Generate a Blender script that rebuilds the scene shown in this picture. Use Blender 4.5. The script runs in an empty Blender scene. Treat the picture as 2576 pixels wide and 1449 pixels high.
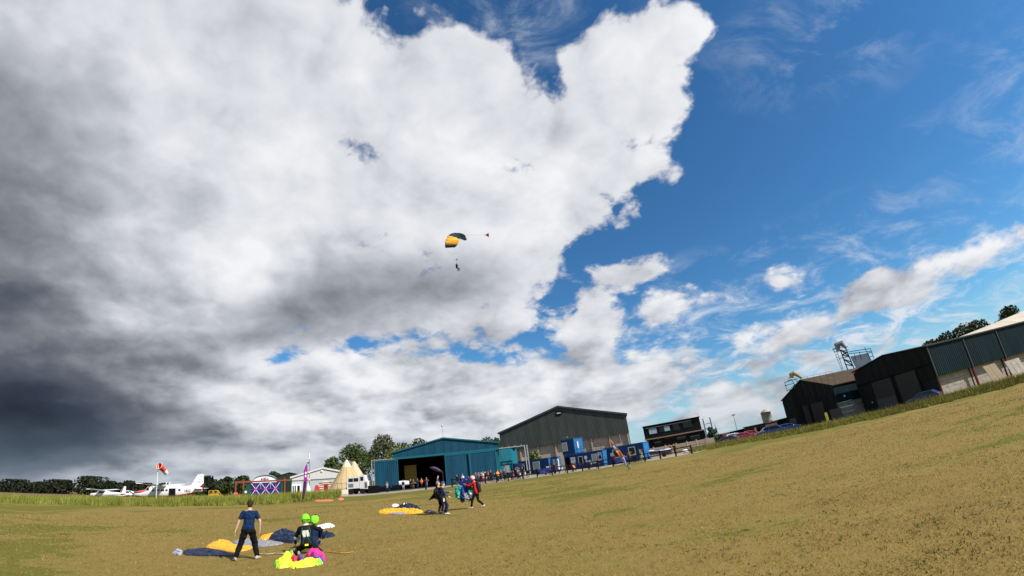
import bpy, bmesh, math, random
import numpy as np
from mathutils import Vector, Matrix
sc = bpy.context.scene
R = math.radians
random.seed(7); rng = np.random.default_rng(11)

# ------------------------------------------------------------------ camera
# wide action-camera lens: image radius = F * (theta + K * theta^3), in pixels of a 2576 x 1449 frame
PW, PH = 2576, 1449
LF, LK, PITCH, ROLL, CAMH = 1095.25, 0.1822, R(22.583), R(-7.49), 2.0
c_f = np.array([0, math.cos(PITCH), math.sin(PITCH)]); _u = np.array([0, -math.sin(PITCH), math.cos(PITCH)]); _r = np.array([1., 0, 0])
c_r = _r*math.cos(ROLL) + _u*math.sin(ROLL); c_u = -_r*math.sin(ROLL) + _u*math.cos(ROLL)
cam_d = bpy.data.cameras.new('camera'); cam = bpy.data.objects.new('camera', cam_d); sc.collection.objects.link(cam)
cam.matrix_world = Matrix(((c_r[0], c_u[0], -c_f[0], 0), (c_r[1], c_u[1], -c_f[1], 0), (c_r[2], c_u[2], -c_f[2], CAMH), (0, 0, 0, 1)))
cam_d.type = 'PANO'; cam_d.sensor_fit = 'HORIZONTAL'; cam_d.sensor_width = 36.0; cam_d.clip_start = 0.1; cam_d.clip_end = 6000
cam_d.panorama_type = 'FISHEYE_LENS_POLYNOMIAL'; cam_d.fisheye_fov = R(170)
_th = np.linspace(0, 1.25, 200); _mm = LF*(_th + LK*_th**3)*36.0/PW
_k = np.linalg.lstsq(np.stack([_mm, _mm**2, _mm**3, _mm**4], 1), _th, rcond=None)[0]
cam_d.fisheye_polynomial_k0 = 0
cam_d.fisheye_polynomial_k1, cam_d.fisheye_polynomial_k2, cam_d.fisheye_polynomial_k3, cam_d.fisheye_polynomial_k4 = [-float(v) for v in _k]
sc.camera = cam
sc.render.resolution_x, sc.render.resolution_y = 1024, 576

def ray(x, y):                       # direction through a point of the photograph
    u = x - PW/2; v = PH/2 - y; rr = math.hypot(u, v); th = rr/LF
    for _ in range(12): th -= (LF*(th + LK*th**3) - rr)/(LF*(1 + 3*LK*th*th))
    s = math.sin(th)/max(rr, 1e-9)
    return c_r*u*s + c_u*v*s + c_f*math.cos(th)
def proj(p):
    d = np.array(p, float) - np.array([0, 0, CAMH]); x, y, z = d@c_r, d@c_u, d@c_f
    h = math.hypot(x, y) + 1e-12; th = math.atan2(h, z); rr = LF*(th + LK*th**3)
    return PW/2 + rr*x/h, PH/2 - rr*y/h
def gnd(x, y, z=0.0):                # where the sight line meets the ground
    d = ray(x, y); t = (z - CAMH)/d[2]
    return Vector((d[0]*t, d[1]*t, z))
def gd(x, D):                        # the ground point at distance D seen at column x
    lo, hi = 700.0, 1448.0
    for _ in range(40):
        m = (lo+hi)/2; d = ray(x, m)
        if d[2] < 0 and CAMH/-d[2]*math.hypot(d[0], d[1]) < D: hi = m
        else: lo = m
    d = ray(x, lo); k = math.hypot(d[0], d[1])
    return Vector((d[0]/k*D, d[1]/k*D, 0))
def hz(g, y):                        # height above ground point g that is seen at row y
    lo, hi = -5.0, 200.0
    for _ in range(40):
        m = (lo+hi)/2
        if proj((g[0], g[1], m))[1] > y: lo = m
        else: hi = m
    return lo

# ------------------------------------------------------------------ light
SUN_AZ, SUN_EL = R(120), R(41)       # azimuth clockwise from the view direction (+Y)
S_DIR = np.array([math.sin(SUN_AZ)*math.cos(SUN_EL), math.cos(SUN_AZ)*math.cos(SUN_EL), math.sin(SUN_EL)])
sun_d = bpy.data.lights.new('sun', 'SUN'); sun = bpy.data.objects.new('sun', sun_d); sc.collection.objects.link(sun)
sun_d.energy = 5.0; sun_d.angle = R(0.5); sun_d.color = (1, 0.95, 0.86)
sun.rotation_euler = Vector(S_DIR).to_track_quat('Z', 'Y').to_euler(); sun.location = (60, -30, 60)
sc.view_settings.view_transform = 'Standard'; sc.view_settings.look = 'None'
sc.view_settings.exposure = 0.45; sc.view_settings.gamma = 1.0; sc.view_settings.use_curve_mapping = False
sc.cycles.max_bounces = 5; sc.cycles.transparent_max_bounces = 8; sc.cycles.use_denoising = True
WARP1, WARP2, NA, NB, NC, PM, EDGE = 0.14, 0.06, 1.0, 0.5, 1.5, 0.27, 0.12
RL1, RL2, RL3 = 0.6, 1.1, 0.9
SKYK, SKYS, SKYT = 0.10, 1.15, (.70, 1.10, 1.25, 1)
TONES = [(0.0, (.017, .024, .040)), (.15, (.040, .052, .078)), (.32, (.110, .126, .160)), (.45, (.235, .25, .285)), (.62, (.46, .48, .53)), (.80, (.70, .72, .765)), (1.0, (.90, .91, .935))]
#        x, y, rx, ry, rot   (edge of each cloud mass)
COVER = [(-300,450,1200,1000,0),(560,330,500,520,0),(1050,360,460,330,0),(1300,400,340,270,0),(1560,230,210,190,20),(1700,110,110,110,0),(1560,430,130,110,0),(1180,620,260,160,0),
 (500,760,480,170,0),(300,1120,1000,230,0),(900,1040,680,190,4),(1300,1060,350,110,8),(1180,830,150,60,12),(850,700,380,150,0),(850,380,320,280,0),(1080,700,260,110,0),(1040,680,220,130,0),(780,800,270,95,0),(960,815,170,60,0),(740,860,200,100,0),
 (1470,850,115,120,0),(1600,708,110,42,10),(1680,790,105,58,15),(1500,1000,340,95,12),(1650,935,200,75,20),(1760,900,90,50,10),
 (2010,835,190,64,10),(2210,745,155,55,16),(2410,662,135,45,18),(1950,712,55,32,0),(1955,955,90,58,0),(2060,910,80,40,10),(2240,858,65,26,10),(1880,1000,170,60,12),(2330,720,90,28,15),(1750,1060,260,50,12)]
HOLES = [(1240,30,150,75,0),(655,525,14,28,0),(1330,440,60,8,-4),(1365,770,60,50,0)]
DARK0 = 0.0
DARK = [(-120,560,560,800,0,.34),(40,760,260,180,0,.16),(40,1000,640,240,0,.38),(80,1115,720,180,0,.52),(350,1225,800,50,0,-.10),(120,330,350,400,0,.12),(600,850,400,130,8,.26),(960,720,620,175,0,.36),(600,660,220,140,25,-.32),(1130,890,260,60,10,.10),(330,170,240,300,0,-.10),
 (1450,915,190,70,0,.18),(2020,875,260,60,14,.28),(2210,778,220,50,16,.24),(2420,685,180,40,16,.18),(1700,970,340,60,15,.16),(1620,728,160,40,0,.14)]
VEIL = [(2100,60,380,230,20,.65),(2540,170,200,200,0,.45),(2470,370,280,130,0,.5),(1300,40,400,220,0,.8),(2200,820,1100,330,16,1.5),(1750,1020,900,220,15,1.5),(2100,560,360,80,20,.3)]
# ------------------------------------------------------------------ world: Nishita sky with a cloud deck
world = bpy.data.worlds.new('World'); sc.world = world; world.use_nodes = True
world.cycles.sampling_method = 'MANUAL'; world.cycles.sample_map_resolution = 512
nt = world.node_tree; nt.nodes.clear()
class G:                             # small node-graph builder
    def __init__(s, nt): s.nt = nt
    def n(s, t, **kw):
        o = s.nt.nodes.new(t)
        for k, v in kw.items(): setattr(o, k, v)
        return o
    def put(s, sock, v):
        if hasattr(v, 'is_linked'): s.nt.links.new(v, sock)
        elif v is not None: sock.default_value = v
    def m(s, op, a, b=None, c=None, clamp=False):
        o = s.n('ShaderNodeMath', operation=op, use_clamp=clamp)
        for i, v in enumerate((a, b, c)): s.put(o.inputs[i], v)
        return o.outputs[0]
    def v(s, op, a, b=None):
        o = s.n('ShaderNodeVectorMath', operation=op); s.put(o.inputs[0], a)
        if op == 'SCALE': s.put(o.inputs['Scale'], b)
        elif b is not None: s.put(o.inputs[1], b)
        return o.outputs['Value'] if op in ('DOT_PRODUCT', 'LENGTH', 'DISTANCE') else o.outputs[0]
    def xyz(s, x=0., y=0., z=0.):
        o = s.n('ShaderNodeCombineXYZ'); [s.put(o.inputs[i], q) for i, q in enumerate((x, y, z))]; return o.outputs[0]
    def noise(s, vec, scale, detail=8, rough=.55, dist=0, dim='3D', kind='FBM', lac=2.0):
        o = s.n('ShaderNodeTexNoise', noise_dimensions=dim, noise_type=kind); s.put(o.inputs['Vector'], vec)
        for k, q in (('Scale', scale), ('Detail', detail), ('Roughness', rough), ('Distortion', dist), ('Lacunarity', lac)): s.put(o.inputs[k], q)
        return o.outputs['Fac'], o.outputs['Color']
    def ss(s, x, a, b, lo=0., hi=1.):
        o = s.n('ShaderNodeMapRange', interpolation_type='SMOOTHSTEP'); s.put(o.inputs[0], x)
        for i, q in enumerate((a, b, lo, hi)): s.put(o.inputs[i+1], q)
        return o.outputs[0]
    def mix(s, f, a, b, kind='MIX'):
        o = s.n('ShaderNodeMix', data_type='RGBA', blend_type=kind); s.put(o.inputs[0], f); s.put(o.inputs[6], a); s.put(o.inputs[7], b); return o.outputs[2]
    def ramp(s, f, stops, interp='LINEAR'):
        o = s.n('ShaderNodeValToRGB'); s.put(o.inputs[0], f); e = o.color_ramp.elements; o.color_ramp.interpolation = interp
        while len(e) < len(stops): e.new(0.5)
        for q, (p, c) in zip(e, stops): q.position = p; q.color = (*c, 1) if len(c) == 3 else c
        return o.outputs[0]
g = G(nt)
geo = g.n('ShaderNodeTexCoord'); D = g.v('NORMALIZE', geo.outputs['Generated'])
dz = g.m('MAXIMUM', g.v('DOT_PRODUCT', D, (0, 0, 1)), -0.05)
# chart of the sky: stereographic about a fixed direction, axes fixed in the world
def chart(d):
    d = np.array(d)/np.linalg.norm(d); z = d@c_f
    return np.array([2*(d@c_r)/(1+z), 2*(d@c_u)/(1+z)])
k2 = g.m('DIVIDE', 2.0, g.m('MAXIMUM', g.m('ADD', g.v('DOT_PRODUCT', D, tuple(c_f)), 1.0), 0.02))
UV = g.xyz(g.m('MULTIPLY', g.v('DOT_PRODUCT', D, tuple(c_r)), k2), g.m('MULTIPLY', g.v('DOT_PRODUCT', D, tuple(c_u)), k2), 0.0)
Q = g.v('SCALE', D, g.m('DIVIDE', 1.0, g.m('ADD', dz, 0.45)))       # cloud-deck coordinates, finer towards the horizon
# warp the chart so that the large shapes get ragged
w1 = g.v('SUBTRACT', g.noise(Q, 2.2, 3, .5)[1], (.5, .5, .5))
w2 = g.v('SUBTRACT', g.noise(Q, 7.0, 4, .55)[1], (.5, .5, .5))
UVw = g.v('ADD', g.v('ADD', UV, g.v('SCALE', w1, WARP1)), g.v('SCALE', w2, WARP2))
UVs = g.v('ADD', UV, g.v('SCALE', w1, 0.10))
def field(vec, blobs, base):
    acc = base
    for (x, y, rx, ry, rot, amp) in blobs:
        c = chart(ray(x, y)); cx = chart(ray(x+rx, y)); cy = chart(ray(x, y-ry))
        mp = g.n('ShaderNodeMapping', vector_type='TEXTURE'); g.put(mp.inputs[0], vec)
        mp.inputs[1].default_value = (c[0], c[1], 0); mp.inputs[2].default_value = (0, 0, R(rot))
        mp.inputs[3].default_value = (float(np.linalg.norm(cx-c)), float(np.linalg.norm(cy-c)), 1)
        gr = g.n('ShaderNodeTexGradient', gradient_type='SPHERICAL'); g.put(gr.inputs[0], mp.outputs[0])
        acc = g.m('MULTIPLY_ADD', gr.outputs['Fac'], amp, acc)
    return acc
def sdf(vec, x, y, rx, ry, rot):
    c = chart(ray(x, y)); cx = chart(ray(x+rx, y)); cy = chart(ray(x, y-ry))
    mp = g.n('ShaderNodeMapping', vector_type='TEXTURE'); g.put(mp.inputs[0], vec)
    mp.inputs[1].default_value = (c[0], c[1], 0); mp.inputs[2].default_value = (0, 0, R(rot))
    mp.inputs[3].default_value = (float(np.linalg.norm(cx-c)), float(np.linalg.norm(cy-c)), 1)
    return g.m('MULTIPLY', g.m('SUBTRACT', 1.0, g.v('LENGTH', mp.outputs[0])), min(rx, ry)/300.0)
def union(vec, blobs, base, k=.12):
    acc = base
    for b in blobs: acc = g.m('SMOOTH_MAX', acc, sdf(vec, *b), k)
    return acc
cov = union(UVw, COVER, -3.0)
far_ = g.ss(g.v('DOT_PRODUCT', D, tuple(c_f)), .55, .15)                         # broken cloud over the rest of the sky
cov = g.m('SMOOTH_MAX', cov, g.m('MULTIPLY_ADD', far_, 3.0, g.m('MULTIPLY_ADD', g.noise(Q, 1.3, 3, .5)[0], 4.0, -4.9)), .1)
n_big, _ = g.noise(Q, 3.1, 8, .56, .25)
n_fine, _ = g.noise(Q, 9.0, 7, .6, .3)
def puffs(vec, scale, det):          # rounded cauliflower lumps with creases between them
    o = g.n('ShaderNodeTexVoronoi', voronoi_dimensions='3D', feature='F1', normalize=True); g.put(o.inputs['Vector'], vec)
    for k, q_ in (('Scale', scale), ('Detail', det), ('Roughness', .52), ('Lacunarity', 2.15)): o.inputs[k].default_value = q_
    return o.outputs['Distance']
LQ = np.array((0.80, -.1, 0.60))
Qp = g.v('ADD', Q, g.v('ADD', g.v('SCALE', w2, .10), g.v('SCALE', w1, .10)))
pf = puffs(Qp, 3.3, 4.0); pf2 = puffs(g.v('ADD', Qp, tuple(LQ*.04)), 3.3, 2.6)
nz = g.m('ADD', g.m('MULTIPLY', g.m('SUBTRACT', n_big, .5), NA), g.m('MULTIPLY', g.m('SUBTRACT', n_fine, .5), NB))
nz = g.m('MULTIPLY_ADD', g.m('SUBTRACT', PM, pf), NC, nz)
dens = g.m('MULTIPLY_ADD', nz, g.m('MULTIPLY_ADD', dz, 1.5, .22, True), cov)
hole = g.m('MULTIPLY_ADD', union(UVw, HOLES, -3.0, .05), -1.7, g.m('MULTIPLY_ADD', nz, 1.0, .12))
dens = g.m('SMOOTH_MIN', dens, hole, .06)
alpha = g.ss(dens, 0.0, EDGE)
# relief: density a little way towards the sun compared with here
sl = c_r*(S_DIR@c_r) + c_u*(S_DIR@c_u); sl = sl/np.linalg.norm(sl) 
rel = g.m('SUBTRACT', n_big, g.noise(g.v('ADD', Q, tuple(LQ*.14)), 3.1, 5, .5, .25)[0])
rel2 = g.m('SUBTRACT', pf2, pf)
dark = field(UVs, DARK, DARK0)
Qz = g.v('MULTIPLY', Q, (1.25, 1.25, 3.2))
rel3 = g.m('SUBTRACT', g.noise(Qz, 3.4, 7, .5, .2)[0], g.noise(g.v('ADD', Qz, (.03, 0, .15)), 3.4, 4, .45, .2)[0])
low = g.ss(dz, .08, .55, 1., .15)
lum = g.m('ADD', g.m('MULTIPLY', rel, RL1), g.m('MULTIPLY', rel2, RL2))
lum = g.m('MULTIPLY_ADD', g.m('MULTIPLY', rel3, low), RL3, lum)
lum = g.m('MULTIPLY', lum, g.m('SUBTRACT', 1.0, g.m('MINIMUM', g.m('MULTIPLY', g.m('MAXIMUM', dark, 0.), 1.5), .72)))   # thick shaded bases show little relief
thick = g.ss(dens, 0.05, 1.3)
tone = g.m('ADD', g.m('SUBTRACT', g.m('MULTIPLY_ADD', thick, -.10, .84), dark), lum)
tone = g.m('MULTIPLY_ADD', g.m('SUBTRACT', n_fine, .5), .12, tone)
ccol = g.ramp(tone, TONES)
sky = g.n('ShaderNodeTexSky', sky_type='NISHITA', sun_disc=False); sky.sun_elevation = SUN_EL; sky.sun_rotation = SUN_AZ
sky.air_density = 1.0; sky.dust_density = 0.15; sky.ozone_density = 3.0; sky.altitude = 20
hs = g.n('ShaderNodeHueSaturation'); g.put(hs.inputs['Color'], g.v('SCALE', sky.outputs[0], SKYK)); hs.inputs['Saturation'].default_value = SKYS
blue = g.mix(1.0, hs.outputs[0], SKYT, 'MULTIPLY')
# thin high veil
veil = g.m('MULTIPLY', g.ss(g.noise(g.v('MULTIPLY', Q, (1.0, 1.4, 1.9)), 6.0, 9, .66, .5)[0], .44, .78), field(UVw, VEIL, 0.0), clamp=True)
skyc = g.mix(veil, blue, (.72, .78, .86, 1))
haze = g.ss(dz, -.02, .16, .75, 0.)
col = g.mix(haze, g.mix(alpha, skyc, ccol), g.mix(alpha, (.40, .58, .74, 1), g.mix(.55, ccol, (.22, .30, .38, 1))))
bg = g.n('ShaderNodeBackground'); g.put(bg.inputs[0], col); bg.inputs[1].default_value = 0.73
out = g.n('ShaderNodeOutputWorld'); nt.links.new(bg.outputs[0], out.inputs[0])
# ------------------------------------------------------------------ helpers
COL = sc.collection
def lin(r, g_, b, k=1.0):
    return tuple(k*(((c/255)/12.92) if c <= 10 else (((c/255)+.055)/1.055)**2.4) for c in (r, g_, b))
_mats = {}
def mat(name, col, rough=.75, metal=0., var=.12, scale=4., bump=0., spec=.10, stretch=(1, 1, 1), col2=None, detail=5, emit=None, trans=0.):
    if name in _mats: return _mats[name]
    kk = .82 if max(col) < .5 else .92; col = tuple(c*kk for c in col); col2 = tuple(c*kk for c in col2) if col2 else None
    m = bpy.data.materials.new(name); m.use_nodes = True; t = m.node_tree; t.nodes.clear(); q = G(t)
    b = q.n('ShaderNodeBsdfPrincipled'); o = q.n('ShaderNodeOutputMaterial'); t.links.new(b.outputs[0], o.inputs[0])
    tc = q.n('ShaderNodeTexCoord'); vec = q.v('MULTIPLY', tc.outputs['Object'], stretch)
    f, _ = q.noise(vec, scale, detail, .6)
    c2 = col2 if col2 else tuple(min(1, c*(1+var)) for c in col); c1 = col if col2 else tuple(c*(1-var) for c in col)
    q.put(b.inputs['Base Color'], q.mix(q.ss(f, .3, .7), (*c1, 1), (*c2, 1)))
    b.inputs['Roughness'].default_value = rough; b.inputs['Metallic'].default_value = metal; b.inputs['Specular IOR Level'].default_value = spec
    if trans: b.inputs['Transmission Weight'].default_value = trans
    if bump:
        bp = q.n('ShaderNodeBump'); bp.inputs['Strength'].default_value = bump; bp.inputs['Distance'].default_value = .05
        q.put(bp.inputs['Height'], f); t.links.new(bp.outputs[0], b.inputs['Normal'])
    _mats[name] = m
    return m
class MB:                            # collects shapes; build() links them as one mesh object
    def __init__(s): s.v, s.f, s.m = [], [], []
    def add(s, vs, fs, mi=0):
        k = len(s.v); s.v += [tuple(v) for v in vs]; s.f += [tuple(i+k for i in f) for f in fs]; s.m += [mi]*len(fs); return s
    def box(s, x0, x1, y0, y1, z0, z1, mi=0):
        return s.add([(x, y, z) for z in (z0, z1) for y in (y0, y1) for x in (x0, x1)],
                     [(0, 2, 3, 1), (4, 5, 7, 6), (0, 1, 5, 4), (2, 6, 7, 3), (0, 4, 6, 2), (1, 3, 7, 5)], mi)
    def bar(s, p, q, w, h=None, mi=0):            # rectangular bar between two points
        p, q = Vector(p), Vector(q); d = (q-p).normalized(); h = h or w
        a = d.cross(Vector((0, 0, 1)));  a = Vector((1, 0, 0)) if a.length < 1e-4 else a.normalized(); b = a.cross(d)
        vs = [e + a*i*w/2 + b*j*h/2 for e in (p, q) for i, j in ((-1, -1), (1, -1), (1, 1), (-1, 1))]
        return s.add(vs, [(3, 2, 1, 0), (4, 5, 6, 7), (0, 1, 5, 4), (1, 2, 6, 5), (2, 3, 7, 6), (3, 0, 4, 7)], mi)
    def tube(s, pts, rs, n=8, mi=0, flat=1.0, up=(0, 0, 1)):
        pts = [Vector(p) for p in pts]; rs = rs if hasattr(rs, '__len__') else [rs]*len(pts); vs = []
        for i, p in enumerate(pts):
            d = (pts[min(i+1, len(pts)-1)] - pts[max(i-1, 0)]).normalized()
            a = d.cross(Vector(up));  a = d.cross(Vector((1, 0.01, 0))).normalized() if a.length < 1e-3 else a.normalized(); b = a.cross(d)
            for k in range(n):
                t = 2*math.pi*k/n; vs.append(p + a*math.cos(t)*rs[i] + b*math.sin(t)*rs[i]*flat)
        fs = [(i*n+k, i*n+(k+1) % n, (i+1)*n+(k+1) % n, (i+1)*n+k) for i in range(len(pts)-1) for k in range(n)]
        fs += [tuple(reversed(range(n))), tuple(range((len(pts)-1)*n, len(pts)*n))]
        return s.add(vs, fs, mi)
    def prism(s, pts, y0, y1, mi=0):              # outline in x,z pushed along y
        n = len(pts); vs = [(x, y0, z) for x, z in pts] + [(x, y1, z) for x, z in pts]
        return s.add(vs, [tuple(range(n)), tuple(reversed(range(n, 2*n)))] + [(i+n, (i+1) % n+n, (i+1) % n, i) for i in range(n)], mi)
    def ball(s, c, r, n=10, mi=0):
        c = Vector(c); r = r if hasattr(r, '__len__') else (r, r, r); m_ = max(4, n//2); vs = [(c.x, c.y, c.z-r[2])]
        for i in range(1, m_):
            a = -math.pi/2 + math.pi*i/m_
            vs += [(c.x+math.cos(a)*math.cos(t)*r[0], c.y+math.cos(a)*math.sin(t)*r[1], c.z+math.sin(a)*r[2]) for t in (2*math.pi*k/n for k in range(n))]
        vs.append((c.x, c.y, c.z+r[2])); fs = []
        for k in range(n):
            fs.append((0, 1+(k+1) % n, 1+k)); fs.append((len(vs)-1, len(vs)-1-n+k, len(vs)-1-n+(k+1) % n))
        fs += [(1+i*n+k, 1+i*n+(k+1) % n, 1+(i+1)*n+(k+1) % n, 1+(i+1)*n+k) for i in range(m_-2) for k in range(n)]
        return s.add(vs, fs, mi)
    def lathe(s, prof, n=16, mi=0, c=(0, 0)):
        vs = [(c[0]+r*math.cos(2*math.pi*k/n), c[1]+r*math.sin(2*math.pi*k/n), z) for r, z in prof for k in range(n)]
        fs = [(i*n+k, i*n+(k+1) % n, (i+1)*n+(k+1) % n, (i+1)*n+k) for i in range(len(prof)-1) for k in range(n)]
        return s.add(vs, fs + [tuple(reversed(range(n))), tuple(range((len(prof)-1)*n, len(prof)*n))], mi)
    def corr(s, x0, x1, top, z0, y=0., pitch=.35, dep=.045, mi=0):   # corrugated sheet in the x,z plane; top(x) or number
        n = max(2, int((x1-x0)/pitch)); vs, fs = [], []
        tf = top if callable(top) else (lambda x: top); zf = z0 if callable(z0) else (lambda x: z0)
        xs = []
        for i in range(n):
            a = x0 + (x1-x0)*i/n; w = (x1-x0)/n; xs += [(a, 0), (a+w*.5, 0), (a+w*.6, dep), (a+w*.9, dep)]
        xs.append((x1, 0))
        for x, d in xs: vs += [(x, y-d, zf(x)), (x, y-d, tf(x))]
        fs = [(2*i, 2*i+2, 2*i+3, 2*i+1) for i in range(len(xs)-1)]
        return s.add(vs, fs, mi)
    def build(s, name, mats, parent=None, smooth=False, kind=None):
        me = bpy.data.meshes.new(name); me.from_pydata(s.v, [], s.f)
        mats = mats if isinstance(mats, (list, tuple)) else [mats]
        for m in mats: me.materials.append(m)
        if len(mats) > 1: me.polygons.foreach_set('material_index', s.m)
        if smooth: me.polygons.foreach_set('use_smooth', [True]*len(me.polygons))
        me.update()
        return link(name, me, parent, kind)
def link(name, me, parent=None, kind=None):
    o = bpy.data.objects.new(name, me); COL.objects.link(o)
    if parent is not None: o.parent = parent
    if kind: o['kind'] = kind
    return o
def tag(o, label, cat, group=None):
    o['label'] = label; o['category'] = cat
    if group: o['group'] = group
    return o
def thing(name, label, cat, loc=(0, 0, 0), rz=0., group=None, scale=1.0):
    o = bpy.data.objects.new(name, None); COL.objects.link(o); o.location = loc; o.rotation_euler = (0, 0, rz); o.scale = (scale,)*3
    o.empty_display_size = .3
    return tag(o, label, cat, group)
def mesh_np(name, vs, fs, mats, mi=None, parent=None, kind=None, smooth=False):
    me = bpy.data.meshes.new(name); n, k = fs.shape
    me.vertices.add(len(vs)); me.vertices.foreach_set('co', np.ascontiguousarray(vs, dtype=np.float32).ravel())
    me.loops.add(n*k); me.loops.foreach_set('vertex_index', np.ascontiguousarray(fs, dtype=np.int32).ravel())
    me.polygons.add(n); me.polygons.foreach_set('loop_start', np.arange(0, n*k, k, dtype=np.int32))
    for m in mats: me.materials.append(m)
    if mi is not None: me.polygons.foreach_set('material_index', np.ascontiguousarray(mi, dtype=np.int32))
    if smooth: me.polygons.foreach_set('use_smooth', np.ones(n, dtype=bool))
    me.update(calc_edges=True); me.validate()
    return link(name, me, parent, kind)
def text_mesh(name, body, size, m, parent, M, ext=.01, align='CENTER', spacing=1.0):
    c = bpy.data.curves.new(name, 'FONT'); c.body = body; c.size = size; c.extrude = ext; c.align_x = align; c.align_y = 'CENTER'; c.space_character = spacing; c.resolution_u = 2
    t = bpy.data.objects.new('tmp', c); COL.objects.link(t); bpy.context.view_layer.update()
    me = bpy.data.meshes.new_from_object(t.evaluated_get(bpy.context.evaluated_depsgraph_get())); bpy.data.objects.remove(t)
    me.transform(M); me.materials.clear(); me.materials.append(m)
    return link(name, me, parent)
UPRIGHT = Matrix.Rotation(R(90), 4, 'X')      # text in the x,z plane, read from -y
class Wall:                          # an upright plane from ground point A to B; local x along it, y away behind it, z up
    def __init__(s, A, B):
        s.A = Vector((A[0], A[1], 0)); d = Vector((B[0]-A[0], B[1]-A[1], 0)); s.L = d.length; s.ex = d.normalized(); s.ey = Vector((-s.ex.y, s.ex.x, 0)); s.rz = math.atan2(s.ex.y, s.ex.x)
    def uz(s, p, v=0.):
        d = Vector(ray(*p)); o = Vector((0, 0, CAMH)) - s.A - s.ey*v; t = -(o.dot(s.ey))/d.dot(s.ey); h = o + d*t
        return h.dot(s.ex), h.z
    def P(s, u, v=0., z=0.): return s.A + s.ex*u + s.ey*v + Vector((0, 0, z))
def crop(x0, y0, k): return lambda X, Y: ((x0+X/k)/1.04348, (y0+Y/k)/1.04348)
z1 = crop(0, 1140, 5.152); z2 = crop(400, 1140, 5.152); z3 = crop(800, 1100, 5.152); z4 = crop(1200, 1040, 5.573); z5 = crop(1400, 1040, 6.586); z6 = crop(1660, 1040, 6.44); z7 = crop(2020, 860, 5.174); z8 = crop(2300, 760, 4.528)
y1 = crop(430, 1290, 5.152); y2 = crop(960, 1200, 7.156); y3 = crop(1130, 580, 9.055); y5 = crop(680, 1280, 6.246); y7 = crop(1120, 1210, 9.659); y8 = crop(380, 1190, 9.66)
w1 = crop(1680, 1080, 11.145); w2 = crop(1850, 1060, 11.145); w3 = crop(600, 1210, 12.88); w4 = crop(750, 1180, 11.145); w5 = crop(960, 1140, 9.055); w6 = crop(200, 1230, 9.2); w7 = crop(1480, 1130, 9.908); w8 = crop(1200, 1180, 9.2)
# ------------------------------------------------------------------ plain materials
M_white = mat('white_paint', (.74, .75, .76), .45, var=.05); M_offw = mat('off_white_panel', (.58, .58, .55), .7, var=.06)
M_black = mat('black_paint', (.008, .008, .009), .7, var=.3, spec=.05); M_rubber = mat('tyre_rubber', (.016, .016, .017), .85)
M_steel = mat('galvanised_steel', (.34, .36, .37), .5, .6, var=.15); M_dsteel = mat('dark_steel', (.07, .075, .08), .55, .4)
M_glass = mat('dark_window_glass', (.010, .012, .014), .12, var=.2, spec=.35)
M_fence = mat('creosoted_timber', (.020, .015, .011), .9, var=.3, scale=9, stretch=(1, 1, 5))
M_wood = mat('weathered_timber', (.24, .20, .165), .9, var=.25, scale=8, stretch=(6, 6, 1))
M_red = mat('red_paint', (.42, .035, .04), .5); M_maroon = mat('maroon_paint', (.24, .025, .04), .4)
M_navy = mat('navy_cloth', (.012, .022, .075), .8); M_orange = mat('orange_cloth', (.72, .16, .05), .8)
M_skin = mat('skin', (.46, .26, .18), .6, var=.1, scale=20); M_skin2 = mat('skin_pale', (.56, .35, .26), .6, var=.1, scale=20)
# ------------------------------------------------------------------ ground
def ground_mat():
    m = bpy.data.materials.new('dry_mown_grass'); m.use_nodes = True; t = m.node_tree; t.nodes.clear(); q = G(t)
    b = q.n('ShaderNodeBsdfPrincipled'); o = q.n('ShaderNodeOutputMaterial'); t.links.new(b.outputs[0], o.inputs[0])
    P = q.n('ShaderNodeTexCoord').outputs['Object']
    big, _ = q.noise(P, .045, 5, .55, .4); mid, _ = q.noise(P, .35, 6, .6, .3); fine, _ = q.noise(P, 3.2, 6, .65); vf, _ = q.noise(P, 22., 4, .7)
    streak, _ = q.noise(q.v('MULTIPLY', P, (.35, 1.0, 1)), .30, 6, .62, .5)       # mowing swathes across the field
    gr = q.m('ADD', q.m('MULTIPLY', big, .9), q.m('ADD', q.m('MULTIPLY', mid, .45), q.m('MULTIPLY', streak, .5)))
    sep = q.n('ShaderNodeSeparateXYZ'); q.put(sep.inputs[0], P)
    gr = q.m('ADD', gr, q.ss(sep.outputs[1], 25., 60., 0., .10))                 # greener, less worn turf towards the far edge
    base = q.ramp(gr, [(.55, (.130, .086, .027)), (.74, (.198, .138, .042)), (.90, (.216, .154, .047)), (1.02, (.184, .146, .038)), (1.22, (.130, .121, .024))])
    k = q.m('ADD', q.m('MULTIPLY', q.m('SUBTRACT', fine, .5), .5), q.m('MULTIPLY', q.m('SUBTRACT', vf, .5), .5))
    base = q.mix(1.0, base, q.ramp(q.m('ADD', k, .5), [(0.05, (.42, .40, .36)), (.5, (1., 1., 1.)), (.95, (1.5, 1.45, 1.35))]), 'MULTIPLY')
    tuft = q.ss(q.noise(P, 5.5, 5, .6)[0], .60, .70); base = q.mix(q.m('MULTIPLY', tuft, .4), base, (.12, .125, .026, 1))
    q.put(b.inputs['Base Color'], base); b.inputs['Roughness'].default_value = .95; b.inputs['Specular IOR Level'].default_value = .08
    bp = q.n('ShaderNodeBump'); bp.inputs['Strength'].default_value = .9; bp.inputs['Distance'].default_value = .06
    q.put(bp.inputs['Height'], q.m('ADD', q.m('MULTIPLY', fine, .7), q.m('MULTIPLY', vf, .5))); t.links.new(bp.outputs[0], b.inputs['Normal'])
    return m
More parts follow.
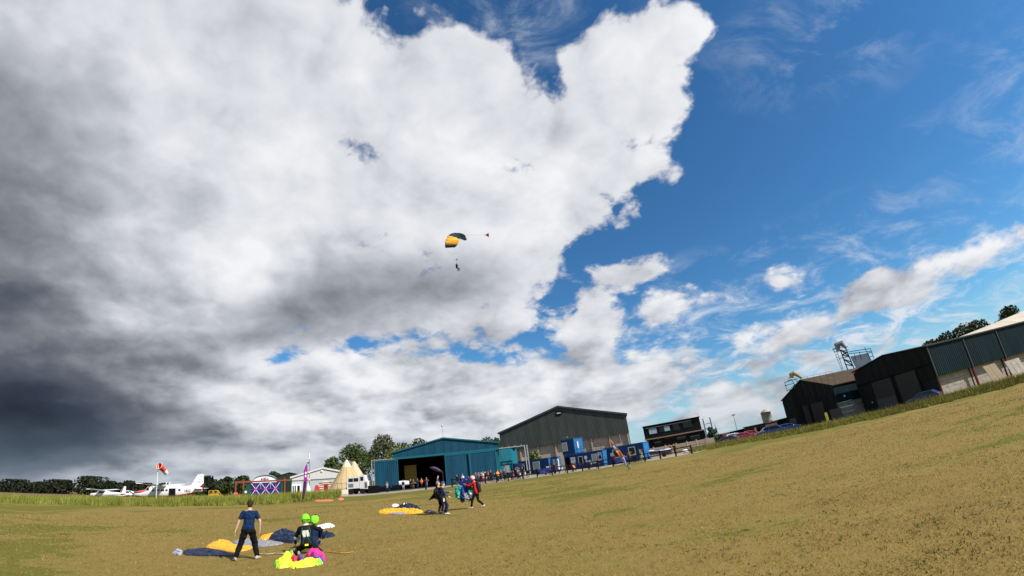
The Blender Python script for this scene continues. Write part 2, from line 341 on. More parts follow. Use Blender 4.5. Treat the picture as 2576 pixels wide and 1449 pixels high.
# one sheet, finer near the camera, gently uneven, out to the horizon
def uneven(x, y):
    r = np.hypot(x, y); a = .05*np.sin(x*.21+1.3)*np.sin(y*.17+.4) + .03*np.sin(x*.53+y*.31)
    return a*np.clip((r-3)/6, 0, 1)*np.clip((75-r)/30, 0, 1)
rr_ = np.concatenate([[0.01], np.geomspace(1.5, 60, 60), np.geomspace(66, 4200, 26)]); tt_ = np.linspace(0, 2*np.pi, 181)[:-1]
gx = (rr_[:, None]*np.cos(tt_)).ravel(); gy = (rr_[:, None]*np.sin(tt_)).ravel()
n_ = len(tt_); i_, j_ = np.meshgrid(np.arange(len(rr_)-1), np.arange(n_), indexing='ij')
gf = np.stack([i_*n_+j_, (i_+1)*n_+j_, (i_+1)*n_+(j_+1) % n_, i_*n_+(j_+1) % n_], -1).reshape(-1, 4)
mesh_np('ground', np.stack([gx, gy, uneven(gx, gy)], 1), gf, [ground_mat()], smooth=True, kind='structure')
def gz(x, y): return float(uneven(np.array(x), np.array(y)))
def strip(name, near, far, m, z=.012):
    b = MB(); n = len(near); b.add([(p[0], p[1], z) for p in near] + [(p[0], p[1], z) for p in far], [(i, i+1, n+i+1, n+i) for i in range(n-1)])
    return b.build(name, m, kind='structure')
M_conc = mat('worn_concrete', (.36, .30, .25), .9, var=.18, scale=.5, bump=.1)
# concrete apron and track in front of the hangar and cabins
ap_near = [gd(812, 76), gd(900, 68.5), gd(980, 68.2), gd(1080, 67.6), gd(1200, 66.2), gd(1300, 65.8), gd(1420, 66.), gd(1560, 66.4), gd(1660, 66.6), gd(1742, 66.8), gd(1800, 76.)]
strip('apron', ap_near, [gd(812, 90), gd(900, 104), gd(980, 104), gd(1080, 104), gd(1200, 104), gd(1300, 104), gd(1420, 104), gd(1560, 104), gd(1660, 104), gd(1742, 104), gd(1840, 108.)], M_conc)
M_plough = mat('stubble_field', (.20, .13, .085), .95, var=.2, scale=.05, stretch=(1, .2, 1))
strip('stubble_field', [gd(-140, 135), gd(0, 150), gd(110, 170), gd(200, 200)], [gd(-140, 520), gd(0, 520), gd(110, 420), gd(200, 330)], M_plough, .10)
# blades
def blades(name, pts, hts, wid, mats, weights, lean=.35, kind='stuff', parent=None, label=None, cat=None, z0=None):
    n = len(pts); a = rng.uniform(0, 2*np.pi, n); ln = rng.normal(0, lean, (n, 2))*hts[:, None]
    z = uneven(pts[:, 0], pts[:, 1]) - .01 if z0 is None else np.full(n, z0)
    dx = np.stack([np.cos(a), np.sin(a)], 1)*wid[:, None]/2
    v = np.empty((n, 3, 3)); v[:, 0, :2] = pts-dx; v[:, 1, :2] = pts+dx; v[:, 2, :2] = pts+ln; v[:, 0, 2] = z; v[:, 1, 2] = z; v[:, 2, 2] = z+hts
    mi = rng.choice(len(mats), n, p=weights)
    o = mesh_np(name, v.reshape(-1, 3), np.arange(3*n).reshape(-1, 3), mats, mi, parent, kind)
    if label: tag(o, label, cat)
    return o
def zone(n, xs, d0, d1):             # points in a strip given as columns of the photograph and two distance profiles
    az = [math.atan2(*gd(x, 70)[:2]) for x in xs]; a = rng.uniform(az[0], az[-1], n); t = rng.random(n)
    j_ = 1.1*np.sin(a*61)+.8*np.sin(a*143+1)+.5*np.sin(a*310+2); D_ = (np.interp(a, az, d0)+j_)*(1-t) + np.interp(a, az, d1)*t
    return np.stack([np.sin(a)*D_, np.cos(a)*D_], 1), t
G1 = mat('grass_green', (.17, .215, .030), .9, var=.25, scale=.4); G2 = mat('grass_yellow', (.30, .29, .050), .9, var=.2, scale=.4); G3 = mat('grass_deep', (.07, .11, .016), .9, var=.2, scale=.4)
G4 = mat('grass_straw', (.42, .33, .13), .9, var=.2, scale=.4); G5 = mat('dock_seed_heads', (.17, .055, .03), .9, var=.3, scale=.6)
p, t = zone(70000, [-120, 0, 200, 390, 650, 760, 812, 858], [84, 84, 80, 71, 61.5, 63, 66, 73], [98, 98, 94, 84, 76, 77, 79, 78])
clump = (np.sin(p[:, 0]*.9)*np.sin(p[:, 1]*.8+1) + np.sin(p[:, 0]*.31+2)*np.sin(p[:, 1]*.4))*.10
blades('tall_grass', p, np.clip(rng.normal(1.0, .2, len(p)) + clump, .35, 1.6)*np.clip(.35+t*6, .35, 1), rng.uniform(.03, .07, len(p)), [G1, G2, G3, G4], [.42, .28, .2, .10], .16, label='tall green grass along the far edge of the landing field', cat='grass', z0=-.01)
p, t = zone(52000, [1735, 1790, 1880, 2000, 2180, 2380, 2640], [69.5, 73, 71, 64, 59.5, 57, 52], [71, 84, 80, 72, 67, 65, 60])
blades('verge_grass', p, np.clip(rng.normal(.52, .17, len(p)), .15, 1.1)*np.clip(.4+t*1.3, .4, 1.25), rng.uniform(.03, .07, len(p)), [G1, G2, G3, G4, G5], [.30, .24, .12, .16, .18], .3, label='rough grass with rusty dock heads along the verge by the sheds', cat='grass', z0=-.01)
# short mown turf near the camera
n = 330000; a = rng.uniform(R(-66), R(64), n); d = 3.2*(48/3.2)**(rng.random(n)**.85)
p = np.stack([np.sin(a)*d, np.cos(a)*d], 1)
T1 = mat('turf_straw', (.31, .220, .070), .95, var=.2, scale=2.); T2 = mat('turf_tan', (.225, .157, .050), .95, var=.25, scale=2.); T3 = mat('turf_green', (.165, .145, .028), .95, var=.3, scale=2.); T4 = mat('turf_pale', (.44, .33, .13), .95, var=.2, scale=2.)
keep = np.sin(p[:, 0]*1.7+np.sin(p[:, 1]*1.3))*np.sin(p[:, 1]*1.9+1.1*np.sin(p[:, 0]*.9)) + rng.normal(0, .8, n) > -.5
p, d = p[keep], d[keep]
blades('mown_grass', p, rng.uniform(.015, .05, len(p))*(.8+d/40), rng.uniform(.005, .014, len(p))*(.7+d/14), [T1, T2, T3, T4], [.36, .36, .21, .07], .9, label='short dry mown grass of the landing field', cat='grass')
p = p[rng.random(len(p)) < .018*np.clip(10/d, .0, 1.6)*(d < 20)*(np.sin(p[:, 0]*.8+1)*np.sin(p[:, 1]*.6) > -.3)]
blades('clover_tufts', np.repeat(p, 7, 0) + rng.normal(0, .05, (len(p)*7, 2)), rng.uniform(.02, .06, len(p)*7), rng.uniform(.012, .03, len(p)*7), [T3, G3, T2], [.5, .3, .2], .8, label='small green clover tufts in the dry turf', cat='grass')
# ------------------------------------------------------------------ trees
M_bark = mat('bark', (.07, .055, .04), .95, var=.3, scale=6)
def leaf_mat(name, c, v=.45):
    if name in _mats: return _mats[name]
    m = bpy.data.materials.new(name); m.use_nodes = True; t = m.node_tree; t.nodes.clear(); q = G(t)
    b = q.n('ShaderNodeBsdfPrincipled'); o = q.n('ShaderNodeOutputMaterial'); t.links.new(b.outputs[0], o.inputs[0])
    P_ = q.n('ShaderNodeTexCoord').outputs['Object']; f, _ = q.noise(P_, 1.1, 4, .6); f2 = q.n('ShaderNodeNewGeometry').outputs['Random Per Island']
    k = q.m('ADD', q.m('MULTIPLY', f, .6), q.m('MULTIPLY', f2, .5))
    q.put(b.inputs['Base Color'], q.ramp(k, [(.2, tuple(x*(1-v) for x in c)), (.55, c), (.9, (c[0]*(1+v), c[1]*(1+v*.8), c[2]*(1+v*.4)))]))
    b.inputs['Roughness'].default_value = .75; b.inputs['Specular IOR Level'].default_value = .2
    _mats[name] = m; return m
L_dark = leaf_mat('leaf_cloud_shaded', (.013, .018, .008)); L_mid = leaf_mat('leaf_mid_green', (.047, .072, .018)); L_deep = leaf_mat('leaf_deep_green', (.026, .043, .012)); L_light = leaf_mat('leaf_yellow_green', (.105, .128, .036)); L_olive = leaf_mat('leaf_olive', (.058, .066, .028))  # darkest leaf colour has the cloud shade over the skyline trees put in
def tree(name, label, base, h, w, leaf, n=2600, ls=.45, seed=0, lobes=9, trunk_h=.25, group=None, depth=None, flat=1.0):
    r_ = np.random.default_rng(seed); t = thing(name, label, 'tree', base, r_.uniform(0, 6.28), group)
    cz0 = h*trunk_h; ch = h-cz0
    lc = []
    for i in range(lobes):
        a = 2*np.pi*i/lobes*1.618 + r_.uniform(-.4, .4); zf = (i+.5)/lobes
        prof = math.sin(math.pi*min(.97, .16+zf*.80))**.75
        rad = w/2*prof*r_.uniform(.35, .75); lc.append((math.cos(a)*rad, math.sin(a)*rad, cz0 + ch*(.14 + .74*zf), w*r_.uniform(.16, .27)*(1.1-.35*zf)))
    lc.append((0, 0, cz0+ch*.55, w*.30)); lc.append((r_.uniform(-.1, .1)*w, 0, cz0+ch*.80, w*.20))
    L = np.array(lc); wts = L[:, 3]**2; k = r_.choice(len(L), n, p=wts/wts.sum())
    d = r_.normal(size=(n, 3)); d /= np.linalg.norm(d, axis=1)[:, None]
    rad = L[k, 3]*(.55+.5*r_.random(n)**.6); c = L[k, :3] + d*rad[:, None]*np.array([1, 1, .85*flat])
    c[:, 2] = np.clip(c[:, 2], cz0*.55, h*1.02)
    s_ = ls*r_.uniform(.5, 1.3, n); u = r_.normal(size=(n, 3)); u /= np.linalg.norm(u, axis=1)[:, None]; v = np.cross(u, d + r_.normal(0, .6, (n, 3))); v /= np.linalg.norm(v, axis=1)[:, None]
    q = np.stack([c-u*s_[:, None]*.5, c+v*s_[:, None]*.38, c+u*s_[:, None]*.5, c-v*s_[:, None]*.38], 1).reshape(-1, 3)
    mesh_np('crown', q, np.arange(4*n).reshape(-1, 4), [leaf], parent=t, kind='stuff')
    b = MB(); b.tube([(0, 0, -.2), (0, 0, cz0*.6), (w*.02, 0, cz0+ch*.3), (w*.03, w*.02, cz0+ch*.6)], [h*.035, h*.026, h*.018, h*.006], 7)
    for i in range(5):
        q_ = lc[i*2 % len(lc)]; b.tube([(0, 0, cz0*(.75+.08*i)), (q_[0]*.5, q_[1]*.5, (cz0+q_[2])*.5), q_[:3]], [h*.014, h*.009, h*.003], 5)
    b.build('trunk', M_bark, t)
    return t
def tree_px(label, px, D_, ytop, wpx, leaf, seed, n=2600, **kw):
    b = gd(px, D_); b.z = -.05; h = hz(b, ytop); q = proj((b.x, b.y, h*.6)); e = proj((b.x+math.cos(math.atan2(b.x, b.y)), b.y-math.sin(math.atan2(b.x, b.y)), h*.6)); k = math.hypot(e[0]-q[0], e[1]-q[1])
    return tree(kw.pop('name', 'broadleaf_tree'), label, b, h, kw.pop('wf', 1.32)*wpx/k, leaf, n, seed=seed, ls=kw.pop('ls', max(.3, D_*.0045)), **kw)
FT = 'dark trees on the far skyline'
far = [(-30, 1212, 110, 'at the photo\'s left edge, low and broad'), (40, 1208, 95, 'second along, low rounded crown'), (100, 1214, 80, 'small and low, third along'), (150, 1209, 90, 'rounded, beside the tallest skyline tree'), (222, 1200, 110, 'tallest rounded crown of the far hedge'), (275, 1212, 70, 'low shoulder beside the tallest skyline crown'),
       (318, 1211, 60, 'small double top above the small aeroplane'), (360, 1217, 80, 'low, behind the big aeroplane\'s nose'), (412, 1217, 48, 'flat topped, behind the windsock pole')]
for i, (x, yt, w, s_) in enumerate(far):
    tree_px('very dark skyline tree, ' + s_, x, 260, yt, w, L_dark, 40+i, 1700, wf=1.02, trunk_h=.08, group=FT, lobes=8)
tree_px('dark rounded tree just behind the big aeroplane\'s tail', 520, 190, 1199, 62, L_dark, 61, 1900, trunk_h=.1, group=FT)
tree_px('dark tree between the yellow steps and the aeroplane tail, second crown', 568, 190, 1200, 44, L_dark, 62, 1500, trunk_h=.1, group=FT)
tree_px('dark bushy tree behind the post of the red gantry', 610, 180, 1198, 56, L_deep, 63, 1800, trunk_h=.1, group=FT)
tree_px('small round bush touching the aeroplane tail', 500, 150, 1213, 26, L_deep, 64, 1200, trunk_h=.1, name='round_bush', group=FT)
tree_px('low bush behind the yellow steps', 562, 150, 1212, 40, L_deep, 65, 1300, trunk_h=.1, name='round_bush', group=FT)
tree_px('dark tree top above the arched white hangar roof', 690, 190, 1187, 44, L_deep, 66, 1700, trunk_h=.15, group=FT)
TH = 'trees behind the teal hangar'
tree_px('leafy green tree between the grey gabled hall and the tipi', 838, 150, 1151, 62, L_mid, 70, 2600, group=TH)
tree_px('broad mid green tree behind the tipi and truck', 898, 125, 1118, 92, L_mid, 71, 4200, group=TH, trunk_h=.15)
tree_px('tallest dark olive tree behind the hangar\'s open door panel', 966, 130, 1093, 92, L_olive, 72, 4600, group=TH, trunk_h=.15)
tree_px('pale yellow green shrub rising over the hangar roof slope', 1012, 112, 1119, 84, L_light, 73, 3200, group=TH, trunk_h=.1)
tree_px('dark green tree behind the hangar roof, nearer its ridge', 1062, 140, 1101, 76, L_deep, 74, 3000, group=TH, trunk_h=.1)
tree_px('dark green tree between the shrub and the hangar ridge', 1028, 145, 1112, 70, L_deep, 75, 2600, group=TH, trunk_h=.1)
tree_px('green tree top between the teal hangar and the grey barn', 1232, 130, 1096, 60, L_mid, 76, 2600, group=TH, trunk_h=.1)
tree_px('slim tree touching the grey barn\'s left eave', 1258, 135, 1091, 34, L_deep, 77, 1600, group=TH, trunk_h=.1)
tree_px('bright yellow green bush behind the low blue cabin', 1351, 88, 1131, 40, L_light, 78, 1500, name='garden_bush', trunk_h=.1, ls=.35)
tree_px('small round green tree beside the black building\'s stairs', 1797, 118, 1072, 22, L_mid, 79, 1200, name='young_tree', trunk_h=.15)
TR = 'trees behind the farm sheds'
for i, (x, yt, w, D_, s_) in enumerate([(2372, 856, 90, 175, 'small crown farthest from the photo\'s right edge'), (2418, 838, 100, 175, 'bushy crown second from the row\'s low end'), (2466, 816, 100, 175, 'crown third from the row\'s low end'), (2512, 797, 95, 175, 'ragged crown beside the pale roof edge'), (2590, 766, 100, 175, 'highest, above the pale roof at the edge')]):
    tree_px('dark green tree over the shed roof, ' + s_, x, D_, yt, w, L_deep, 90+i, 4200, group=TR, trunk_h=.1)
# ------------------------------------------------------------------ aeroplanes, windsock, hangars on the left
def wing(b, root, tip, c0, c1, th, mi=0, fwd=(1, 0, 0), up=(0, 0, 1)):   # tapered flat aerofoil
    root, tip, fwd, up = Vector(root), Vector(tip), Vector(fwd), Vector(up); prof = [(.0, 0), (.12, .5), (.4, .55), (1, 0), (.4, -.35), (.12, -.4)]
    vs = []
    for p, c in ((root, c0), (tip, c1)): vs += [p - fwd*(f*c) + up*(z*th*c) for f, z in prof]
    n = len(prof); b.add(vs, [(i, (i+1) % n, n+(i+1) % n, n+i) for i in range(n)] + [tuple(reversed(range(n))), tuple(range(n, 2*n))], mi); return b
def fuselage(b, secs, n=14, mi=0):   # sections: x, half width, z bottom, z top
    vs = []
    for x, w, za, zb in secs:
        for k in range(n):
            t = 2*math.pi*k/n; c, s_ = math.cos(t), math.sin(t)
            c = math.copysign(abs(c)**.7, c); s_ = math.copysign(abs(s_)**.7, s_); vs.append((x, c*w, (za+zb)/2 + s_*(zb-za)/2))
    m_ = len(secs); b.add(vs, [(i*n+k, i*n+(k+1) % n, (i+1)*n+(k+1) % n, (i+1)*n+k) for i in range(m_-1) for k in range(n)] + [tuple(reversed(range(n))), tuple(range((m_-1)*n, m_*n))], mi); return b
def face_axis(base, yaw): return -math.atan2(base.x, base.y) + yaw
# big single-engined jump plane, nose to the left and a little away (local +x is the nose)
b0 = gd(418, 89); pl = thing('jump_plane', 'white high wing aeroplane with maroon belly and open door behind the long grass', 'aeroplane', b0, face_axis(b0, R(180-24)))
f = MB(); fuselage(f, [(5.6, .18, 1.25, 1.6), (5.3, .42, 1.05, 1.85), (4.2, .55, .92, 2.0), (3.2, .68, .88, 2.2), (2.6, .78, .86, 2.72), (0, .8, .85, 2.78), (-2.2, .78, .95, 2.72), (-4.2, .5, 1.35, 2.5), (-5.9, .16, 1.75, 2.3)]); f.build('fuselage', M_white, pl, True)
f = MB(); fuselage(f, [(5.2, .40, .98, 1.3), (3.2, .66, .80, 1.25), (0, .77, .78, 1.22), (-2.2, .74, .88, 1.30), (-4.2, .46, 1.28, 1.62), (-5.6, .12, 1.72, 1.85)]); f.build('belly_stripe', M_maroon, pl, True)
f = MB(); fuselage(f, [(5.32, .44, 1.45, 1.88), (4.2, .57, 1.5, 2.03), (3.3, .66, 1.7, 2.12)]); f.build('engine_cowling', mat('rose_red_paint', (.55, .10, .13), .4), pl, True)
for s_ in (1, -1):
    w_ = MB(); wing(w_, (1.75, s_*.6, 2.72), (1.35, s_*7.9, 3.02), 2.0, 1.25, .11); w_.build('wing', M_white, pl)
    w_ = MB(); w_.tube([(1.2, s_*.75, 1.2), (1.1, s_*3.4, 2.74)], [.07, .05], 6); w_.build('wing_strut', M_white, pl)
    w_ = MB(); wing(w_, (-4.7, s_*.1, 2.15), (-4.95, s_*3.1, 2.2), 1.35, .9, .09); w_.build('tailplane', M_white, pl)
    w_ = MB(); w_.tube([(.1, s_*.6, 1.0), (0, s_*1.5, .45)], .06, 6); w_.build('landing_leg', M_steel, pl)
    w_ = MB(); w_.tube([(0, s_*1.45, .36), (0, s_*1.65, .36)], .36, 14); w_.build('wheel', M_rubber, pl)
w_ = MB(); w_.tube([(4.4, -.1, .32), (4.4, .1, .32)], .32, 14); w_.build('wheel', M_rubber, pl); w_ = MB(); w_.tube([(4.3, 0, 1.0), (4.4, 0, .4)], .06, 6); w_.build('landing_leg', M_steel, pl)
fin = MB(); fin.prism([(-2.9, 2.55), (-4.0, 2.75), (-5.0, 4.45), (-5.95, 4.5), (-6.05, 2.3), (-5.6, 1.9), (-4.3, 2.3)], -.07, .07); fin.build('fin', M_white, pl)
fin = MB(); fin.prism([(-5.35, 2.35), (-6.02, 3.0), (-6.08, 2.1), (-5.6, 1.75), (-5.1, 1.95)], -.085, .085); fin.build('rudder_flash', M_maroon, pl)
pr = MB(); pr.tube([(5.6, 0, 1.43), (5.85, 0, 1.43)], [.16, .03], 10)
for k in range(3):
    a = R(20+120*k); pr.bar((5.7, 0, 1.43), (5.7, math.cos(a)*1.3, 1.43+math.sin(a)*1.3), .06, .18)
pr.build('propeller', M_dsteel, pl)
sgn = 1                              # port side of the plane (local +y) faces the camera
def side_y(x): return float(np.interp(x, [-5.9, -4.2, -2.2, 0, 2.6, 3.2], [.16, .5, .78, .8, .78, .68]))
for x, wd in ((1.9, .5), (1.15, .5), (.4, .5), (-.25, .35), (-2.35, .38)):
    q = MB(); q.box(x-wd/2, x+wd/2, side_y(x)-.05, side_y(x)+.012, 1.85, 2.15); q.build('window', M_glass, pl)
q = MB(); q.add([(2.75, .70, 2.05), (3.25, .64, 2.05), (2.75, .72, 2.55)], [(0, 1, 2)]); q.add([(2.7, .74, 2.0), (3.3, .66, 2.0), (2.72, .76, 2.6)], [(0, 1, 2)]); q.add([(3.28, -.58, 2.12), (3.28, .58, 2.12), (2.72, .62, 2.62), (2.72, -.62, 2.62)], [(0, 1, 2, 3)]); q.build('windscreen', M_glass, pl)
q = MB(); q.box(-1.75, -.65, .70, .815, 1.08, 2.28); q.build('open_doorway', M_black, pl)
text_mesh('registration', 'G-UKPS', .52, mat('registration_grey', (.16, .17, .19), .5), pl, Matrix.Translation((-3.45, .70, 1.93)) @ Matrix.Rotation(R(180-7), 4, 'Z') @ UPRIGHT, .012)
for k, (zz, ww) in enumerate(((4.05, .5), (3.62, .42), (3.3, .62), (3.12, .8))):
    q = MB(); q.box(-5.45-ww/2+.08*k, -5.45+ww/2+.08*k, .072, .078, zz-.04, zz+.04); q.build('fin_lettering', mat('fin_lettering_grey', (.42, .43, .46), .6), pl)
for x in (.3, -.25): q = MB(); q.bar((x, 0, 2.8), (x-.2, 0, 3.3), .03, .1); q.build('aerial', M_white, pl)
def light_plane(label, base, yaw, low=False, s_=1.0, grp='small aeroplanes parked behind the grass'):
    t = thing('light_aeroplane', label, 'aeroplane', base, face_axis(base, yaw), grp, s_)
    f = MB(); fuselage(f, [(2.6, .2, .95, 1.3), (2.4, .42, .8, 1.45), (1.3, .5, .75, 1.55), (.9, .52, .72, 1.95), (-.4, .5, .75, 1.98), (-1.4, .36, .95, 1.75), (-4.3, .1, 1.25, 1.5)], 12); f.build('fuselage', M_white, t, True)
    f = MB(); fuselage(f, [(2.45, .44, 1.05, 1.22), (1.3, .52, 1.02, 1.2), (-.4, .52, 1.04, 1.22), (-1.6, .36, 1.12, 1.28), (-4.2, .11, 1.32, 1.42)], 12); f.build('red_stripe', M_maroon, t, True)
    for q_ in (1, -1):
        w_ = MB(); zw = .95 if low else 2.0; wing(w_, (.7, q_*.4, zw), (.55, q_*5.0, zw+.2), 1.5, 1.1, .12); w_.build('wing', M_white, t)
        w_ = MB(); wing(w_, (-3.6, q_*.05, 1.42), (-3.75, q_*1.6, 1.45), .9, .6, .08); w_.build('tailplane', M_white, t)
        w_ = MB(); w_.tube([(0, q_*1.1, .25), (0, q_*1.22, .25)], .25, 12); w_.build('wheel', M_rubber, t)
        w_ = MB(); w_.tube([(0, q_*.4, .8), (0, q_*1.15, .3)], .04, 6); w_.build('landing_leg', M_steel, t)
    w_ = MB(); w_.prism([(-2.7, 1.5), (-3.3, 1.6), (-3.9, 2.75), (-4.4, 2.75), (-4.35, 1.3)], -.05, .05); w_.build('fin', M_white, t)
    w_ = MB(); w_.prism([(-2.75, 1.52), (-3.35, 1.6), (-3.9, 2.72), (-4.05, 2.72), (-3.6, 1.55)], -.06, .06); w_.build('fin_stripe', M_maroon, t)
    w_ = MB(); w_.add([(1.22, -.44, 1.52), (1.22, .44, 1.52), (.92, .42, 1.94), (.92, -.42, 1.94)], [(0, 1, 2, 3)]); w_.box(-.3, .75, -.515, .515, 1.5, 1.85); w_.build('cabin_glass', M_glass, t)
    w_ = MB(); w_.bar((2.62, -.9, 1.12), (2.62, .9, 1.12), .05, .14); w_.build('propeller', M_dsteel, t)
    return t
light_plane('small white high wing aeroplane with red stripe, left of the big jump plane', gd(258, 108), R(180-30))
light_plane('small white aeroplane mostly hidden behind the big plane\'s nose, fin showing', gd(318, 116), R(190), True)
# windsock
b0 = gd(391, 79); ws = thing('windsock', 'orange windsock with white tip on a thin white pole in the grass', 'windsock', b0, 0)
h_ = hz(b0, 1178)
q = MB(); q.tube([(0, 0, 0), (0, 0, h_+.5)], [.06, .045], 8); q.build('pole', M_white, ws)
ex_ = Vector((math.cos(math.atan2(b0.x, b0.y)), -math.sin(math.atan2(b0.x, b0.y)), 0)); ea_ = Vector((b0.x, b0.y, 0)).normalized()
c0 = ex_*.12 + Vector((0, 0, h_+.3)) - ea_*.25
ax = (ex_*.62 + ea_*.75 + Vector((0, 0, -.34))).normalized()
rad = [.46, .44, .40, .36, .33, .33, .30]; pts_ = [c0 + ax*(i*.30) - Vector((0, 0, .012*i*i)) for i in range(7)]
def cone_shell(pts, rs, n=18):
    vs, fs = [], []
    for i, p in enumerate(pts):
        d = (pts[min(i+1, len(pts)-1)]-pts[max(0, i-1)]).normalized(); a = d.cross(Vector((0, 0, 1))).normalized(); b_ = a.cross(d)
        vs += [p + a*math.cos(2*math.pi*k/n)*rs[i] + b_*math.sin(2*math.pi*k/n)*rs[i] for k in range(n)]
    return vs, [(i*n+k, i*n+(k+1) % n, (i+1)*n+(k+1) % n, (i+1)*n+k) for i in range(len(pts)-1) for k in range(n)]
M_sock = mat('windsock_orange', (.78, .10, .045), .8, var=.1)
q = MB(); q.add(*cone_shell(pts_[:6], rad[:6])); q.build('sock', M_sock, ws, True)
q = MB(); q.add(*cone_shell(pts_[4:], [r_+.006 for r_ in rad[4:]])); q.build('white_tip', M_white, ws, True)
d_ = (pts_[1]-pts_[0]).normalized(); a_ = d_.cross(Vector((0, 0, 1))).normalized(); b_ = a_.cross(d_)
q = MB(); q.tube([pts_[0] + a_*math.cos(t)*.47 + b_*math.sin(t)*.47 for t in np.linspace(0, 2*math.pi, 25)], .045, 6); q.build('hoop', mat('hoop_pink', (.75, .42, .36), .6), ws)
# yellow mobile steps
b0 = gd(541, 108); st = thing('mobile_steps', 'yellow metal boarding steps standing behind the long grass', 'steps', b0, face_axis(b0, 0)); M_yel = mat('yellow_paint', (.62, .36, .03), .5)
for x, n_ in ((-1.25, 'post'), (-.45, 'post'), (.35, 'post'), (.75, 'post')):
    for y in (-.4, .4): q = MB(); q.bar((x, y, 0), (x if x < .5 else .55, y, 1.75), .09); q.build(n_, M_yel, st)
for zz in (1.72, 1.0): q = MB(); q.bar((-1.3, -.4, zz), (.6, -.4, zz), .08); q.bar((-1.3, .4, zz), (.6, .4, zz), .08); q.build('rail', M_yel, st)
q = MB(); q.box(-1.3, .5, -.4, .4, .78, .86); q.build('platform', M_yel, st)
for k in range(4): q = MB(); q.box(.5+.28*k, .8+.28*k, -.4, .4, .62-.18*k, .66-.18*k); q.build('tread', M_yel, st)
for y in (-.42, .42): q = MB(); q.bar((.55, y, 1.72), (1.55, y, .1), .09); q.build('stair_rail', M_yel, st)
# arch-roofed hangar with red gantry and three flag-painted door leaves
A, B = gd(592, 122), gd(744, 122); W_ = Wall(A, B)
hg = thing('arched_hangar', 'white arched hangar with red gantry and three union flag doors behind the grass', 'hangar', A, W_.rz)
U = lambda X, Y, v=0.: W_.uz(w3(X, Y), v)
M_green = mat('dark_green_sheet', (.012, .075, .045), .6); M_gantry = mat('red_oxide_beam', (.24, .062, .05), .7)
xl, zb = U(250, 735); xr = U(2105, 640)[0]; zb = U(1000, 690)[1]
q = MB(); q.box(xl, xr, -.25, 0, zb-.20, zb+.18); q.build('gantry_beam', M_gantry, hg)
for X in (250, 510, 1900):
    x = U(X, 700)[0]; q = MB(); q.box(x-.16, x+.16, -.3, .02, 0, zb+(.55 if X > 300 else .2)); q.build('gantry_post', M_gantry, hg)
x0, x1 = U(800, 690)[0], U(1660, 660)[0]; zt = U(1240, 515, 2.)[1]+.35; n = 18; arch = [(x0+(x1-x0)*(1-math.cos(math.pi*k/n))/2, 3.2+(zt-3.2)*math.sin(math.pi*k/n)**.8) for k in range(n+1)]
q = MB(); q.prism([(x0, .0)] + arch + [(x1, .0)], 2., 2.2); q.build('gable_wall', M_white, hg)
q = MB()
for (xa, za), (xb, zb_) in zip(arch[:-1], arch[1:]): q.add([(xa, 1.7, za+.05), (xb, 1.7, zb_+.05), (xb, 22, zb_+.05), (xa, 22, za+.05), (xa, 1.7, za-.12), (xb, 1.7, zb_-.12), (xb, 22, zb_-.12), (xa, 22, za-.12)], [(0, 3, 2, 1), (4, 5, 6, 7), (0, 1, 5, 4), (2, 3, 7, 6)])
q.build('arched_roof', mat('grey_roof_sheet', (.30, .31, .33), .6), hg)
M_ujb = mat('flag_blue', (.012, .02, .16), .5); M_ujr = mat('flag_red', (.42, .03, .07), .5); M_ujw = mat('flag_white', (.55, .60, .75), .5)
def union_flag(b, x0, x1, z0, z1, y, wd):      # blue field is the panel itself; crosses as thin raised strips
    cx, cz = (x0+x1)/2, (z0+z1)/2
    for (ax, az), (bx, bz) in (((x0, z0), (x1, z1)), ((x0, z1), (x1, z0))): b.bar((ax, y-.012, az), (bx, y-.012, bz), .02, wd, 0)
    b.box(cx-wd*.5, cx+wd*.5, y-.05, y-.026, z0, z1, 1); b.box(x0, x1, y-.055, y-.03, cz-wd*.5, cz+wd*.5, 1)
xa, xb = U(755, 720)[0], U(1750, 700)[0]; wl = (xb-xa)/3
for k in range(3):
    q = MB(); q.box(xa+wl*k+.03, xa+wl*(k+1)-.03, -.02, .10, .15, zb-.34); d_ = q.build('door_leaf', M_ujb, hg)
    q = MB(); union_flag(q, xa+wl*k+.1, xa+wl*(k+1)-.1, .25, zb-.42, -.02, .13); q.build('flag_stripes', [M_ujw, M_ujr], d_)
for X0, X1 in ((595, 742), (1765, 1895)):
    x0, x1 = U(X0, 800)[0], U(X1, 800)[0]; q = MB(); q.corr(x0, x1, zb-.3, .1, .05, .4); q.build('green_door', M_green, hg)
x0, zf0 = U(1092, 675, 2.); x1, zf1 = U(1352, 560, 2.)
q = MB(); q.box(x0, x1, 1.93, 1.99, zf0, zf1); fl = q.build('gable_flag', mat('flag_grey_blue', (.10, .11, .15), .6), hg)
q = MB(); union_flag(q, x0+.05, x1-.05, zf0+.03, zf1-.05, 1.93, .16); q.build('flag_stripes', [mat('flag_white2', (.7, .68, .68), .6), M_ujr], fl)
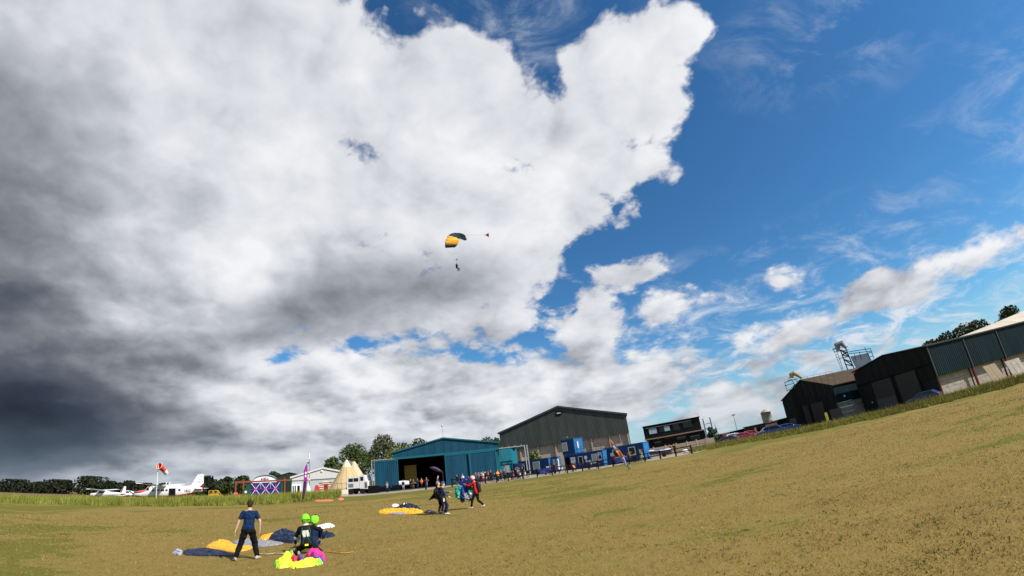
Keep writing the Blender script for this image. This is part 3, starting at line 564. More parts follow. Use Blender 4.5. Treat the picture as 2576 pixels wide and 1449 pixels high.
# dark green shed behind it
A2, B2 = gd(694, 150), gd(752, 150); W2 = Wall(A2, B2); gs = thing('green_shed', 'dark green gabled shed behind the arched hangar', 'shed', A2, W2.rz)
zr = W2.uz(w3(2060, 392))[1]; ze = W2.uz(w3(2350, 470))[1]-.3; xr = W2.uz(w3(2060, 392))[0]; w_ = 9.5
q = MB(); q.prism([(xr-w_, 0), (xr-w_, ze-1.2), (xr, zr), (xr+w_, ze-1.2), (xr+w_, 0)], 0, 18); q.build('wall', mat('shed_green', (.018, .035, .022), .8), gs)
q = MB()
for s_ in (-1, 1): q.add([(xr, -.3, zr+.12), (xr+s_*(w_+.4), -.3, ze-1.18), (xr+s_*(w_+.4), 18.4, ze-1.18), (xr, 18.4, zr+.12), (xr, -.3, zr+.02), (xr+s_*(w_+.4), -.3, ze-1.28), (xr+s_*(w_+.4), 18.4, ze-1.28), (xr, 18.4, zr+.02)], [(0, 1, 2, 3), (4, 7, 6, 5), (0, 4, 5, 1), (1, 5, 6, 2), (2, 6, 7, 3)])
q.build('roof', mat('shed_roof_green', (.03, .045, .03), .8), gs)
# odd things in front of the gantry: green water bowser and red trolley
b0 = gd(619, 112); t = thing('water_bowser', 'green box tank with pale disc beneath the red gantry\'s end post', 'tank', b0, face_axis(b0, 0))
q = MB(); q.prism([(-.8, .5), (-.8, 1.6), (-.5, 1.95), (.1, 2.0), (.35, 2.35), (.75, 1.9), (.8, .5)], -.6, .6); q.build('tank_body', mat('bowser_green', (.02, .07, .035), .6), t)
q = MB(); q.tube([(-.1, -.60, 1.2), (-.1, -.64, 1.2)], .28, 16); q.build('pale_disc', M_offw, t)
for x in (-.55, .55): q = MB(); q.tube([(x, -.55, .3), (x, .55, .3)], .3, 12); q.build('wheel', M_rubber, t)
b0 = gd(600, 112); t = thing('red_trolley', 'low red and pink trolley beside the green tank', 'trolley', b0, face_axis(b0, 0))
q = MB(); q.box(-1.1, .7, -.5, .5, .55, .8); q.build('bed', M_red, t); q = MB(); q.box(-1.0, -.2, -.45, .45, .8, 1.2); q.build('load', mat('pink_canvas', (.5, .12, .16), .8), t)
for x in (-.8, .45): q = MB(); q.tube([(x, -.5, .28), (x, .5, .28)], .28, 10); q.build('wheel', M_rubber, t)
# grey gabled hall
A, B = gd(734, 122), gd(850, 122); W_ = Wall(A, B); U = lambda X, Y, v=0.: W_.uz(w4(X, Y), v)
hall = thing('grey_hall', 'pale grey gabled hall with white doors between hangar and tipi', 'hall', A, W_.rz)
xr, zr = U(1085, 528); ze = U(162, 795)[1]; xR = 2*xr; zm = U(700, 870)[1]
gab = lambda x: ze+(zr-ze)*(1-abs(x-xr)/xr)
q = MB(); q.corr(0, xR, gab, zm, -.02, .3, .012); q.build('gable_cladding', mat('pale_grey_sheet', (.50, .50, .52), .6, var=.05), hall)
q = MB(); q.prism([(0.02, 0), (0.02, ze-.05), (xr, zr-.05), (xR-.02, ze-.05), (xR-.02, 0)], .05, 22); q.build('wall', mat('pale_blue_grey_wall', (.42, .46, .49), .7), hall)
q = MB()
for s_ in (-1, 1): q.add([(xr, -.35, zr+.16), (xr+s_*(xr+.4), -.35, ze+.02), (xr+s_*(xr+.4), 22.3, ze+.02), (xr, 22.3, zr+.16), (xr, -.35, zr-.25), (xr+s_*(xr+.4), -.35, ze-.40), (xr+s_*(xr+.4), 22.3, ze-.2), (xr, 22.3, zr+.0)], [(0, 1, 2, 3), (4, 7, 6, 5), (0, 4, 5, 1), (1, 5, 6, 2), (2, 6, 7, 3)])
q.build('roof', mat('pale_roof_sheet', (.55, .54, .56), .6), hall)
q = MB(); x1, z1_ = U(460, 1000); q.box(.05, x1, -.9, .0, 0, z1_); pr_ = q.build('white_porch', M_white, hall)
for X0, X1, m_, nm in ((205, 240, M_glass, 'window'), (265, 300, M_glass, 'window'), (340, 415, M_black, 'doorway')):
    xa, xb = U(X0, 1100, -.9)[0], U(X1, 1100, -.9)[0]; q = MB(); q.box(xa, xb, -.93, -.88, .3 if nm == 'window' else 0, z1_-.4); q.build(nm, m_, hall)
q = MB(); q.ball((xr+U(1060, 630)[0]-xr, -.12, U(1060, 630)[1]), .28, 10); q.build('gable_lamp', M_white, hall)
q = MB(); q.box(0, xR, -.12, -.03, zm-.14, zm+.02); q.build('lower_trim', M_steel, hall)
# kiosk, white cone, red board in front of the hall
b0 = gd(820, 108); t = thing('brick_kiosk', 'small cream and red banded kiosk with round gable beside the tipi', 'kiosk', b0, face_axis(b0, 0)); M_cream = mat('cream_render', (.62, .55, .44), .8)
q = MB(); q.box(-1.35, 1.35, 0, 2, 0, 2.2); q.build('wall', M_cream, t)
for k in range(4):
    for x0, x1 in ((-1.38, -.5), (.5, 1.38)): q = MB(); q.box(x0, x1, -.03, .0, .25+k*.5, .45+k*.5); q.build('red_band', M_red, t)
n = 10; q = MB(); q.prism([(-.75, 2.0)] + [(-.75*math.cos(math.pi*k/n), 2.2+.55*math.sin(math.pi*k/n)) for k in range(n+1)] + [(.75, 2.0)], -.06, .3); q.build('round_gable', M_cream, t)
q = MB(); q.box(-.42, .42, -.05, .01, 0, 1.95); q.build('door', M_maroon, t)
q = MB(); q.box(-1.5, 1.5, -.1, 2.1, 2.2, 2.34); q.build('roof', M_maroon, t)
b0 = gd(776, 104); t = thing('white_cone_tent', 'small pointed white cone beside the grey mast', 'tent', b0); q = MB(); q.lathe([(.62, 0), (.6, .5), (.28, 1.7), (.04, 2.35)], 12); q.build('canvas', M_white, t, True); q = MB(); q.tube([(0, 0, 2.3), (0, 0, 2.6)], .03, 6); q.build('peak_pole', M_wood, t)
b0 = gd(798, 106); t = thing('red_board', 'red round-topped board standing near the kiosk', 'board', b0, face_axis(b0, 0))
q = MB(); q.prism([(-.5, .6), (-.5, 1.5), (-.3, 1.9), (.1, 1.9), (.5, 1.4), (.5, .6)], -.05, .05); q.build('panel', mat('bright_red', (.5, .04, .06), .6), t)
for x in (-.5, .5): q = MB(); q.box(x-.05, x+.05, .05, .12, 0, 1.2); q.build('leg', M_wood, t)
# tall mast
b0 = gd(779, 104); t = thing('radio_mast', 'tall slim grey mast with white tip behind the purple flag', 'mast', b0); h_ = hz(b0, 1153)
q = MB(); q.tube([(0, 0, 0), (0, 0, h_*.5), (0, 0, h_)], [.11, .09, .06], 8); q.build('pole', M_steel, t); q = MB(); q.tube([(0, 0, h_-.1), (0, 0, h_+1.1)], [.14, .10], 8); q.build('antenna', M_white, t)
for zz in (h_*.42, h_*.62): q = MB(); q.box(-.18, .18, -.2, -.02, zz-.2, zz+.2); q.build('junction_box', M_white, t)
q = MB(); q.box(-.42, -.05, -.1, .1, h_*.86, h_*.9); q.build('camera_arm', M_dsteel, t)
# feather flags
def feather_flag(label, base, tip_px, wid, cols, side, cat='flag', word=None):
    t = thing('feather_flag', label, cat, base, face_axis(base, 0)); d = Vector(ray(*tip_px)); k = math.hypot(base.x, base.y)/math.hypot(d.x, d.y); tip = Vector((0, 0, CAMH)) + d*k - base
    tip = Matrix.Rotation(-face_axis(base, 0), 3, 'Z') @ tip; n = 12; top = tip
    cur = [Vector((0, 0, 0)).lerp(top, i/n) + Vector((side*-.22*math.sin(math.pi*i/n), .06*math.sin(4*i/n), 0)) for i in range(n+1)]
    q = MB(); q.tube(cur, [.03]*(n//2) + [.02]*(n+1-n//2), 6); q.build('pole', M_dsteel, t)
    for j, (i0, i1, m) in enumerate(cols):
        vs, fs = [], []; m_ = 5
        for i in range(i0, i1+1):
            f = i/n; w_ = wid*min(1, .35+1.6*(f-.02))*(min(1, (1.02-f)*6)) if f > .02 else wid*.25
            for k2_ in range(m_): u_ = k2_/(m_-1); vs.append(cur[i] + Vector((side*w_*u_, .05*math.sin(5*u_+i*.8), -.25*w_*u_)))
        for i in range(i1-i0):
            for k2_ in range(m_-1): a_ = i*m_+k2_; fs.append((a_, a_+1, a_+m_+1, a_+m_))
        q = MB(); q.add(vs, fs); o = q.build('banner_panel', m, t, True); sd = o.modifiers.new('thick', 'SOLIDIFY'); sd.thickness = .012
    q = MB(); q.lathe([(.16, 0), (.16, .08), (.05, .12)], 10); q.build('base_weight', M_dsteel, t)
    return t, cur
M_pur = mat('magenta_cloth', (.35, .03, .30), .8); M_pur2 = mat('plum_cloth', (.07, .02, .075), .8, var=.4, scale=8); M_org = mat('flag_orange', (.60, .22, .08), .8); M_lil = mat('flag_lilac', (.33, .33, .48), .8, var=.25, scale=3)
tf, cur = feather_flag('narrow purple feather flag standing at the end of the tall grass', gd(762, 62.5), (773, 1166), .42, [(1, 6, M_pur2), (6, 12, M_pur)], -1)
for i in (8, 9): q = MB(); q.ball(cur[i] + Vector((-.2, -.05, 0)), (.11, .03, .16), 8); q.build('white_mark', M_white, tf)
tf, cur = feather_flag('leaning orange and lilac feather flag on the mown grass', gnd(1583, 1180), (1537, 1107), .40, [(1, 5, M_lil), (5, 8, M_org), (8, 10, M_lil), (10, 12, M_org)], -1)
# tipi pair
b0 = gd(874, 98); t = thing('tipi', 'large tan canvas tipi with pale cap and crossed pole tips', 'tipi', b0, .2); h_ = hz(b0, 1155); rb = 4.3
M_can = mat('tan_canvas', (.50, .37, .20), .85, var=.06, scale=1.2); M_cap = mat('cream_canvas', (.62, .54, .38), .85, var=.05)
def cone(b, r0, r1, z0, z1, c=(0, 0), n=18, sag=.0): b.lathe([(r0+(r1-r0)*f - sag*math.sin(math.pi*f), z0+(z1-z0)*f) for f in np.linspace(0, 1, 6)], n, c=c)
q = MB(); cone(q, rb, .95, 0, h_*.78, sag=.12); q.build('canvas', M_can, t)
q = MB(); cone(q, 1.05, .16, h_*.76, h_*.985, n=18); q.build('cap', M_cap, t)
for k in range(9):
    a = 2*math.pi*k/9; q = MB(); q.tube([(-.18*math.cos(a), -.18*math.sin(a), h_*.95), (.42*math.cos(a), .42*math.sin(a), h_*1.05)], .035, 5); q.build('pole_tip', M_wood, t)
for k in range(9):
    a = 2*math.pi*k/9; q = MB(); q.tube([(math.cos(a)*(rb+.02), math.sin(a)*(rb+.02), .02), (math.cos(a)*(.5*(rb+.95)-.09), math.sin(a)*(.5*(rb+.95)-.09), h_*.39), (math.cos(a)*.98, math.sin(a)*.98, h_*.78)], .018, 4); q.build('seam', mat('canvas_seam', (.46, .34, .18), .9), t)
b0 = gd(892, 104); t = thing('tipi', 'second tan tipi with grey vent, half hidden behind the large one', 'tipi', b0, .5); h2 = hz(b0, 1161)
q = MB(); cone(q, 4.2, .35, 0, h2, sag=.1); q.build('canvas', mat('pale_tan_canvas', (.50, .42, .30), .85), t); q = MB(); q.ball((-.75, -.5, h2*.90), (.5, .3, .75), 12); q.build('vent', mat('grey_mesh', (.17, .17, .18), .9), t, True)
# terrace with railing and painted blocks
A, B = gd(826, 84), gd(884, 84); W_ = Wall(A, B); t = thing('terrace_railing', 'brown timber railing with posts in front of the tipi', 'railing', A, W_.rz)
for k in range(6): x = W_.L*k/5; q = MB(); q.box(x-.06, x+.06, -.06, .06, 0, 1.95); q.build('post', M_wood, t)
for zz in (1.92, .95): q = MB(); q.box(-.1, W_.L+.1, -.04, .04, zz-.05, zz+.05); q.build('rail', M_wood, t)
for k, (x0, x1, m_, s_) in enumerate(((824, 843, M_cream, 'cream painted'), (843.4, 857.5, mat('dark_olive_block', (.06, .06, .035), .8), 'dark olive'), (858, 877, M_cream, 'cream painted'))):
    Wb = Wall(gd(x0, 80), gd(x1, 80)); t = thing('barrier_block', ['cream painted block at the grass end of the row below the railing', 'dark olive block between two cream blocks', 'cream painted block beside the white truck'][k], 'block', Wb.A, Wb.rz, 'painted blocks below the terrace railing')
    q = MB(); q.prism([(.03, 0), (.03, .82), (.08, .88), (Wb.L-.08, .88), (Wb.L-.03, .82), (Wb.L-.03, 0)], 0, .55); q.build('block', m_, t); q = MB(); q.box(.1, Wb.L-.1, -.008, .0, .1, .16); q.build('foot_line', M_dsteel, t)
# white truck
A, B = gd(874, 80.5), gd(926, 78.8); W_ = Wall(A, B); t = thing('truck', 'white box-bodied truck with dark windows parked beside the hangar door', 'truck', A, W_.rz); Lt = W_.L
q = MB(); q.box(0, Lt*.60, 0, 2.2, .95, 2.75); bd = q.build('body', M_white, t)
q = MB(); q.prism([(Lt*.62, .85), (Lt*.62, 3.0), (Lt*.86, 3.0), (Lt*.92, 2.1), (Lt, 2.0), (Lt, .75)], .0, 2.2); q.build('cab', M_white, t)
q = MB(); q.box(.02, Lt*.6, .02, 2.18, 2.75, 2.83); q.build('body_roof', M_white, t)
for x0, x1 in ((.08, .30), (.33, .56)): q = MB(); q.box(Lt*x0, Lt*x1, -.02, .02, 2.05, 2.6); q.build('window', M_glass, t)
q = MB(); q.box(Lt*.66, Lt*.80, -.02, .02, 2.1, 2.75); q.build('cab_window', M_glass, t)
for k in range(8): q = MB(); q.box(Lt*(.07+.032*k), Lt*(.085+.032*k), -.02, .0, 1.15, 1.75); q.build('louvre', M_dsteel, t)
for k in range(9): q = MB(); q.box(Lt*.86, Lt*.97, -.03, -.0, .95+.1*k, 1.0+.1*k); q.build('grille_bar', M_dsteel, t)
for x in (.15, .72):
    for y in (.05, 1.85): q = MB(); q.tube([(Lt*x, y, .5), (Lt*x, y+.3, .5)], .5, 16); q.build('wheel', M_rubber, t)
q = MB(); q.box(.1, Lt*.97, .12, 2.05, .45, .95); q.build('chassis', M_black, t)
q = MB(); q.box(Lt*.90, Lt*.985, -.04, .02, 2.0-.35, 2.0-.15); q.build('indicator', M_orange, t)
# black bin and slim white tank beside hangar door
b0 = gd(941, 77); t = thing('waste_bin', 'square black bin standing at the foot of the hangar door', 'bin', b0, .1); q = MB(); q.prism([(-.75, 0), (-.8, 1.15), (.8, 1.15), (.75, 0)], -.6, .6); q.build('body', M_black, t); q = MB(); q.box(-.85, .85, -.65, .65, 1.15, 1.24); q.build('lid', M_dsteel, t)
# ------------------------------------------------------------------ teal hangar
A, B = gd(994, 79.0), gd(1262, 80.5); W_ = Wall(A, B); hg = thing('teal_hangar', 'big teal corrugated hangar with sliding doors and dark open bay', 'hangar', A, W_.rz)
M_teal = mat('teal_sheet', (.006, .056, .104), .55, var=.22, scale=1.1, stretch=(1, 1, .12), spec=.15); M_teal2 = mat('teal_trim', (.010, .105, .150), .5, var=.06); M_teal3 = mat('sunlit_teal_sheet', (.014, .15, .21), .5, var=.05)  # palest teal carries the annex's sunlight in its colour
U3 = lambda X, Y, v=0.: W_.uz(z3(X, Y), v); U4 = lambda X, Y, v=0.: W_.uz(z4(X, Y), v)
xl, ze = U3(1205, 470); xr_, zr = U3(1868, 262); xR, zeR = U4(592, 665); zb = 5.15; ze = (ze+zeR)/2; xo = U3(1888, 480)[0]; xd = U3(1258, 540)[0]
gab = lambda x: ze + (zr-ze)*max(0, 1-(abs(x-xr_)/((xr_-xl) if x < xr_ else (xR-xr_))))
DEP = 24
q = MB(); q.corr(xl, xR, gab, zb, 0, .30, .035); q.build('gable_cladding', M_teal, hg)
q = MB(); q.bar((xl-.2, -.1, ze+.05), (xr_, -.1, zr+.08), .35, .22); q.bar((xr_, -.1, zr+.08), (xR+.2, -.1, zeR*.0+ze+.05), .35, .22); q.build('verge_trim', M_teal2, hg)
q = MB(); q.box(xl-.1, xR+.15, -.30, -.08, zb-.05, zb+.30); q.build('door_track', M_teal2, hg)
q = MB()
for s_, xe in ((-1, xl), (1, xR)): q.add([(xr_, -.25, zr+.2), (xe+s_*.3, -.25, ze+.12), (xe+s_*.3, DEP, ze+.12), (xr_, DEP, zr+.2), (xr_, -.25, zr+.08), (xe+s_*.3, -.25, ze), (xe+s_*.3, DEP, ze), (xr_, DEP, zr+.08)], [(0, 1, 2, 3), (4, 7, 6, 5), (0, 4, 5, 1), (1, 5, 6, 2), (2, 6, 7, 3)])
q.build('roof', M_teal2, hg)
q = MB(); q.box(xl, xl+.15, .06, DEP, 0, ze); q.build('side_wall', M_teal, hg); q = MB(); q.box(xR-.15, xR, .06, DEP, 0, ze); q.build('side_wall', M_teal, hg)
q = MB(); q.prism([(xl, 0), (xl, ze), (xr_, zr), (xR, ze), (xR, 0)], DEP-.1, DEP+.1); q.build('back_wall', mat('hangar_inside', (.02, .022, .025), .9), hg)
q = MB(); q.box(xl+.15, xR-.15, .2, DEP-.2, .02, .06); q.build('floor_slab', mat('dark_bay_slab', (.05, .05, .05), .8), hg)  # bay's inner shade is put into the dark slab and back wall
# door leaves: one slid out on the left, three closing the right half
def leaf(x0, x1, v, m_, tag_=None):
    q = MB(); q.corr(x0, x1, zb-.12, .08, v, .30, .035); o = q.build('door_leaf', m_, hg)
    q = MB(); q.box(x0-.02, x0+.12, v-.09, v+.06, .02, zb-.06); q.box(x1-.12, x1+.02, v-.09, v+.06, .02, zb-.06); q.box(x0+.12, x1-.12, v-.08, v+.05, zb-.25, zb-.07); q.build('door_frame', M_teal2, o); return o
xa = U3(948, 700, -.35)[0]; leaf(xa, xd, -.35, M_teal)
x1 = U3(2228, 600)[0]; x2 = U4(552, 800)[0]
leaf(xo, x1-.05, -.2, M_teal); leaf(x1+.1, x2, -.45, M_teal)
q = MB(); q.box(x1-.10, x1+.14, -.62, -.5, .02, zb-.02); q.build('door_post', M_teal2, hg)
q = MB(); q.box(x2+.05, xR, -.06, .02, 0, zb); q.build('corner_panel', M_teal2, hg)
# gantry ends of the sliding track
for side, X0, X1, fn in (('l', 905, 1205, U3), ('r', 600, 1040, U4)):
    x0, x1 = (U3(905, 560, -.35)[0], xl) if side == 'l' else (xR, U4(1005, 900, -.35)[0])
    q = MB(); q.box(x0, x1, -.42, -.30, zb+.02, zb+.16); q.box(x0, x1, -.02, .10, zb+.02, zb+.16); q.build('track_rail', M_steel, hg)
    for k in range(4): xx = x0+(x1-x0)*(k+.5)/4; q = MB(); q.box(xx-.05, xx+.05, -.42, .10, zb+.14, zb+.34); q.build('track_bracket', M_steel, hg)
    xe = x0 if side == 'l' else x1
    for dx in (0, .45): q = MB(); q.box(xe+dx-.09, xe+dx+.09, -.42, -.22, 0, zb+.2); q.build('gantry_post', M_steel, hg)
q = MB(); q.bar((x2+.7, -.3, zb), (xR+1.0, -.3, .6), .1); q.build('brace', M_dsteel, hg)
q = MB(); q.tube([(xr_+.1, .3, zr), (xr_+.05, .3, zr+2.1)], .03, 6); q.ball((xr_+.05, .3, zr+2.2), .16, 8); q.build('ridge_aerial', M_steel, hg)
# lean-to annex on the hangar's right with chamfered corner
xa0, xa1, xa2 = xR+.1, U4(790, 800, 2.)[0], U4(885, 800, 2.)[0]
an = thing('hangar_annex', 'bright teal annex with chamfered corner against the hangar\'s lit side', 'annex', W_.P(0, 2.), W_.rz)
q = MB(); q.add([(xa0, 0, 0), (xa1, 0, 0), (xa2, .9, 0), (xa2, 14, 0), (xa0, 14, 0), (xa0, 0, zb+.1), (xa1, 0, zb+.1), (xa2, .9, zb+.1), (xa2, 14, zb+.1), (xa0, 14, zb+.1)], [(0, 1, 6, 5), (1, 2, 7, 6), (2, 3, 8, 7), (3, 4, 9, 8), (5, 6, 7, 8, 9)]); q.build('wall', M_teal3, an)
q = MB(); q.box(xa0-.05, xa2+.1, -.1, 14, zb+.1, zb+.22); q.build('roof_edge', M_teal2, an)
q = MB(); q.box(xa0+.9, xa0+1.9, -.06, .0, 0, 2.2); q.build('door', mat('grey_door', (.22, .25, .27), .6), an)
b0 = W_.P(xa1-.2, .2); t = thing('blue_locker', 'tall dark blue steel locker between hangar annex and low cabin', 'locker', b0, W_.rz); q = MB(); q.box(0, 1.25, -.6, .6, .05, 2.35); q.build('body', M_navy, t); q = MB(); q.box(.6, .63, -.62, -.6, .15, 2.25); q.build('door_gap', M_black, t)
# things inside the open bay
b0 = W_.P(xd+1.0, 3.0); t = thing('ochre_curtain', 'ochre fabric hanging just inside the hangar\'s open bay', 'curtain', b0, W_.rz); n = 14
q = MB(); q.add([(x*.16, .1*math.sin(x*1.7), z) for z in (.9, 4.0) for x in range(n)], [(i, i+1, n+i+1, n+i) for i in range(n-1)]); q.build('fabric', mat('ochre_cloth', (.22, .18, .04), .9), t, True); q = MB(); q.tube([(-.1, 0, 4.0), (2.3, 0, 4.0)], .03, 6); q.build('rail', M_steel, t)
b0 = W_.P(xd+.8, 1.2); t = thing('covered_plane_nose', 'white cowling of a plane peeping past the hangar door edge', 'aeroplane', b0, W_.rz)
q = MB(); fuselage(q, [(1.3, .15, 1.0, 1.25), (1.0, .4, .8, 1.4), (0, .5, .7, 1.55), (-2.5, .4, .8, 1.5)], 12); q.build('cowling', M_white, t, True); q = MB(); q.tube([(0, -.3, .25), (0, -.1, .25)], .25, 12); q.build('wheel', M_rubber, t); q = MB(); q.tube([(0, -.2, .85), (0, -.2, .3)], .05, 6); q.build('landing_leg', M_steel, t)
def bench_row(label, P0, rz, L, m_=M_black):
    t = thing('bench', label, 'bench', P0, rz); q = MB(); q.box(0, L, -.2, .2, .42, .48); q.build('seat', m_, t); q = MB(); q.box(0, L, .2, .25, .55, .95); q.build('backrest', m_, t)
    for x in (.2, L-.2): q = MB(); q.box(x-.04, x+.04, -.18, .22, 0, .42); q.build('leg', m_, t)
bench_row('dark bench along the foot of the slid-open hangar door', W_.P(xa+.5, -.9), W_.rz, 1.9); bench_row('dark bench nearest the hangar bay, beneath the open door', W_.P(xa+2.7, -.9), W_.rz, 1.5)
# ------------------------------------------------------------------ grey barn
A, B = gd(1259, 99), gd(1597, 96); W_ = Wall(A, B); bn = thing('grey_barn', 'tall dark grey gabled barn with concrete panel base behind the blue cabins', 'barn', A, W_.rz)
U4 = lambda X, Y, v=0.: W_.uz(z4(X, Y), v); U5 = lambda X, Y, v=0.: W_.uz(z5(X, Y), v)
x0, zl = U4(618, 550); xr_, zr = U5(420, 190); x1, zrr = U5(1592, 318); ze = (zl+zrr)/2; zc = (U5(300, 825)[1]+U5(1600, 632)[1])/2
gab = lambda x: ze + (zr-ze)*max(0, 1-(abs(x-xr_)/((xr_-x0) if x < xr_ else (x1-xr_))))
M_gcl = mat('slate_grey_sheet', (.052, .060, .058), .6, var=.18, scale=.8, stretch=(1, 1, .12)); M_cpan = mat('pale_concrete', (.36, .31, .26), .9, var=.12, scale=.8, bump=.15)
q = MB(); q.corr(x0, x1, gab, zc, 0, .33, .022); q.build('gable_cladding', M_gcl, bn)
q = MB(); q.bar((x0-.3, -.12, ze+.08), (xr_, -.12, zr+.12), .45, .35); q.bar((xr_, -.12, zr+.12), (x1+.3, -.12, ze+.08), .45, .35); q.build('verge_trim', M_dsteel, bn)
q = MB()
for s_, xe in ((-1, x0), (1, x1)): q.add([(xr_, -.3, zr+.3), (xe+s_*.4, -.3, ze+.15), (xe+s_*.4, 40, ze+.15), (xr_, 40, zr+.3), (xr_, -.3, zr+.12), (xe+s_*.4, -.3, ze), (xe+s_*.4, 40, ze), (xr_, 40, zr+.12)], [(0, 1, 2, 3), (4, 7, 6, 5), (0, 4, 5, 1), (1, 5, 6, 2), (2, 6, 7, 3)])
q.build('roof', mat('barn_roof', (.14, .14, .14), .8), bn)
for xe in (x0+.05, x1-.05): q = MB(); q.box(xe-.1, xe+.1, .1, 39, zc, ze); q.build('side_cladding', M_gcl, bn)
n = 7; xs_ = np.linspace(x0+.3, x1-.3, n+1)
for k in range(n):
    for j in range(3):
        za, zb_ = zc*j/3+.02, zc*(j+1)/3-.02
        q = MB(); q.box(xs_[k]+.02, xs_[k+1]-.02, .75, .95, za, zb_ + (.6 if j == 2 else 0)); q.build('concrete_panel', M_cpan, bn)
for x in xs_: q = MB(); q.box(x-.17, x+.17, .3, .74, 0, zc+.3); q.build('stanchion', M_cpan, bn)
q = MB(); q.box(x0, x1, .96, 1.1, 0, zc+1); q.build('inner_lining', M_gcl, bn)
xv, zv = U5(438, 295); q = MB(); q.box(xv-.55, xv+.55, -.14, -.06, zv-.45, zv+.4); vn = q.build('gable_vent', M_black, bn); q = MB(); q.box(xv-.4, xv+.4, -.18, -.13, zv-.08, zv+.12); q.build('vent_slat', M_offw, vn)
# ------------------------------------------------------------------ blue cabins
M_bl = mat('cabin_blue', (.009, .046, .165), .5, var=.08, scale=.8, spec=.2); M_bl2 = mat('cabin_frame_blue', (.014, .085, .25), .5, var=.08); M_bl3 = mat('cabin_sunlit_blue', (.03, .15, .36), .5, var=.2, scale=2.)  # light blue puts the sunlight on the cabin ends into the colour
M_shut = mat('roller_shutter', (.42, .42, .38), .7, var=.05, scale=14, stretch=(.2, .2, 1))
def cabin(label, P0, rz, L, Wd=2.44, H=2.6, z=0., group='blue steel cabins', ribs=True):
    t = thing('site_cabin', label, 'cabin', (P0[0], P0[1], z), rz, group)
    q = MB(); q.corr(.15, L-.15, H-.16, .16, .03, .28, .03); q.build('front_wall', M_bl, t)
    q = MB(); q.box(.05, L-.05, .07, Wd-.05, .1, H-.05); q.build('shell', M_bl, t)
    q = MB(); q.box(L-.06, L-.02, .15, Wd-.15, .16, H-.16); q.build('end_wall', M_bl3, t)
    for x in (0, L-.16):
        for y in (0, Wd-.16): q = MB(); q.box(x, x+.16, y, y+.16, 0, H); q.build('corner_post', M_bl2, t)
    for zz in (0, H-.16):
        for ya in (.005, Wd-.155): q = MB(); q.box(.16, L-.16, ya, ya+.15, zz+.005, zz+.155); q.build('side_rail', M_bl2, t)
        for xa_ in (.005, L-.155): q = MB(); q.box(xa_, xa_+.15, .16, Wd-.16, zz+.005, zz+.155); q.build('end_rail', M_bl2, t)
    q = MB(); q.box(.0, L, .0, Wd, H, H+.05); q.build('roof', mat('cabin_roof', (.05, .08, .13), .7), t)
    return t
def shutter(t, x0, x1, z0, z1, open_=False, end=None):
    q = MB(); fw = .09
    q.box(x0-fw, x1+fw, -.07, -.01, z0-fw, z0); q.box(x0-fw, x1+fw, -.07, -.01, z1, z1+fw); q.box(x0-fw, x0, -.07, -.01, z0, z1); q.box(x1, x1+fw, -.07, -.01, z0, z1); o = q.build('window_frame', M_white, t)
    q = MB(); q.box(x0, x1, -.04, -.02, z0, z1) ; q.build('pane' if open_ else 'roller_shutter', M_glass if open_ else M_shut, o)
    return o
# low cabin beside the annex: its lit end faces right
RZ = R(-33); Pa = gd(1290, 86.5)
cA = cabin('low blue cabin with pale doored end beside the hangar annex', Pa, RZ, 8.2, 4.4)
shutter(cA, 1.75, 2.85, .95, 1.75, True); shutter(cA, 4.9, 6.2, .95, 2.15)
q = MB(); q.box(1.7, 2.9, -.06, -.02, 1.78, 2.2); q.build('half_shutter', M_shut, cA)
for y0_ in (1.5, 2.75):
    q = MB(); q.box(8.14, 8.2, y0_, y0_+.85, .3, 2.2); d_ = q.build('white_door', M_white, cA); q = MB(); q.box(8.2, 8.215, y0_+.15, y0_+.7, 1.15, 2.0); q.build('pane', mat('pale_glass', (.45, .52, .58), .15), d_)
# two-storey block
A5, B5 = gd(1424, 81.5), gd(1527, 75.5); Wc = Wall(A5, B5); U5 = lambda X, Y, v=0.: Wc.uz(z5(X, Y), v); U7 = lambda X, Y, v=0.: Wc.uz(w7(X, Y), v)
RC = Wc.rz; g1 = [U5(520, 1000)[0], U5(745, 1000)[0], U5(985, 1000)[0], U5(1195, 1000)[0]]
cC = cabin('ground floor blue cabin with open door and white notice board', Wc.P(g1[0]), RC, g1[1]-g1[0])
L_ = g1[1]-g1[0]; q = MB(); q.box(.25, 1.25, -.03, .0, .1, 2.15); q.build('doorway', M_black, cC)
q = MB(); q.box(1.55, 2.62, -.05, -.012, 1.15, 2.1); nb = q.build('notice_board', M_white, cC); q = MB(); q.box(1.75, 2.4, -.06, -.05, 1.78, 1.86); q.box(1.85, 2.3, -.06, -.05, 1.62, 1.68); q.build('notice_print', M_dsteel, nb); q = MB(); q.box(2.05, 2.15, -.06, -.05, 1.35, 1.45); q.build('notice_logo', M_red, nb)
for k, (xa, xb, zz) in enumerate(((1.7, 2.5, .95), (1.6, 1.95, .75), (2.05, 2.7, .72))): q = MB(); q.box(xa, xb, -.02, -.01, zz, zz+.08); q.build('white_lettering', M_white, cC)
cD = cabin('middle ground floor blue cabin with white framed window and round sign', Wc.P(g1[1]+.03), RC, g1[2]-g1[1]-.03)
shutter(cD, .35, 1.15, .85, 2.0, True); q = MB(); q.tube([(1.95, -.02, 1.75), (1.95, -.05, 1.75)], .33, 20); q.build('round_sign', M_white, cD); q = MB(); q.box(1.8, 2.25, -.05, -.02, .95, 1.35); q.build('square_notice', M_offw, cD)
cE = cabin('ground floor blue cabin with shutter and skydiver poster', Wc.P(g1[2]+.03), RC, g1[3]-g1[2]-.03)
shutter(cE, .3, 1.2, .75, 2.05); q = MB(); q.box(1.45, 2.35, -.04, -.012, .9, 2.3); po = q.build('poster', mat('poster_sky_blue', (.16, .38, .62), .5, col2=(.5, .66, .8), scale=1.5), cE)
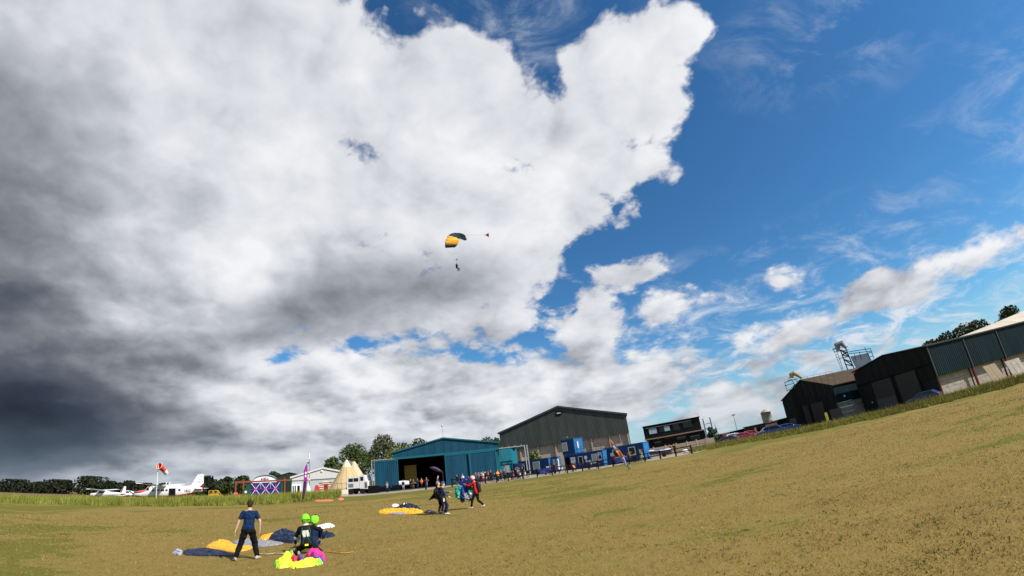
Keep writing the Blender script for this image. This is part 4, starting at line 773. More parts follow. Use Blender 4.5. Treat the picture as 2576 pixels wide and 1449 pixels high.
q = MB(); q.ball((1.95, -.04, 1.55), (.28, .012, .34), 10); q.tube([(1.75, -.045, 1.5), (1.55, -.045, 1.2)], .07, 6); q.tube([(2.1, -.045, 1.45), (2.25, -.045, 1.1)], .08, 6); q.build('poster_figure', mat('poster_dark', (.06, .02, .06), .6), po); q = MB(); q.ball((2.0, -.05, 1.9), (.16, .01, .14), 8); q.build('poster_head', M_skin, po)
cF = cabin('upper storey blue cabin with shutter and pale door end', Wc.P(g1[0]-.15, 0), RC, U5(712, 900)[0]-g1[0]+.15, z=2.66)
shutter(cF, .25, 1.3, .75, 2.05); Lf = U5(712, 900)[0]-g1[0]+.15; q = MB(); q.box(Lf, Lf+.04, .6, 1.5, .15, 2.15); q.build('end_door', M_bl3, cF); q = MB(); q.box(Lf+.04, Lf+.06, .8, 1.1, .9, 2.0); q.build('door_pane', M_offw, cF)
q = MB(); q.tube([(.8, .5, 2.6), (.8, .5, 3.0)], .03, 6); q.box(.5, 1.2, .4, .7, 2.98, 3.1); q.build('floodlight', M_steel, cF)
# roof deck railing
t = thing('deck_railing', 'grey metal railing round the roof deck beside the upper cabin', 'railing', Wc.P(g1[1]+.1, .1, 2.68), RC); Ld = g1[3]-g1[1]-.2
for k in range(6): x = Ld*k/5; q = MB(); q.box(x-.025, x+.025, -.025, .025, 0, 1.05); q.build('post', M_dsteel, t)
for zz in (.2, .62, 1.03): q = MB(); q.bar((0, 0, zz), (Ld, 0, zz), .035); q.build('rail', M_dsteel, t)
# nearer cabin on the right
A6, B6 = gnd(*z5(1240, 1184)), gnd(*z5(1940, 1084)); k_ = 74/80.; A6 = Vector((A6.x*.93, A6.y*.93, 0)); B6 = Vector((B6.x*.93, B6.y*.93, 0)); Wd_ = Wall(A6, B6)
cG = cabin('nearest long blue cabin with two open hatches behind the orange flag', A6, Wd_.rz, Wd_.L, 2.44, 2.75)
U7 = lambda X, Y, v=0.: Wd_.uz(w7(X, Y), v)
for X0, X1 in ((1275, 1420), (1690, 1845)):
    xa, xb = U7(X0, 500)[0], U7(X1, 500)[0]; o = shutter(cG, xa, xb, 1.1, 2.25, True)
q = MB(); q.box(.2, Wd_.L-.2, -.03, -.004, .16, .55); q.build('skirt', M_bl2, cG)
q = MB(); q.tube([(U7(1245, 560)[0], -.03, 1.6), (U7(1245, 560)[0], -.06, 1.6)], .32, 18); q.build('life_ring', M_offw, cG); q = MB(); q.box(Wd_.L*.45, Wd_.L*.58, -.25, -.05, 1.0, 1.06); q.build('shelf', M_white, cG)
# ------------------------------------------------------------------ black two-storey building
A, B = gd(1632, 103), gd(1792, 103); W_ = Wall(A, B); bb = thing('black_clubhouse', 'black timber two storey clubhouse with pale balcony band and red sign', 'building', A, W_.rz)
U6 = lambda X, Y, v=0.: W_.uz(z6(X, Y), v); U1 = lambda X, Y, v=0.: W_.uz(w1(X, Y), v)
M_blk = mat('black_weatherboard', (.014, .013, .013), .8, var=.3, scale=5, stretch=(8, 8, .4)); xL, zt = U6(172, 522); xT, zt2 = U6(1122, 352); xG = U6(1250, 600)[0]; zt = (zt+zt2)/2; zmid = U6(720, 640)[1]
n = 30
for k in range(n):
    xa, xb = xL+(xT-xL)*k/n, xL+(xT-xL)*(k+1)/n; q = MB(); q.box(xa+.01, xb-.01, -.03-.012*(k % 2), .02, zmid, zt); q.build('wall_board', M_blk, bb)
q = MB(); q.box(xL, xT, .03, 7, zmid-.2, zt-.02); q.build('upper_wall', M_blk, bb); q = MB(); q.box(xL+.2, xG-.3, .4, 7.2, 0, zmid-.2); q.build('ground_wall', M_blk, bb)
q = MB(); q.box(xL-.12, xT+.15, -.35, 7.3, zt, zt+.14); q.build('roof', M_black, bb)
za = U6(700, 655)[1]; q = MB(); q.box(xL-.1, xG-.55, -.9, .4, za-.12, za+.12); q.build('balcony_band', mat('pale_timber_band', (.26, .22, .16), .85), bb)
for X0, X1, Y0, Y1, m_ in ((270, 400, 545, 635, mat('sky_coloured_glass', (.30, .42, .52), .05, spec=1.)), (530, 620, 505, 585, None), (450, 520, 520, 600, M_glass), (680, 770, 480, 570, M_glass), (850, 980, 440, 525, M_glass)):  # the sky's reflection is put into the pale blue pane colour
    m_ = m_ or _mats['sky_coloured_glass']; xa, xb = U6(X0, Y0)[0], U6(X1, Y0)[0]; zt_ = (U6((X0+X1)/2, Y0)[1]); z0_ = U6((X0+X1)/2, Y1)[1]
    q = MB(); q.box(xa-.08, xb+.08, -.09, -.045, z0_-.08, zt_+.08); fr = q.build('window_frame', M_dsteel, bb); q = MB(); q.box(xa, xb, -.11, -.09, z0_, zt_-.28); q.build('pane', m_, fr); q = MB(); q.box(xa, xb, -.11, -.09, zt_-.2, zt_); q.build('top_light', m_, fr)
q = MB(); xa, xb = U6(220, 548)[0], U6(985, 420)[0]; q.box(xa, xb, -.10, -.05, U6(600, 488)[1]+.05, U6(600, 488)[1]+.17); q.build('trim_strip', M_steel, bb)
xa, xb = U1(690, 780, .4)[0], U1(1360, 690, .4)[0]; zz = U1(1000, 735, .4)[1]
for wd_, f_ in (('AIRFIELD', .30), ('DINERS', .80)): text_mesh('sign_lettering', wd_, .58, mat('sign_red', (.30, .06, .07), .6), bb, Matrix.Translation((xa+(xb-xa)*f_, .36, zz)) @ UPRIGHT, .02, spacing=1.1)
xa, zz = U1(565, 805, .4); q = MB(); q.tube([(xa-.45, .37, zz-.15), (xa-.2, .37, zz+.12), (xa+.4, .37, zz+.22)], [.05, .12, .04], 6, flat=.4); q.build('sign_emblem', M_offw, bb)
for X0, X1, Y0, Y1 in ((970, 1140, 670, 730), (750, 900, 695, 730), (370, 480, 775, 840)):
    xa, xb = U6(X0, Y0, .4)[0], U6(X1, Y0, .4)[0]; z0_, z1_ = U6((X0+X1)/2, Y1, .4)[1], U6((X0+X1)/2, Y0, .4)[1]; q = MB(); q.box(xa, xb, .34, .395, z0_, z1_); q.build('window', M_glass, bb); q = MB(); q.box(xa-.05, xb+.05, .28, .36, z1_, z1_+.08); q.build('window_head', M_steel, bb)
q = MB(); q.tube([(xT-.1, .3, zt), (xT-.1, .3, zt+.9)], .03, 5); q.build('roof_aerial', M_steel, bb)
# outside stair at its right
t = thing('outside_stair', 'blue grey metal stair with railings at the clubhouse\'s right end', 'stair', W_.P(xT+.5), W_.rz); M_bst = mat('blue_steel', (.05, .10, .16), .5)
for x in (.2, 1.7): q = MB(); q.box(x-.1, x+.1, 0, .2, 0, zt-.5); q.build('post', M_bst, t)
q = MB(); q.box(.1, 1.9, 0, 1.6, zmid-.1, zmid+.02); q.build('landing', M_bst, t); q = MB(); q.box(.1, 1.9, -.02, .04, zmid+.9, zmid+1.0); q.build('handrail', M_bst, t)
for k in range(9): q = MB(); q.box(1.4+.22*k, 1.75+.22*k, .1, 1.4, zmid-.35-.32*k, zmid-.29-.32*k); q.build('tread', M_bst, t)
# propped mast with wind turbine look and lamp post, low roofs, silo behind
b0 = gd(1808, 135); t = thing('tripod_mast', 'dark spindly mast on splayed legs beside the small round tree', 'mast', b0); h_ = hz(b0, 1064)
for a in (0, 2.1, 4.2): q = MB(); q.tube([(math.cos(a)*1.0, math.sin(a)*1.0, 0), (0, 0, h_*.62)], .07, 5); q.build('leg', M_dsteel, t)
q = MB(); q.tube([(0, 0, h_*.5), (0, 0, h_)], [.10, .04], 6); q.build('pole', M_dsteel, t); q = MB(); q.box(-.2, .2, -.2, .2, h_*.55, h_*.72); q.build('head_box', M_dsteel, t)
b0 = gd(1858, 150); t = thing('lamp_post', 'slim lamp post with a small twin head behind the parked cars', 'lamp post', b0); h_ = hz(b0, 1045); q = MB(); q.tube([(0, 0, 0), (0, 0, h_)], [.09, .05], 6); q.build('pole', M_dsteel, t); q = MB(); q.box(-.5, .5, -.15, .15, h_, h_+.3); q.build('lamp_head', M_dsteel, t)
# ------------------------------------------------------------------ post and rail fence along the field edge
fx = [1072, 1106, 1138, 1160, 1193, 1222, 1250, 1279, 1316, 1352, 1390, 1428, 1466, 1505, 1543, 1583, 1623, 1662, 1701, 1741]; fD = [68.5, 68.2, 67.8, 67.4, 67.0, 66.6, 66.4, 66.2, 66., 66., 66., 66., 66., 66., 66., 66., 66.1, 66.2, 66.3, 66.4]
fp = [gd(x, d) for x, d in zip(fx, fD)]
t = thing('post_and_rail_fence', 'dark post and rail fence between the mown field and the apron', 'fence', fp[0])
for p_ in fp: q = MB(); l_ = p_-fp[0]; q.box(l_.x-.09, l_.x+.09, l_.y-.09, l_.y+.09, -.1, 1.22); q.build('post', M_fence, t)
for a_, b_ in zip(fp[2:-1], fp[3:]):
    for zz in (1.06, .55): q = MB(); l0, l1 = a_-fp[0], b_-fp[0]; q.bar((l0.x, l0.y-.11, zz), (l1.x, l1.y-.11, zz), .05, .13); q.build('rail', M_fence, t)
M_ban = mat('navy_banner', (.012, .025, .14), .6, var=.3, scale=6)
for i, lab in ((3, 'navy blue banner tied to the fence by the hangar, behind the two skydivers'), (9, 'navy blue banner on the fence in front of the low cabin'), (14, 'navy blue banner on the fence left of the orange feather flag')):
    Wb = Wall(fp[i], fp[i+1]); t = thing('fence_banner', lab, 'banner', Wb.A, Wb.rz, 'banners on the fence'); n = 10
    q = MB(); q.add([(.1+(Wb.L-.2)*k/n, -.17-.025*math.sin(k*1.9), z) for z in (.35, 1.08) for k in range(n+1)], [(k, k+1, n+2+k, n+1+k) for k in range(n)]); o = q.build('sheet', M_ban, t, True); sd = o.modifiers.new('thick', 'SOLIDIFY'); sd.thickness = .01
    q = MB(); q.box(.4, Wb.L-.4, -.205, -.198, .5, .56); q.box(.6, Wb.L*.6, -.205, -.198, .66, .72); q.build('pale_print', mat('banner_print', (.14, .18, .42), .6), t)
# picnic tables
def picnic(label, P0, rz):
    t = thing('picnic_table', label, 'table', P0, rz, 'dark picnic tables behind the fence')
    for k in range(4): q = MB(); q.box(-.95, .95, -.36+.18*k+.01, -.19+.18*k, .70, .745); q.build('top_plank', M_fence, t)
    for y in (-.78, .56): q = MB(); q.box(-.95, .95, y, y+.23, .42, .465); q.build('seat_plank', M_fence, t)
    for x in (-.65, .65):
        for s_ in (-1, 1): q = MB(); q.bar((x, s_*.72, 0), (x, s_*.22, .70), .09, .05); q.build('leg', M_fence, t)
        q = MB(); q.bar((x, -.75, .39), (x, .75, .39), .09, .05); q.build('cross_beam', M_fence, t)
    return t
PT = [(1385, 71.5, 'in front of the low blue cabin\'s pale end', .1), (1362, 74.5, 'close to the low blue cabin\'s shuttered window', -.1), (1436, 70.5, 'below the open doorway of the two storey cabins', .15), (1492, 69.5, 'with a person in pale blue, below the poster cabin', .05), (1583, 70.5, 'under the nearest cabin\'s second hatch', -.1), (1612, 71, 'beside the nearest cabin\'s lit end', .2), (1298, 70.5, 'crowded table in front of the blue locker', .1), (1262, 71, 'crowded table by the hangar\'s corner', -.15)]
for x, d, s_, r_ in PT: picnic('dark picnic table ' + s_, gd(x, d), r_)
# boat on trailer
b0 = gd(1663, 75); t = thing('boat', 'small boat with white and blue deck on a trailer behind the fence', 'boat', b0, face_axis(b0, 0)+.1); 
def hull(b, L, W2, z0, z1, mi=0):
    secs = []; n = 8
    for i in range(9):
        f = i/8; w = W2*(1-.9*max(0, (.55-f)/.55)**1.8); secs.append([( -L/2+L*f, w*math.sin(math.pi*k/(n-1)-math.pi/2), z0+(z1-z0)*(1-math.cos(math.pi*k/(n-1)-math.pi/2))*1.0 + .22*(1-f)**2) for k in range(n)])
    vs = [v for s_ in secs for v in s_]; b.add(vs, [(i*n+k, i*n+k+1, (i+1)*n+k+1, (i+1)*n+k) for i in range(8) for k in range(n-1)], mi)
    return secs
q = MB(); s_ = hull(q, 3.4, .75, .45, 1.0); q.build('hull', mat('grey_green_hull', (.10, .11, .09), .5), t, True)
q = MB(); n = len(s_[0]); q.add([v for s2 in s_ for v in (s2[0], (s2[0][0], 0, s2[0][2]+.16), s2[-1])], [(i*3+k, (i+1)*3+k, (i+1)*3+k+1, i*3+k+1) for i in range(8) for k in range(2)]); q.build('deck_cover', mat('white_cover', (.62, .64, .78), .5), t, True)
q = MB(); q.tube([(-.9, -.35, 1.24), (-.3, -.4, 1.2), (.3, -.2, 1.2), (.8, -.45, 1.1)], .05, 6); q.build('blue_stripe', mat('boat_blue', (.05, .10, .5), .5), t)
for y in (-.55, .55): q = MB(); q.tube([(.5, y-.08, .26), (.5, y+.08, .26)], .26, 12); q.build('wheel', M_rubber, t)
q = MB(); q.bar((-2.3, 0, .38), (1.4, 0, .42), .1); q.bar((.5, -.6, .32), (.5, .6, .32), .08); q.build('trailer_frame', M_dsteel, t)
# pale timber palisade and planters
pp = [gd(x, d) for x, d in ((1618, 82), (1648, 83), (1678, 84), (1705, 85), (1732, 86), (1756, 87), (1780, 88), (1800, 89))]
t = thing('palisade_fence', 'weathered pale timber fence in front of the black clubhouse', 'fence', pp[0])
for a_, b_ in zip(pp[:-1], pp[1:]):
    l0, l1 = a_-pp[0], b_-pp[0]; q = MB(); q.box(l0.x-.1, l0.x+.1, l0.y-.1, l0.y+.1, 0, 1.75); q.build('post', mat('pale_post', (.34, .30, .25), .9), t)
    for zz in (.3, .68, 1.06, 1.4): q = MB(); q.bar((l0.x, l0.y, zz), (l1.x, l1.y, zz), .04, .30); q.build('board', M_wood, t)
M_yb = mat('new_timber', (.46, .34, .18), .8)
for x, d, lab in ((1681, 80, 'pale new timber box beside the two people at the clubhouse fence, left one'), (1707, 80.5, 'pale new timber box on the right of the two people at the clubhouse fence')):
    b0 = gd(x, d); t = thing('timber_planter', lab, 'planter', b0, face_axis(b0, 0)); q = MB(); q.box(-.42, .42, -.3, .3, .05, 1.35); q.build('box', M_yb, t)
    for k in range(3): q = MB(); q.box(-.44, .44, -.325, -.3, .1+.42*k, .48+.42*k); q.build('plank', M_yb, t)
b0 = gd(1724, 76); t = thing('white_gas_bottle', 'small white rounded tank lying on the track behind the fence', 'tank', b0); q = MB(); q.tube([(-.45, 0, .3), (-.38, 0, .3), (.38, 0, .3), (.45, 0, .3)], [.14, .28, .28, .14], 12); q.build('tank', M_white, t, True); q = MB(); q.box(-.3, .3, -.2, .2, 0, .08); q.build('cradle', M_wood, t)
# ------------------------------------------------------------------ farm sheds on the right
M_dk = mat('black_green_sheet', (.011, .014, .015), .7, var=.35, scale=1.0, stretch=(1, 1, .15)); M_dteal = mat('dark_teal_sheet', (.007, .023, .031), .55, var=.25, scale=1.0, stretch=(1, 1, .12)); M_door = mat('charcoal_door', (.045, .047, .046), .6, var=.08); M_door2 = mat('grey_door_panel', (.075, .078, .085), .6, var=.1)
M_blockw = mat('pale_block_wall', (.40, .36, .31), .9, var=.18, scale=1.2, bump=.2); M_brick = mat('dull_brick', (.10, .05, .035), .9, var=.3, scale=3)
def roof_pair(b, xr, zr, x0, x1, ze, y0, y1, th=.14):
    for s_, xe in ((-1, x0), (1, x1)): b.add([(xr, y0, zr+th), (xe+s_*.3, y0, ze+th), (xe+s_*.3, y1, ze+th), (xr, y1, zr+th), (xr, y0, zr), (xe+s_*.3, y0, ze), (xe+s_*.3, y1, ze), (xr, y1, zr)], [(0, 1, 2, 3), (4, 7, 6, 5), (0, 4, 5, 1), (1, 5, 6, 2), (2, 6, 7, 3), (0, 3, 7, 4)])
# nearer shed: gable faces left, long side faces the field
CX, CY = 65.9, 62.8; Wg = Wall((CX, CY+19.5), (CX, CY)); U7 = lambda X, Y, v=0.: Wg.uz(z7(X, Y), v); U8 = lambda X, Y, v=0.: Wg.uz(z8(X, Y), v)
sh = thing('near_farm_shed', 'large dark green farm shed with two tall grey doors, nearest the field edge', 'shed', Wg.A, Wg.rz)
xl, zl = U7(1078, 648); xr_, zr = U7(1540, 378); xR, zR = Wg.L, 6.7; xl = max(xl, 0); Ws = Wall((CX, CY), (CX+45, CY)); zR = (Ws.uz(z8(660, 672))[1] + Ws.uz(z8(1400, 478))[1])/2; zlow = (Ws.uz(z8(800, 1008))[1] + Ws.uz(z8(1500, 815))[1])/2
gab = lambda x: (zl + (zr-zl)*(x-xl)/(xr_-xl)) if x < xr_ else (zr + (zR-zr)*(x-xr_)/(xR-xr_))
q = MB(); q.corr(xl, xR, gab, 3.0, 0, .45, .04); q.build('gable_cladding', M_dk, sh); q = MB(); q.box(xl, xR, .05, .25, 0, 3.1); q.build('gable_base', M_dk, sh)
q = MB(); roof_pair(q, xr_, zr, xl, xR, zR, -.2, 45); q.build('roof', mat('dark_roof', (.04, .04, .042), .7), sh)
for X0, X1, Yt, fn in ((1385, 1640, 640, U7), (225, 455, 925, U8)):
    xa, xb = fn(X0, Yt+100)[0], fn(X1, Yt+20)[0]; q = MB(); q.corr(xa, xb, 5.2, .05, -.12, .3, .02); d_ = q.build('tall_door', M_door, sh); q = MB(); q.box(xb+.02, xb+.35, -.2, -.05, 0, 5.35); q.build('door_post', M_dk, sh)
    if fn is U7: q = MB(); q.box(xa+.1, xb-.05, -.20, -.17, .05, 1.9); q.build('lower_panel', M_door2, d_)
q = MB(); q.box(xl, xR, -.14, -.06, 5.25, 5.5); q.build('door_track', M_black, sh)
for X, Y in ((1410, 1015),): x, z_ = U7(X, Y); q = MB(); q.ball((x, -.2, z_), .12, 8); q.build('lamp', M_white, sh)
# long side: children in the gable frame (local x = Wg.L is the corner, local y runs along the side)
sidef = MB(); sidef.corr(0, 42, zR, zlow, 0, .45, .04); o = sidef.build('side_cladding', M_dteal, sh); o.location = (Wg.L, 0, 0); o.rotation_euler = (0, 0, R(90))
for k, v in enumerate((0.1, 8.6, 17.2, 25.8)):
    q = MB(); q.box(Wg.L+.01, Wg.L+.16, v, v+.22, zlow-.1, zR-.1); q.build('downpipe', M_dsteel, sh)
    q = MB(); q.box(Wg.L-.28, Wg.L-.02, v-.05, v+.30, 0, zlow); q.build('steel_column', mat('oxide_column', (.12, .022, .02), .7), sh)
    for j in range(3):
        za, zb_ = zlow*j/3+.015, zlow*(j+1)/3-.015; q = MB(); q.box(Wg.L-1.12-.03*(j % 2), Wg.L-.95, v+.35, v+8.45, za, zb_); q.build('concrete_panel', M_blockw, sh)
q = MB(); q.box(Wg.L-1.35, Wg.L-1.2, .3, 34, 0, zlow+.5); q.build('inner_lining', M_dk, sh)
q = MB(); q.box(Wg.L, Wg.L+.2, -.1, 42, zR-.02, zR+.16); q.build('gutter', M_black, sh)
# board sheets and broken slabs leaning on the wall
def lean_sheet(label, px, D_, w, h, m_, tilt=.35, n=2):
    b0 = gd(px, D_); t = thing('leaning_board', label, 'board', b0, R(0)); 
    for k in range(n): q = MB(); q.add([(k*w/n, 0, 0), ((k+1)*w/n-.05, 0, 0), ((k+1)*w/n-.05, tilt*h, h), (k*w/n, tilt*h, h)], [(0, 1, 2, 3)]); o = q.build('sheet', m_, t); sd = o.modifiers.new('thick', 'SOLIDIFY'); sd.thickness = .06
    q = MB(); q.bar((w*.5, tilt*h*.5+.07, .5*h-.02), (w*.5, tilt*h+.5, .02), .06); q.build('prop', M_wood, t); return t
lean_sheet('two tan board sheets leaning against the shed\'s block wall', 2503, 80, 2.6, 2.6, mat('tan_board', (.30, .24, .16), .8)); lean_sheet('pale broken concrete slabs leaning beside the tan boards', 2552, 83, 3.2, 2.4, M_blockw, .25, 3)
# pale roofed barn behind, its hipped roof rising to the right
P0 = Vector((0, 0, CAMH))+Vector(ray(*z8(1030, 562)))*118; P1 = Vector((P0.x+36, P0.y+9, 10.))
for _ in range(6): c_ = proj(P1)[0]; row = np.interp(c_, [z8(1030, 562)[0], z8(1757, 250)[0], z8(2400, -24)[0]], [z8(1030, 562)[1], z8(1757, 250)[1], z8(2400, -24)[1]]); P1.z = hz(P1, row)
t = thing('pale_roof_barn', 'barn with a pale cement hipped roof rising behind the near shed', 'barn', (P0.x, P0.y, 0), 0); d = P1-P0
q = MB(); q.add([(0, 0, P0.z), (90, 0, P0.z), (d.x+30, d.y, P1.z), (d.x, d.y, P1.z), (0, 20, P0.z), (90, 20, P0.z)], [(0, 1, 2, 3), (0, 3, 4), (4, 3, 2, 5), (1, 5, 2), (0, 4, 5, 1)]); q.build('roof', mat('cement_roof', (.50, .45, .36), .85, var=.12, scale=.4, stretch=(1, .2, 1)), t)
q = MB(); q.box(.5, 89.5, .5, 19.5, 0, P0.z-.02); q.build('wall', M_dk, t)
# farther shed with brown roof
DX, DY = 61.9, 84.6; Wf = Wall((DX, DY+20.5), (DX, DY)); U7 = lambda X, Y, v=0.: Wf.uz(z7(X, Y), v); Wq = Wall((DX, DY), (DX+30, DY))
s1 = thing('far_farm_shed', 'black farm shed with brown roof slope and two grey doors, beyond the near shed', 'shed', Wf.A, Wf.rz)
xl, zl = U7(163, 1008); xr_, zr = U7(420, 712); xR = Wf.L; zR = Wq.uz(z7(895, 780))[1]; zlow = Wq.uz(z7(1080, 990))[1]; xl = max(0, xl)
gab = lambda x: (zl + (zr-zl)*(x-xl)/(xr_-xl)) if x < xr_ else (zr + (zR-zr)*(x-xr_)/(xR-xr_))
q = MB(); q.corr(xl, xR, gab, 0, 0, .45, .04); q.build('gable_cladding', M_dk, s1)
q = MB(); roof_pair(q, xr_, zr, xl, xR, zR, -.2, 30); q.build('roof', mat('brown_roof', (.085, .060, .040), .9, var=.2, scale=.8), s1)
for X0, X1, Yt in ((365, 505, 985), (540, 700, 935)): xa, xb = U7(X0, Yt+20)[0], U7(X1, Yt)[0]; q = MB(); q.corr(xa, xb, 4.2, .05, -.12, .3, .02); q.build('tall_door', M_door, s1)
for X0, X1, Yt in ((262, 345, 1195), (800, 960, 1065)): xa, xb = U7(X0, Yt)[0], U7(X1, Yt)[0]; q = MB(); q.box(xa, xb, -.1, -.05, 0, 2.1); q.build('concrete_panel', mat('grey_panel', (.10, .09, .085), .9), s1)
sd_ = MB(); sd_.corr(0, 20, zR, zlow, 0, .45, .04); o = sd_.build('side_cladding', M_dteal, s1); o.location = (Wf.L, 0, 0); o.rotation_euler = (0, 0, R(90))
for j in range(3):
    za, zb_ = zlow*j/3+.015, zlow*(j+1)/3-.015
    for k in range(2): q = MB(); q.box(Wf.L-.5-.03*(j % 2), Wf.L-.3, .3+6*k, 6.2+6*k, za, zb_); q.build('concrete_panel', M_blockw, s1)
q = MB(); q.box(Wf.L-.28, Wf.L-.0, -.02, .2, 0, zlow+.2); q.build('corner_column', M_steel, s1); q = MB(); x_, z_ = Wq.uz(z7(1018, 930)); q.ball((Wf.L+.1, x_, z_), .2, 10); q.build('lamp', M_white, s1)
b0 = gd(*[z7(800, 1245)[0], 100]); t = thing('yellow_barrier', 'small yellow painted barrier post beside the far shed\'s doors', 'post', b0); q = MB(); q.prism([(-.3, 0), (-.35, 1.7), (-.2, 1.85), (.25, 1.8), (.3, 0)], -.06, .06); q.build('panel', mat('worn_yellow', (.30, .25, .06), .8), t); q = MB(); q.box(-.4, .4, -.2, .2, 0, .1); q.build('foot', M_dsteel, t)
# grain elevator and gantries over the roofs
def lattice(t, W, pts, r_=.07, nm='truss_bar', m_=M_dsteel):
    for (a, b) in pts: (xa, za), (xb, zb_) = W(*a), W(*b); q = MB(); q.bar((xa, 0, za), (xb, 0, zb_), r_*2); q.build(nm, m_, t)
A, B = gd(z7(860, 600)[0], 132), gd(z7(1420, 500)[0], 132); We = Wall(A, B); U7 = lambda X, Y: We.uz(z7(X, Y)); t = thing('grain_elevator', 'grey lattice grain elevator with ladder and pale bin above the brown roof', 'elevator', A, We.rz)
lattice(t, U7, [((870, 300), (985, 590)), ((905, 285), (1005, 585))] + [((870+i*14.5, 300+i*36), (905+i*12.6, 286+i*37)) for i in range(9)], .05, 'ladder_bar')
lattice(t, U7, [((960, 300), (1065, 580)), ((1030, 270), (1150, 560)), ((960, 300), (1050, 340)), ((985, 370), (1090, 400)), ((1010, 430), (1120, 470)), ((1035, 500), (1140, 520)), ((960, 300), (1090, 400)), ((1050, 340), (985, 370)), ((1010, 430), (1140, 520))], .13, 'tower_leg')
lattice(t, U7, [((855, 290), (1060, 255)), ((890, 330), (1080, 300)), ((945, 420), (1050, 400)), ((855, 290), (890, 330)), ((1070, 330), (1370, 285)), ((1080, 355), (1385, 320)), ((1370, 280), (1420, 420)), ((1290, 270), (1385, 450)), ((1320, 350), (1400, 330)), ((1345, 400), (1420, 385)), ((1150, 350), (1175, 440)), ((1220, 330), (1250, 430))], .07, 'gantry_bar')
x_, z_ = U7(965, 262); q = MB(); q.tube([(x_-.9, 0, z_-.8), (x_-.7, 0, z_+.7), (x_+.6, 0, z_+.9), (x_+1.2, 0, z_-.7)], [.4, .9, .8, .3], 8); q.build('elevator_head', M_steel, t)
(xa, za), (xb, zb_) = U7(1100, 390), U7(1345, 340); (xc, zc_), (xd_, zd) = U7(1185, 560), U7(1385, 470)
q = MB(); q.add([(xa, .6, za), (xb, .6, zb_), (xd_, .6, zd), (xc, .6, zc_), (xa, 3, za), (xb, 3, zb_), (xd_, 3, zd), (xc, 3, zc_)], [(0, 3, 2, 1), (4, 5, 6, 7), (0, 1, 5, 4), (1, 2, 6, 5), (2, 3, 7, 6), (3, 0, 4, 7)]); q.build('bin', mat('pale_bin', (.52, .58, .62), .5), t)
q = MB(); (xa, za) = U7(1120, 575); q.box(xa-2.2, xa+5.0, -.4, 3.2, 0, za+.2); q.build('elevator_base', M_dk, t)
A, B = gd(z7(210, 850)[0], 112), gd(z7(420, 720)[0], 112); We = Wall(A, B); U7 = lambda X, Y: We.uz(z7(X, Y)); t = thing('conveyor_head', 'cream hooded conveyor head with railings at the far shed\'s ridge', 'elevator', A, We.rz)
x_, z_ = U7(320, 640); q = MB(); q.tube([(x_-.5, 0, z_-.6), (x_-.35, 0, z_+.25), (x_+.2, 0, z_+.4), (x_+1.0, 0, z_-.4), (x_+1.6, 0, z_-1.2)], [.45, .55, .55, .4, .3], 8); q.build('hood', mat('cream_hood', (.46, .36, .20), .6), t)
lattice(t, U7, [((200, 745), (380, 690)), ((205, 790), (330, 755)), ((205, 745), (240, 870)), ((250, 690), (290, 680)), ((245, 720), (300, 705)), ((235, 860), (350, 770)), ((300, 700), (350, 800)), ((340, 690), (390, 740)), ((330, 755), (345, 850))], .06, 'rail_bar')
(xa, za) = U7(300, 850); q = MB(); q.box(xa-.5, xa+1.2, -.2, .6, 0, za+.2); q.build('support_column', M_dk, t)
A = gd(z7(430, 705)[0], 103); B = gd(z7(850, 620)[0], 103); We = Wall(A, B); t = thing('ridge_guard_rail', 'thin guard rail running along the brown roof ridge', 'railing', A, We.rz); zz = [We.uz(z7(430+84*k, 700-17*k)) for k in range(6)]
for x_, z_ in zz: q = MB(); q.bar((x_, 0, z_-4.), (x_, 0, z_+.3), .05); q.build('post', M_dsteel, t)
for a_, b_ in zip(zz[:-1], zz[1:]): q = MB(); q.bar((a_[0], 0, a_[1]+.3), (b_[0], 0, b_[1]+.3), .04); q.build('rail', M_dsteel, t)
# silo, long low roof, brick outbuilding
b0 = gd(1938, 135); t = thing('feed_silo', 'pale grey metal feed silo with conical top behind the parked cars', 'silo', b0); zt = hz(b0, 1029); z0_ = hz(b0, 1061)
M_silo = mat('silo_metal', (.44, .41, .36), .6, .1, var=.12, scale=1.5); q = MB(); q.lathe([(1.3, z0_), (1.35, z0_+.3), (1.35, zt-.9), (1.42, zt-.9)], 20); q.build('barrel', M_silo, t, True); q = MB(); q.lathe([(1.45, zt-.92), (1.4, zt-.8), (.35, zt-.1), (.1, zt)], 20); q.build('cone_roof', M_silo, t, True); q = MB(); q.lathe([(.3, z0_-1.3), (1.28, z0_+.05)], 16); q.build('hopper', M_silo, t, True)
for a in range(4): q = MB(); q.bar((1.2*math.cos(a*1.57+.7), 1.2*math.sin(a*1.57+.7), 0), (1.2*math.cos(a*1.57+.7), 1.2*math.sin(a*1.57+.7), z0_+.3), .14); q.build('leg', M_dsteel, t)
A, B = gd(1800, 150), gd(1995, 132); We = Wall(A, B); t = thing('low_long_shed', 'long low dark roofed shed behind the parked cars', 'shed', A, We.rz); zr = (We.uz(w2(1700, 560))[1]+We.uz(w2(2300, 430))[1])/2
q = MB(); q.prism([(0, 0), (0, 1.6), (We.L*.35, zr*.75), (We.L, zr), (We.L, 0)], 0, 8); q.build('wall', M_dk, t); q = MB(); q.bar((0, -.3, 1.65), (We.L*.35, -.3, zr*.75+.05), .6, .16); q.bar((We.L*.35, -.3, zr*.75+.05), (We.L, -.3, zr+.08), .6, .16); q.build('roof_edge', M_dsteel, t)
A, B = gd(1877, 128), gd(1930, 124); We = Wall(A, B); t = thing('brick_outbuilding', 'small brick outbuilding with dark openings behind the dark red car', 'building', A, We.rz); zt = We.uz(w2(1350, 660))[1]
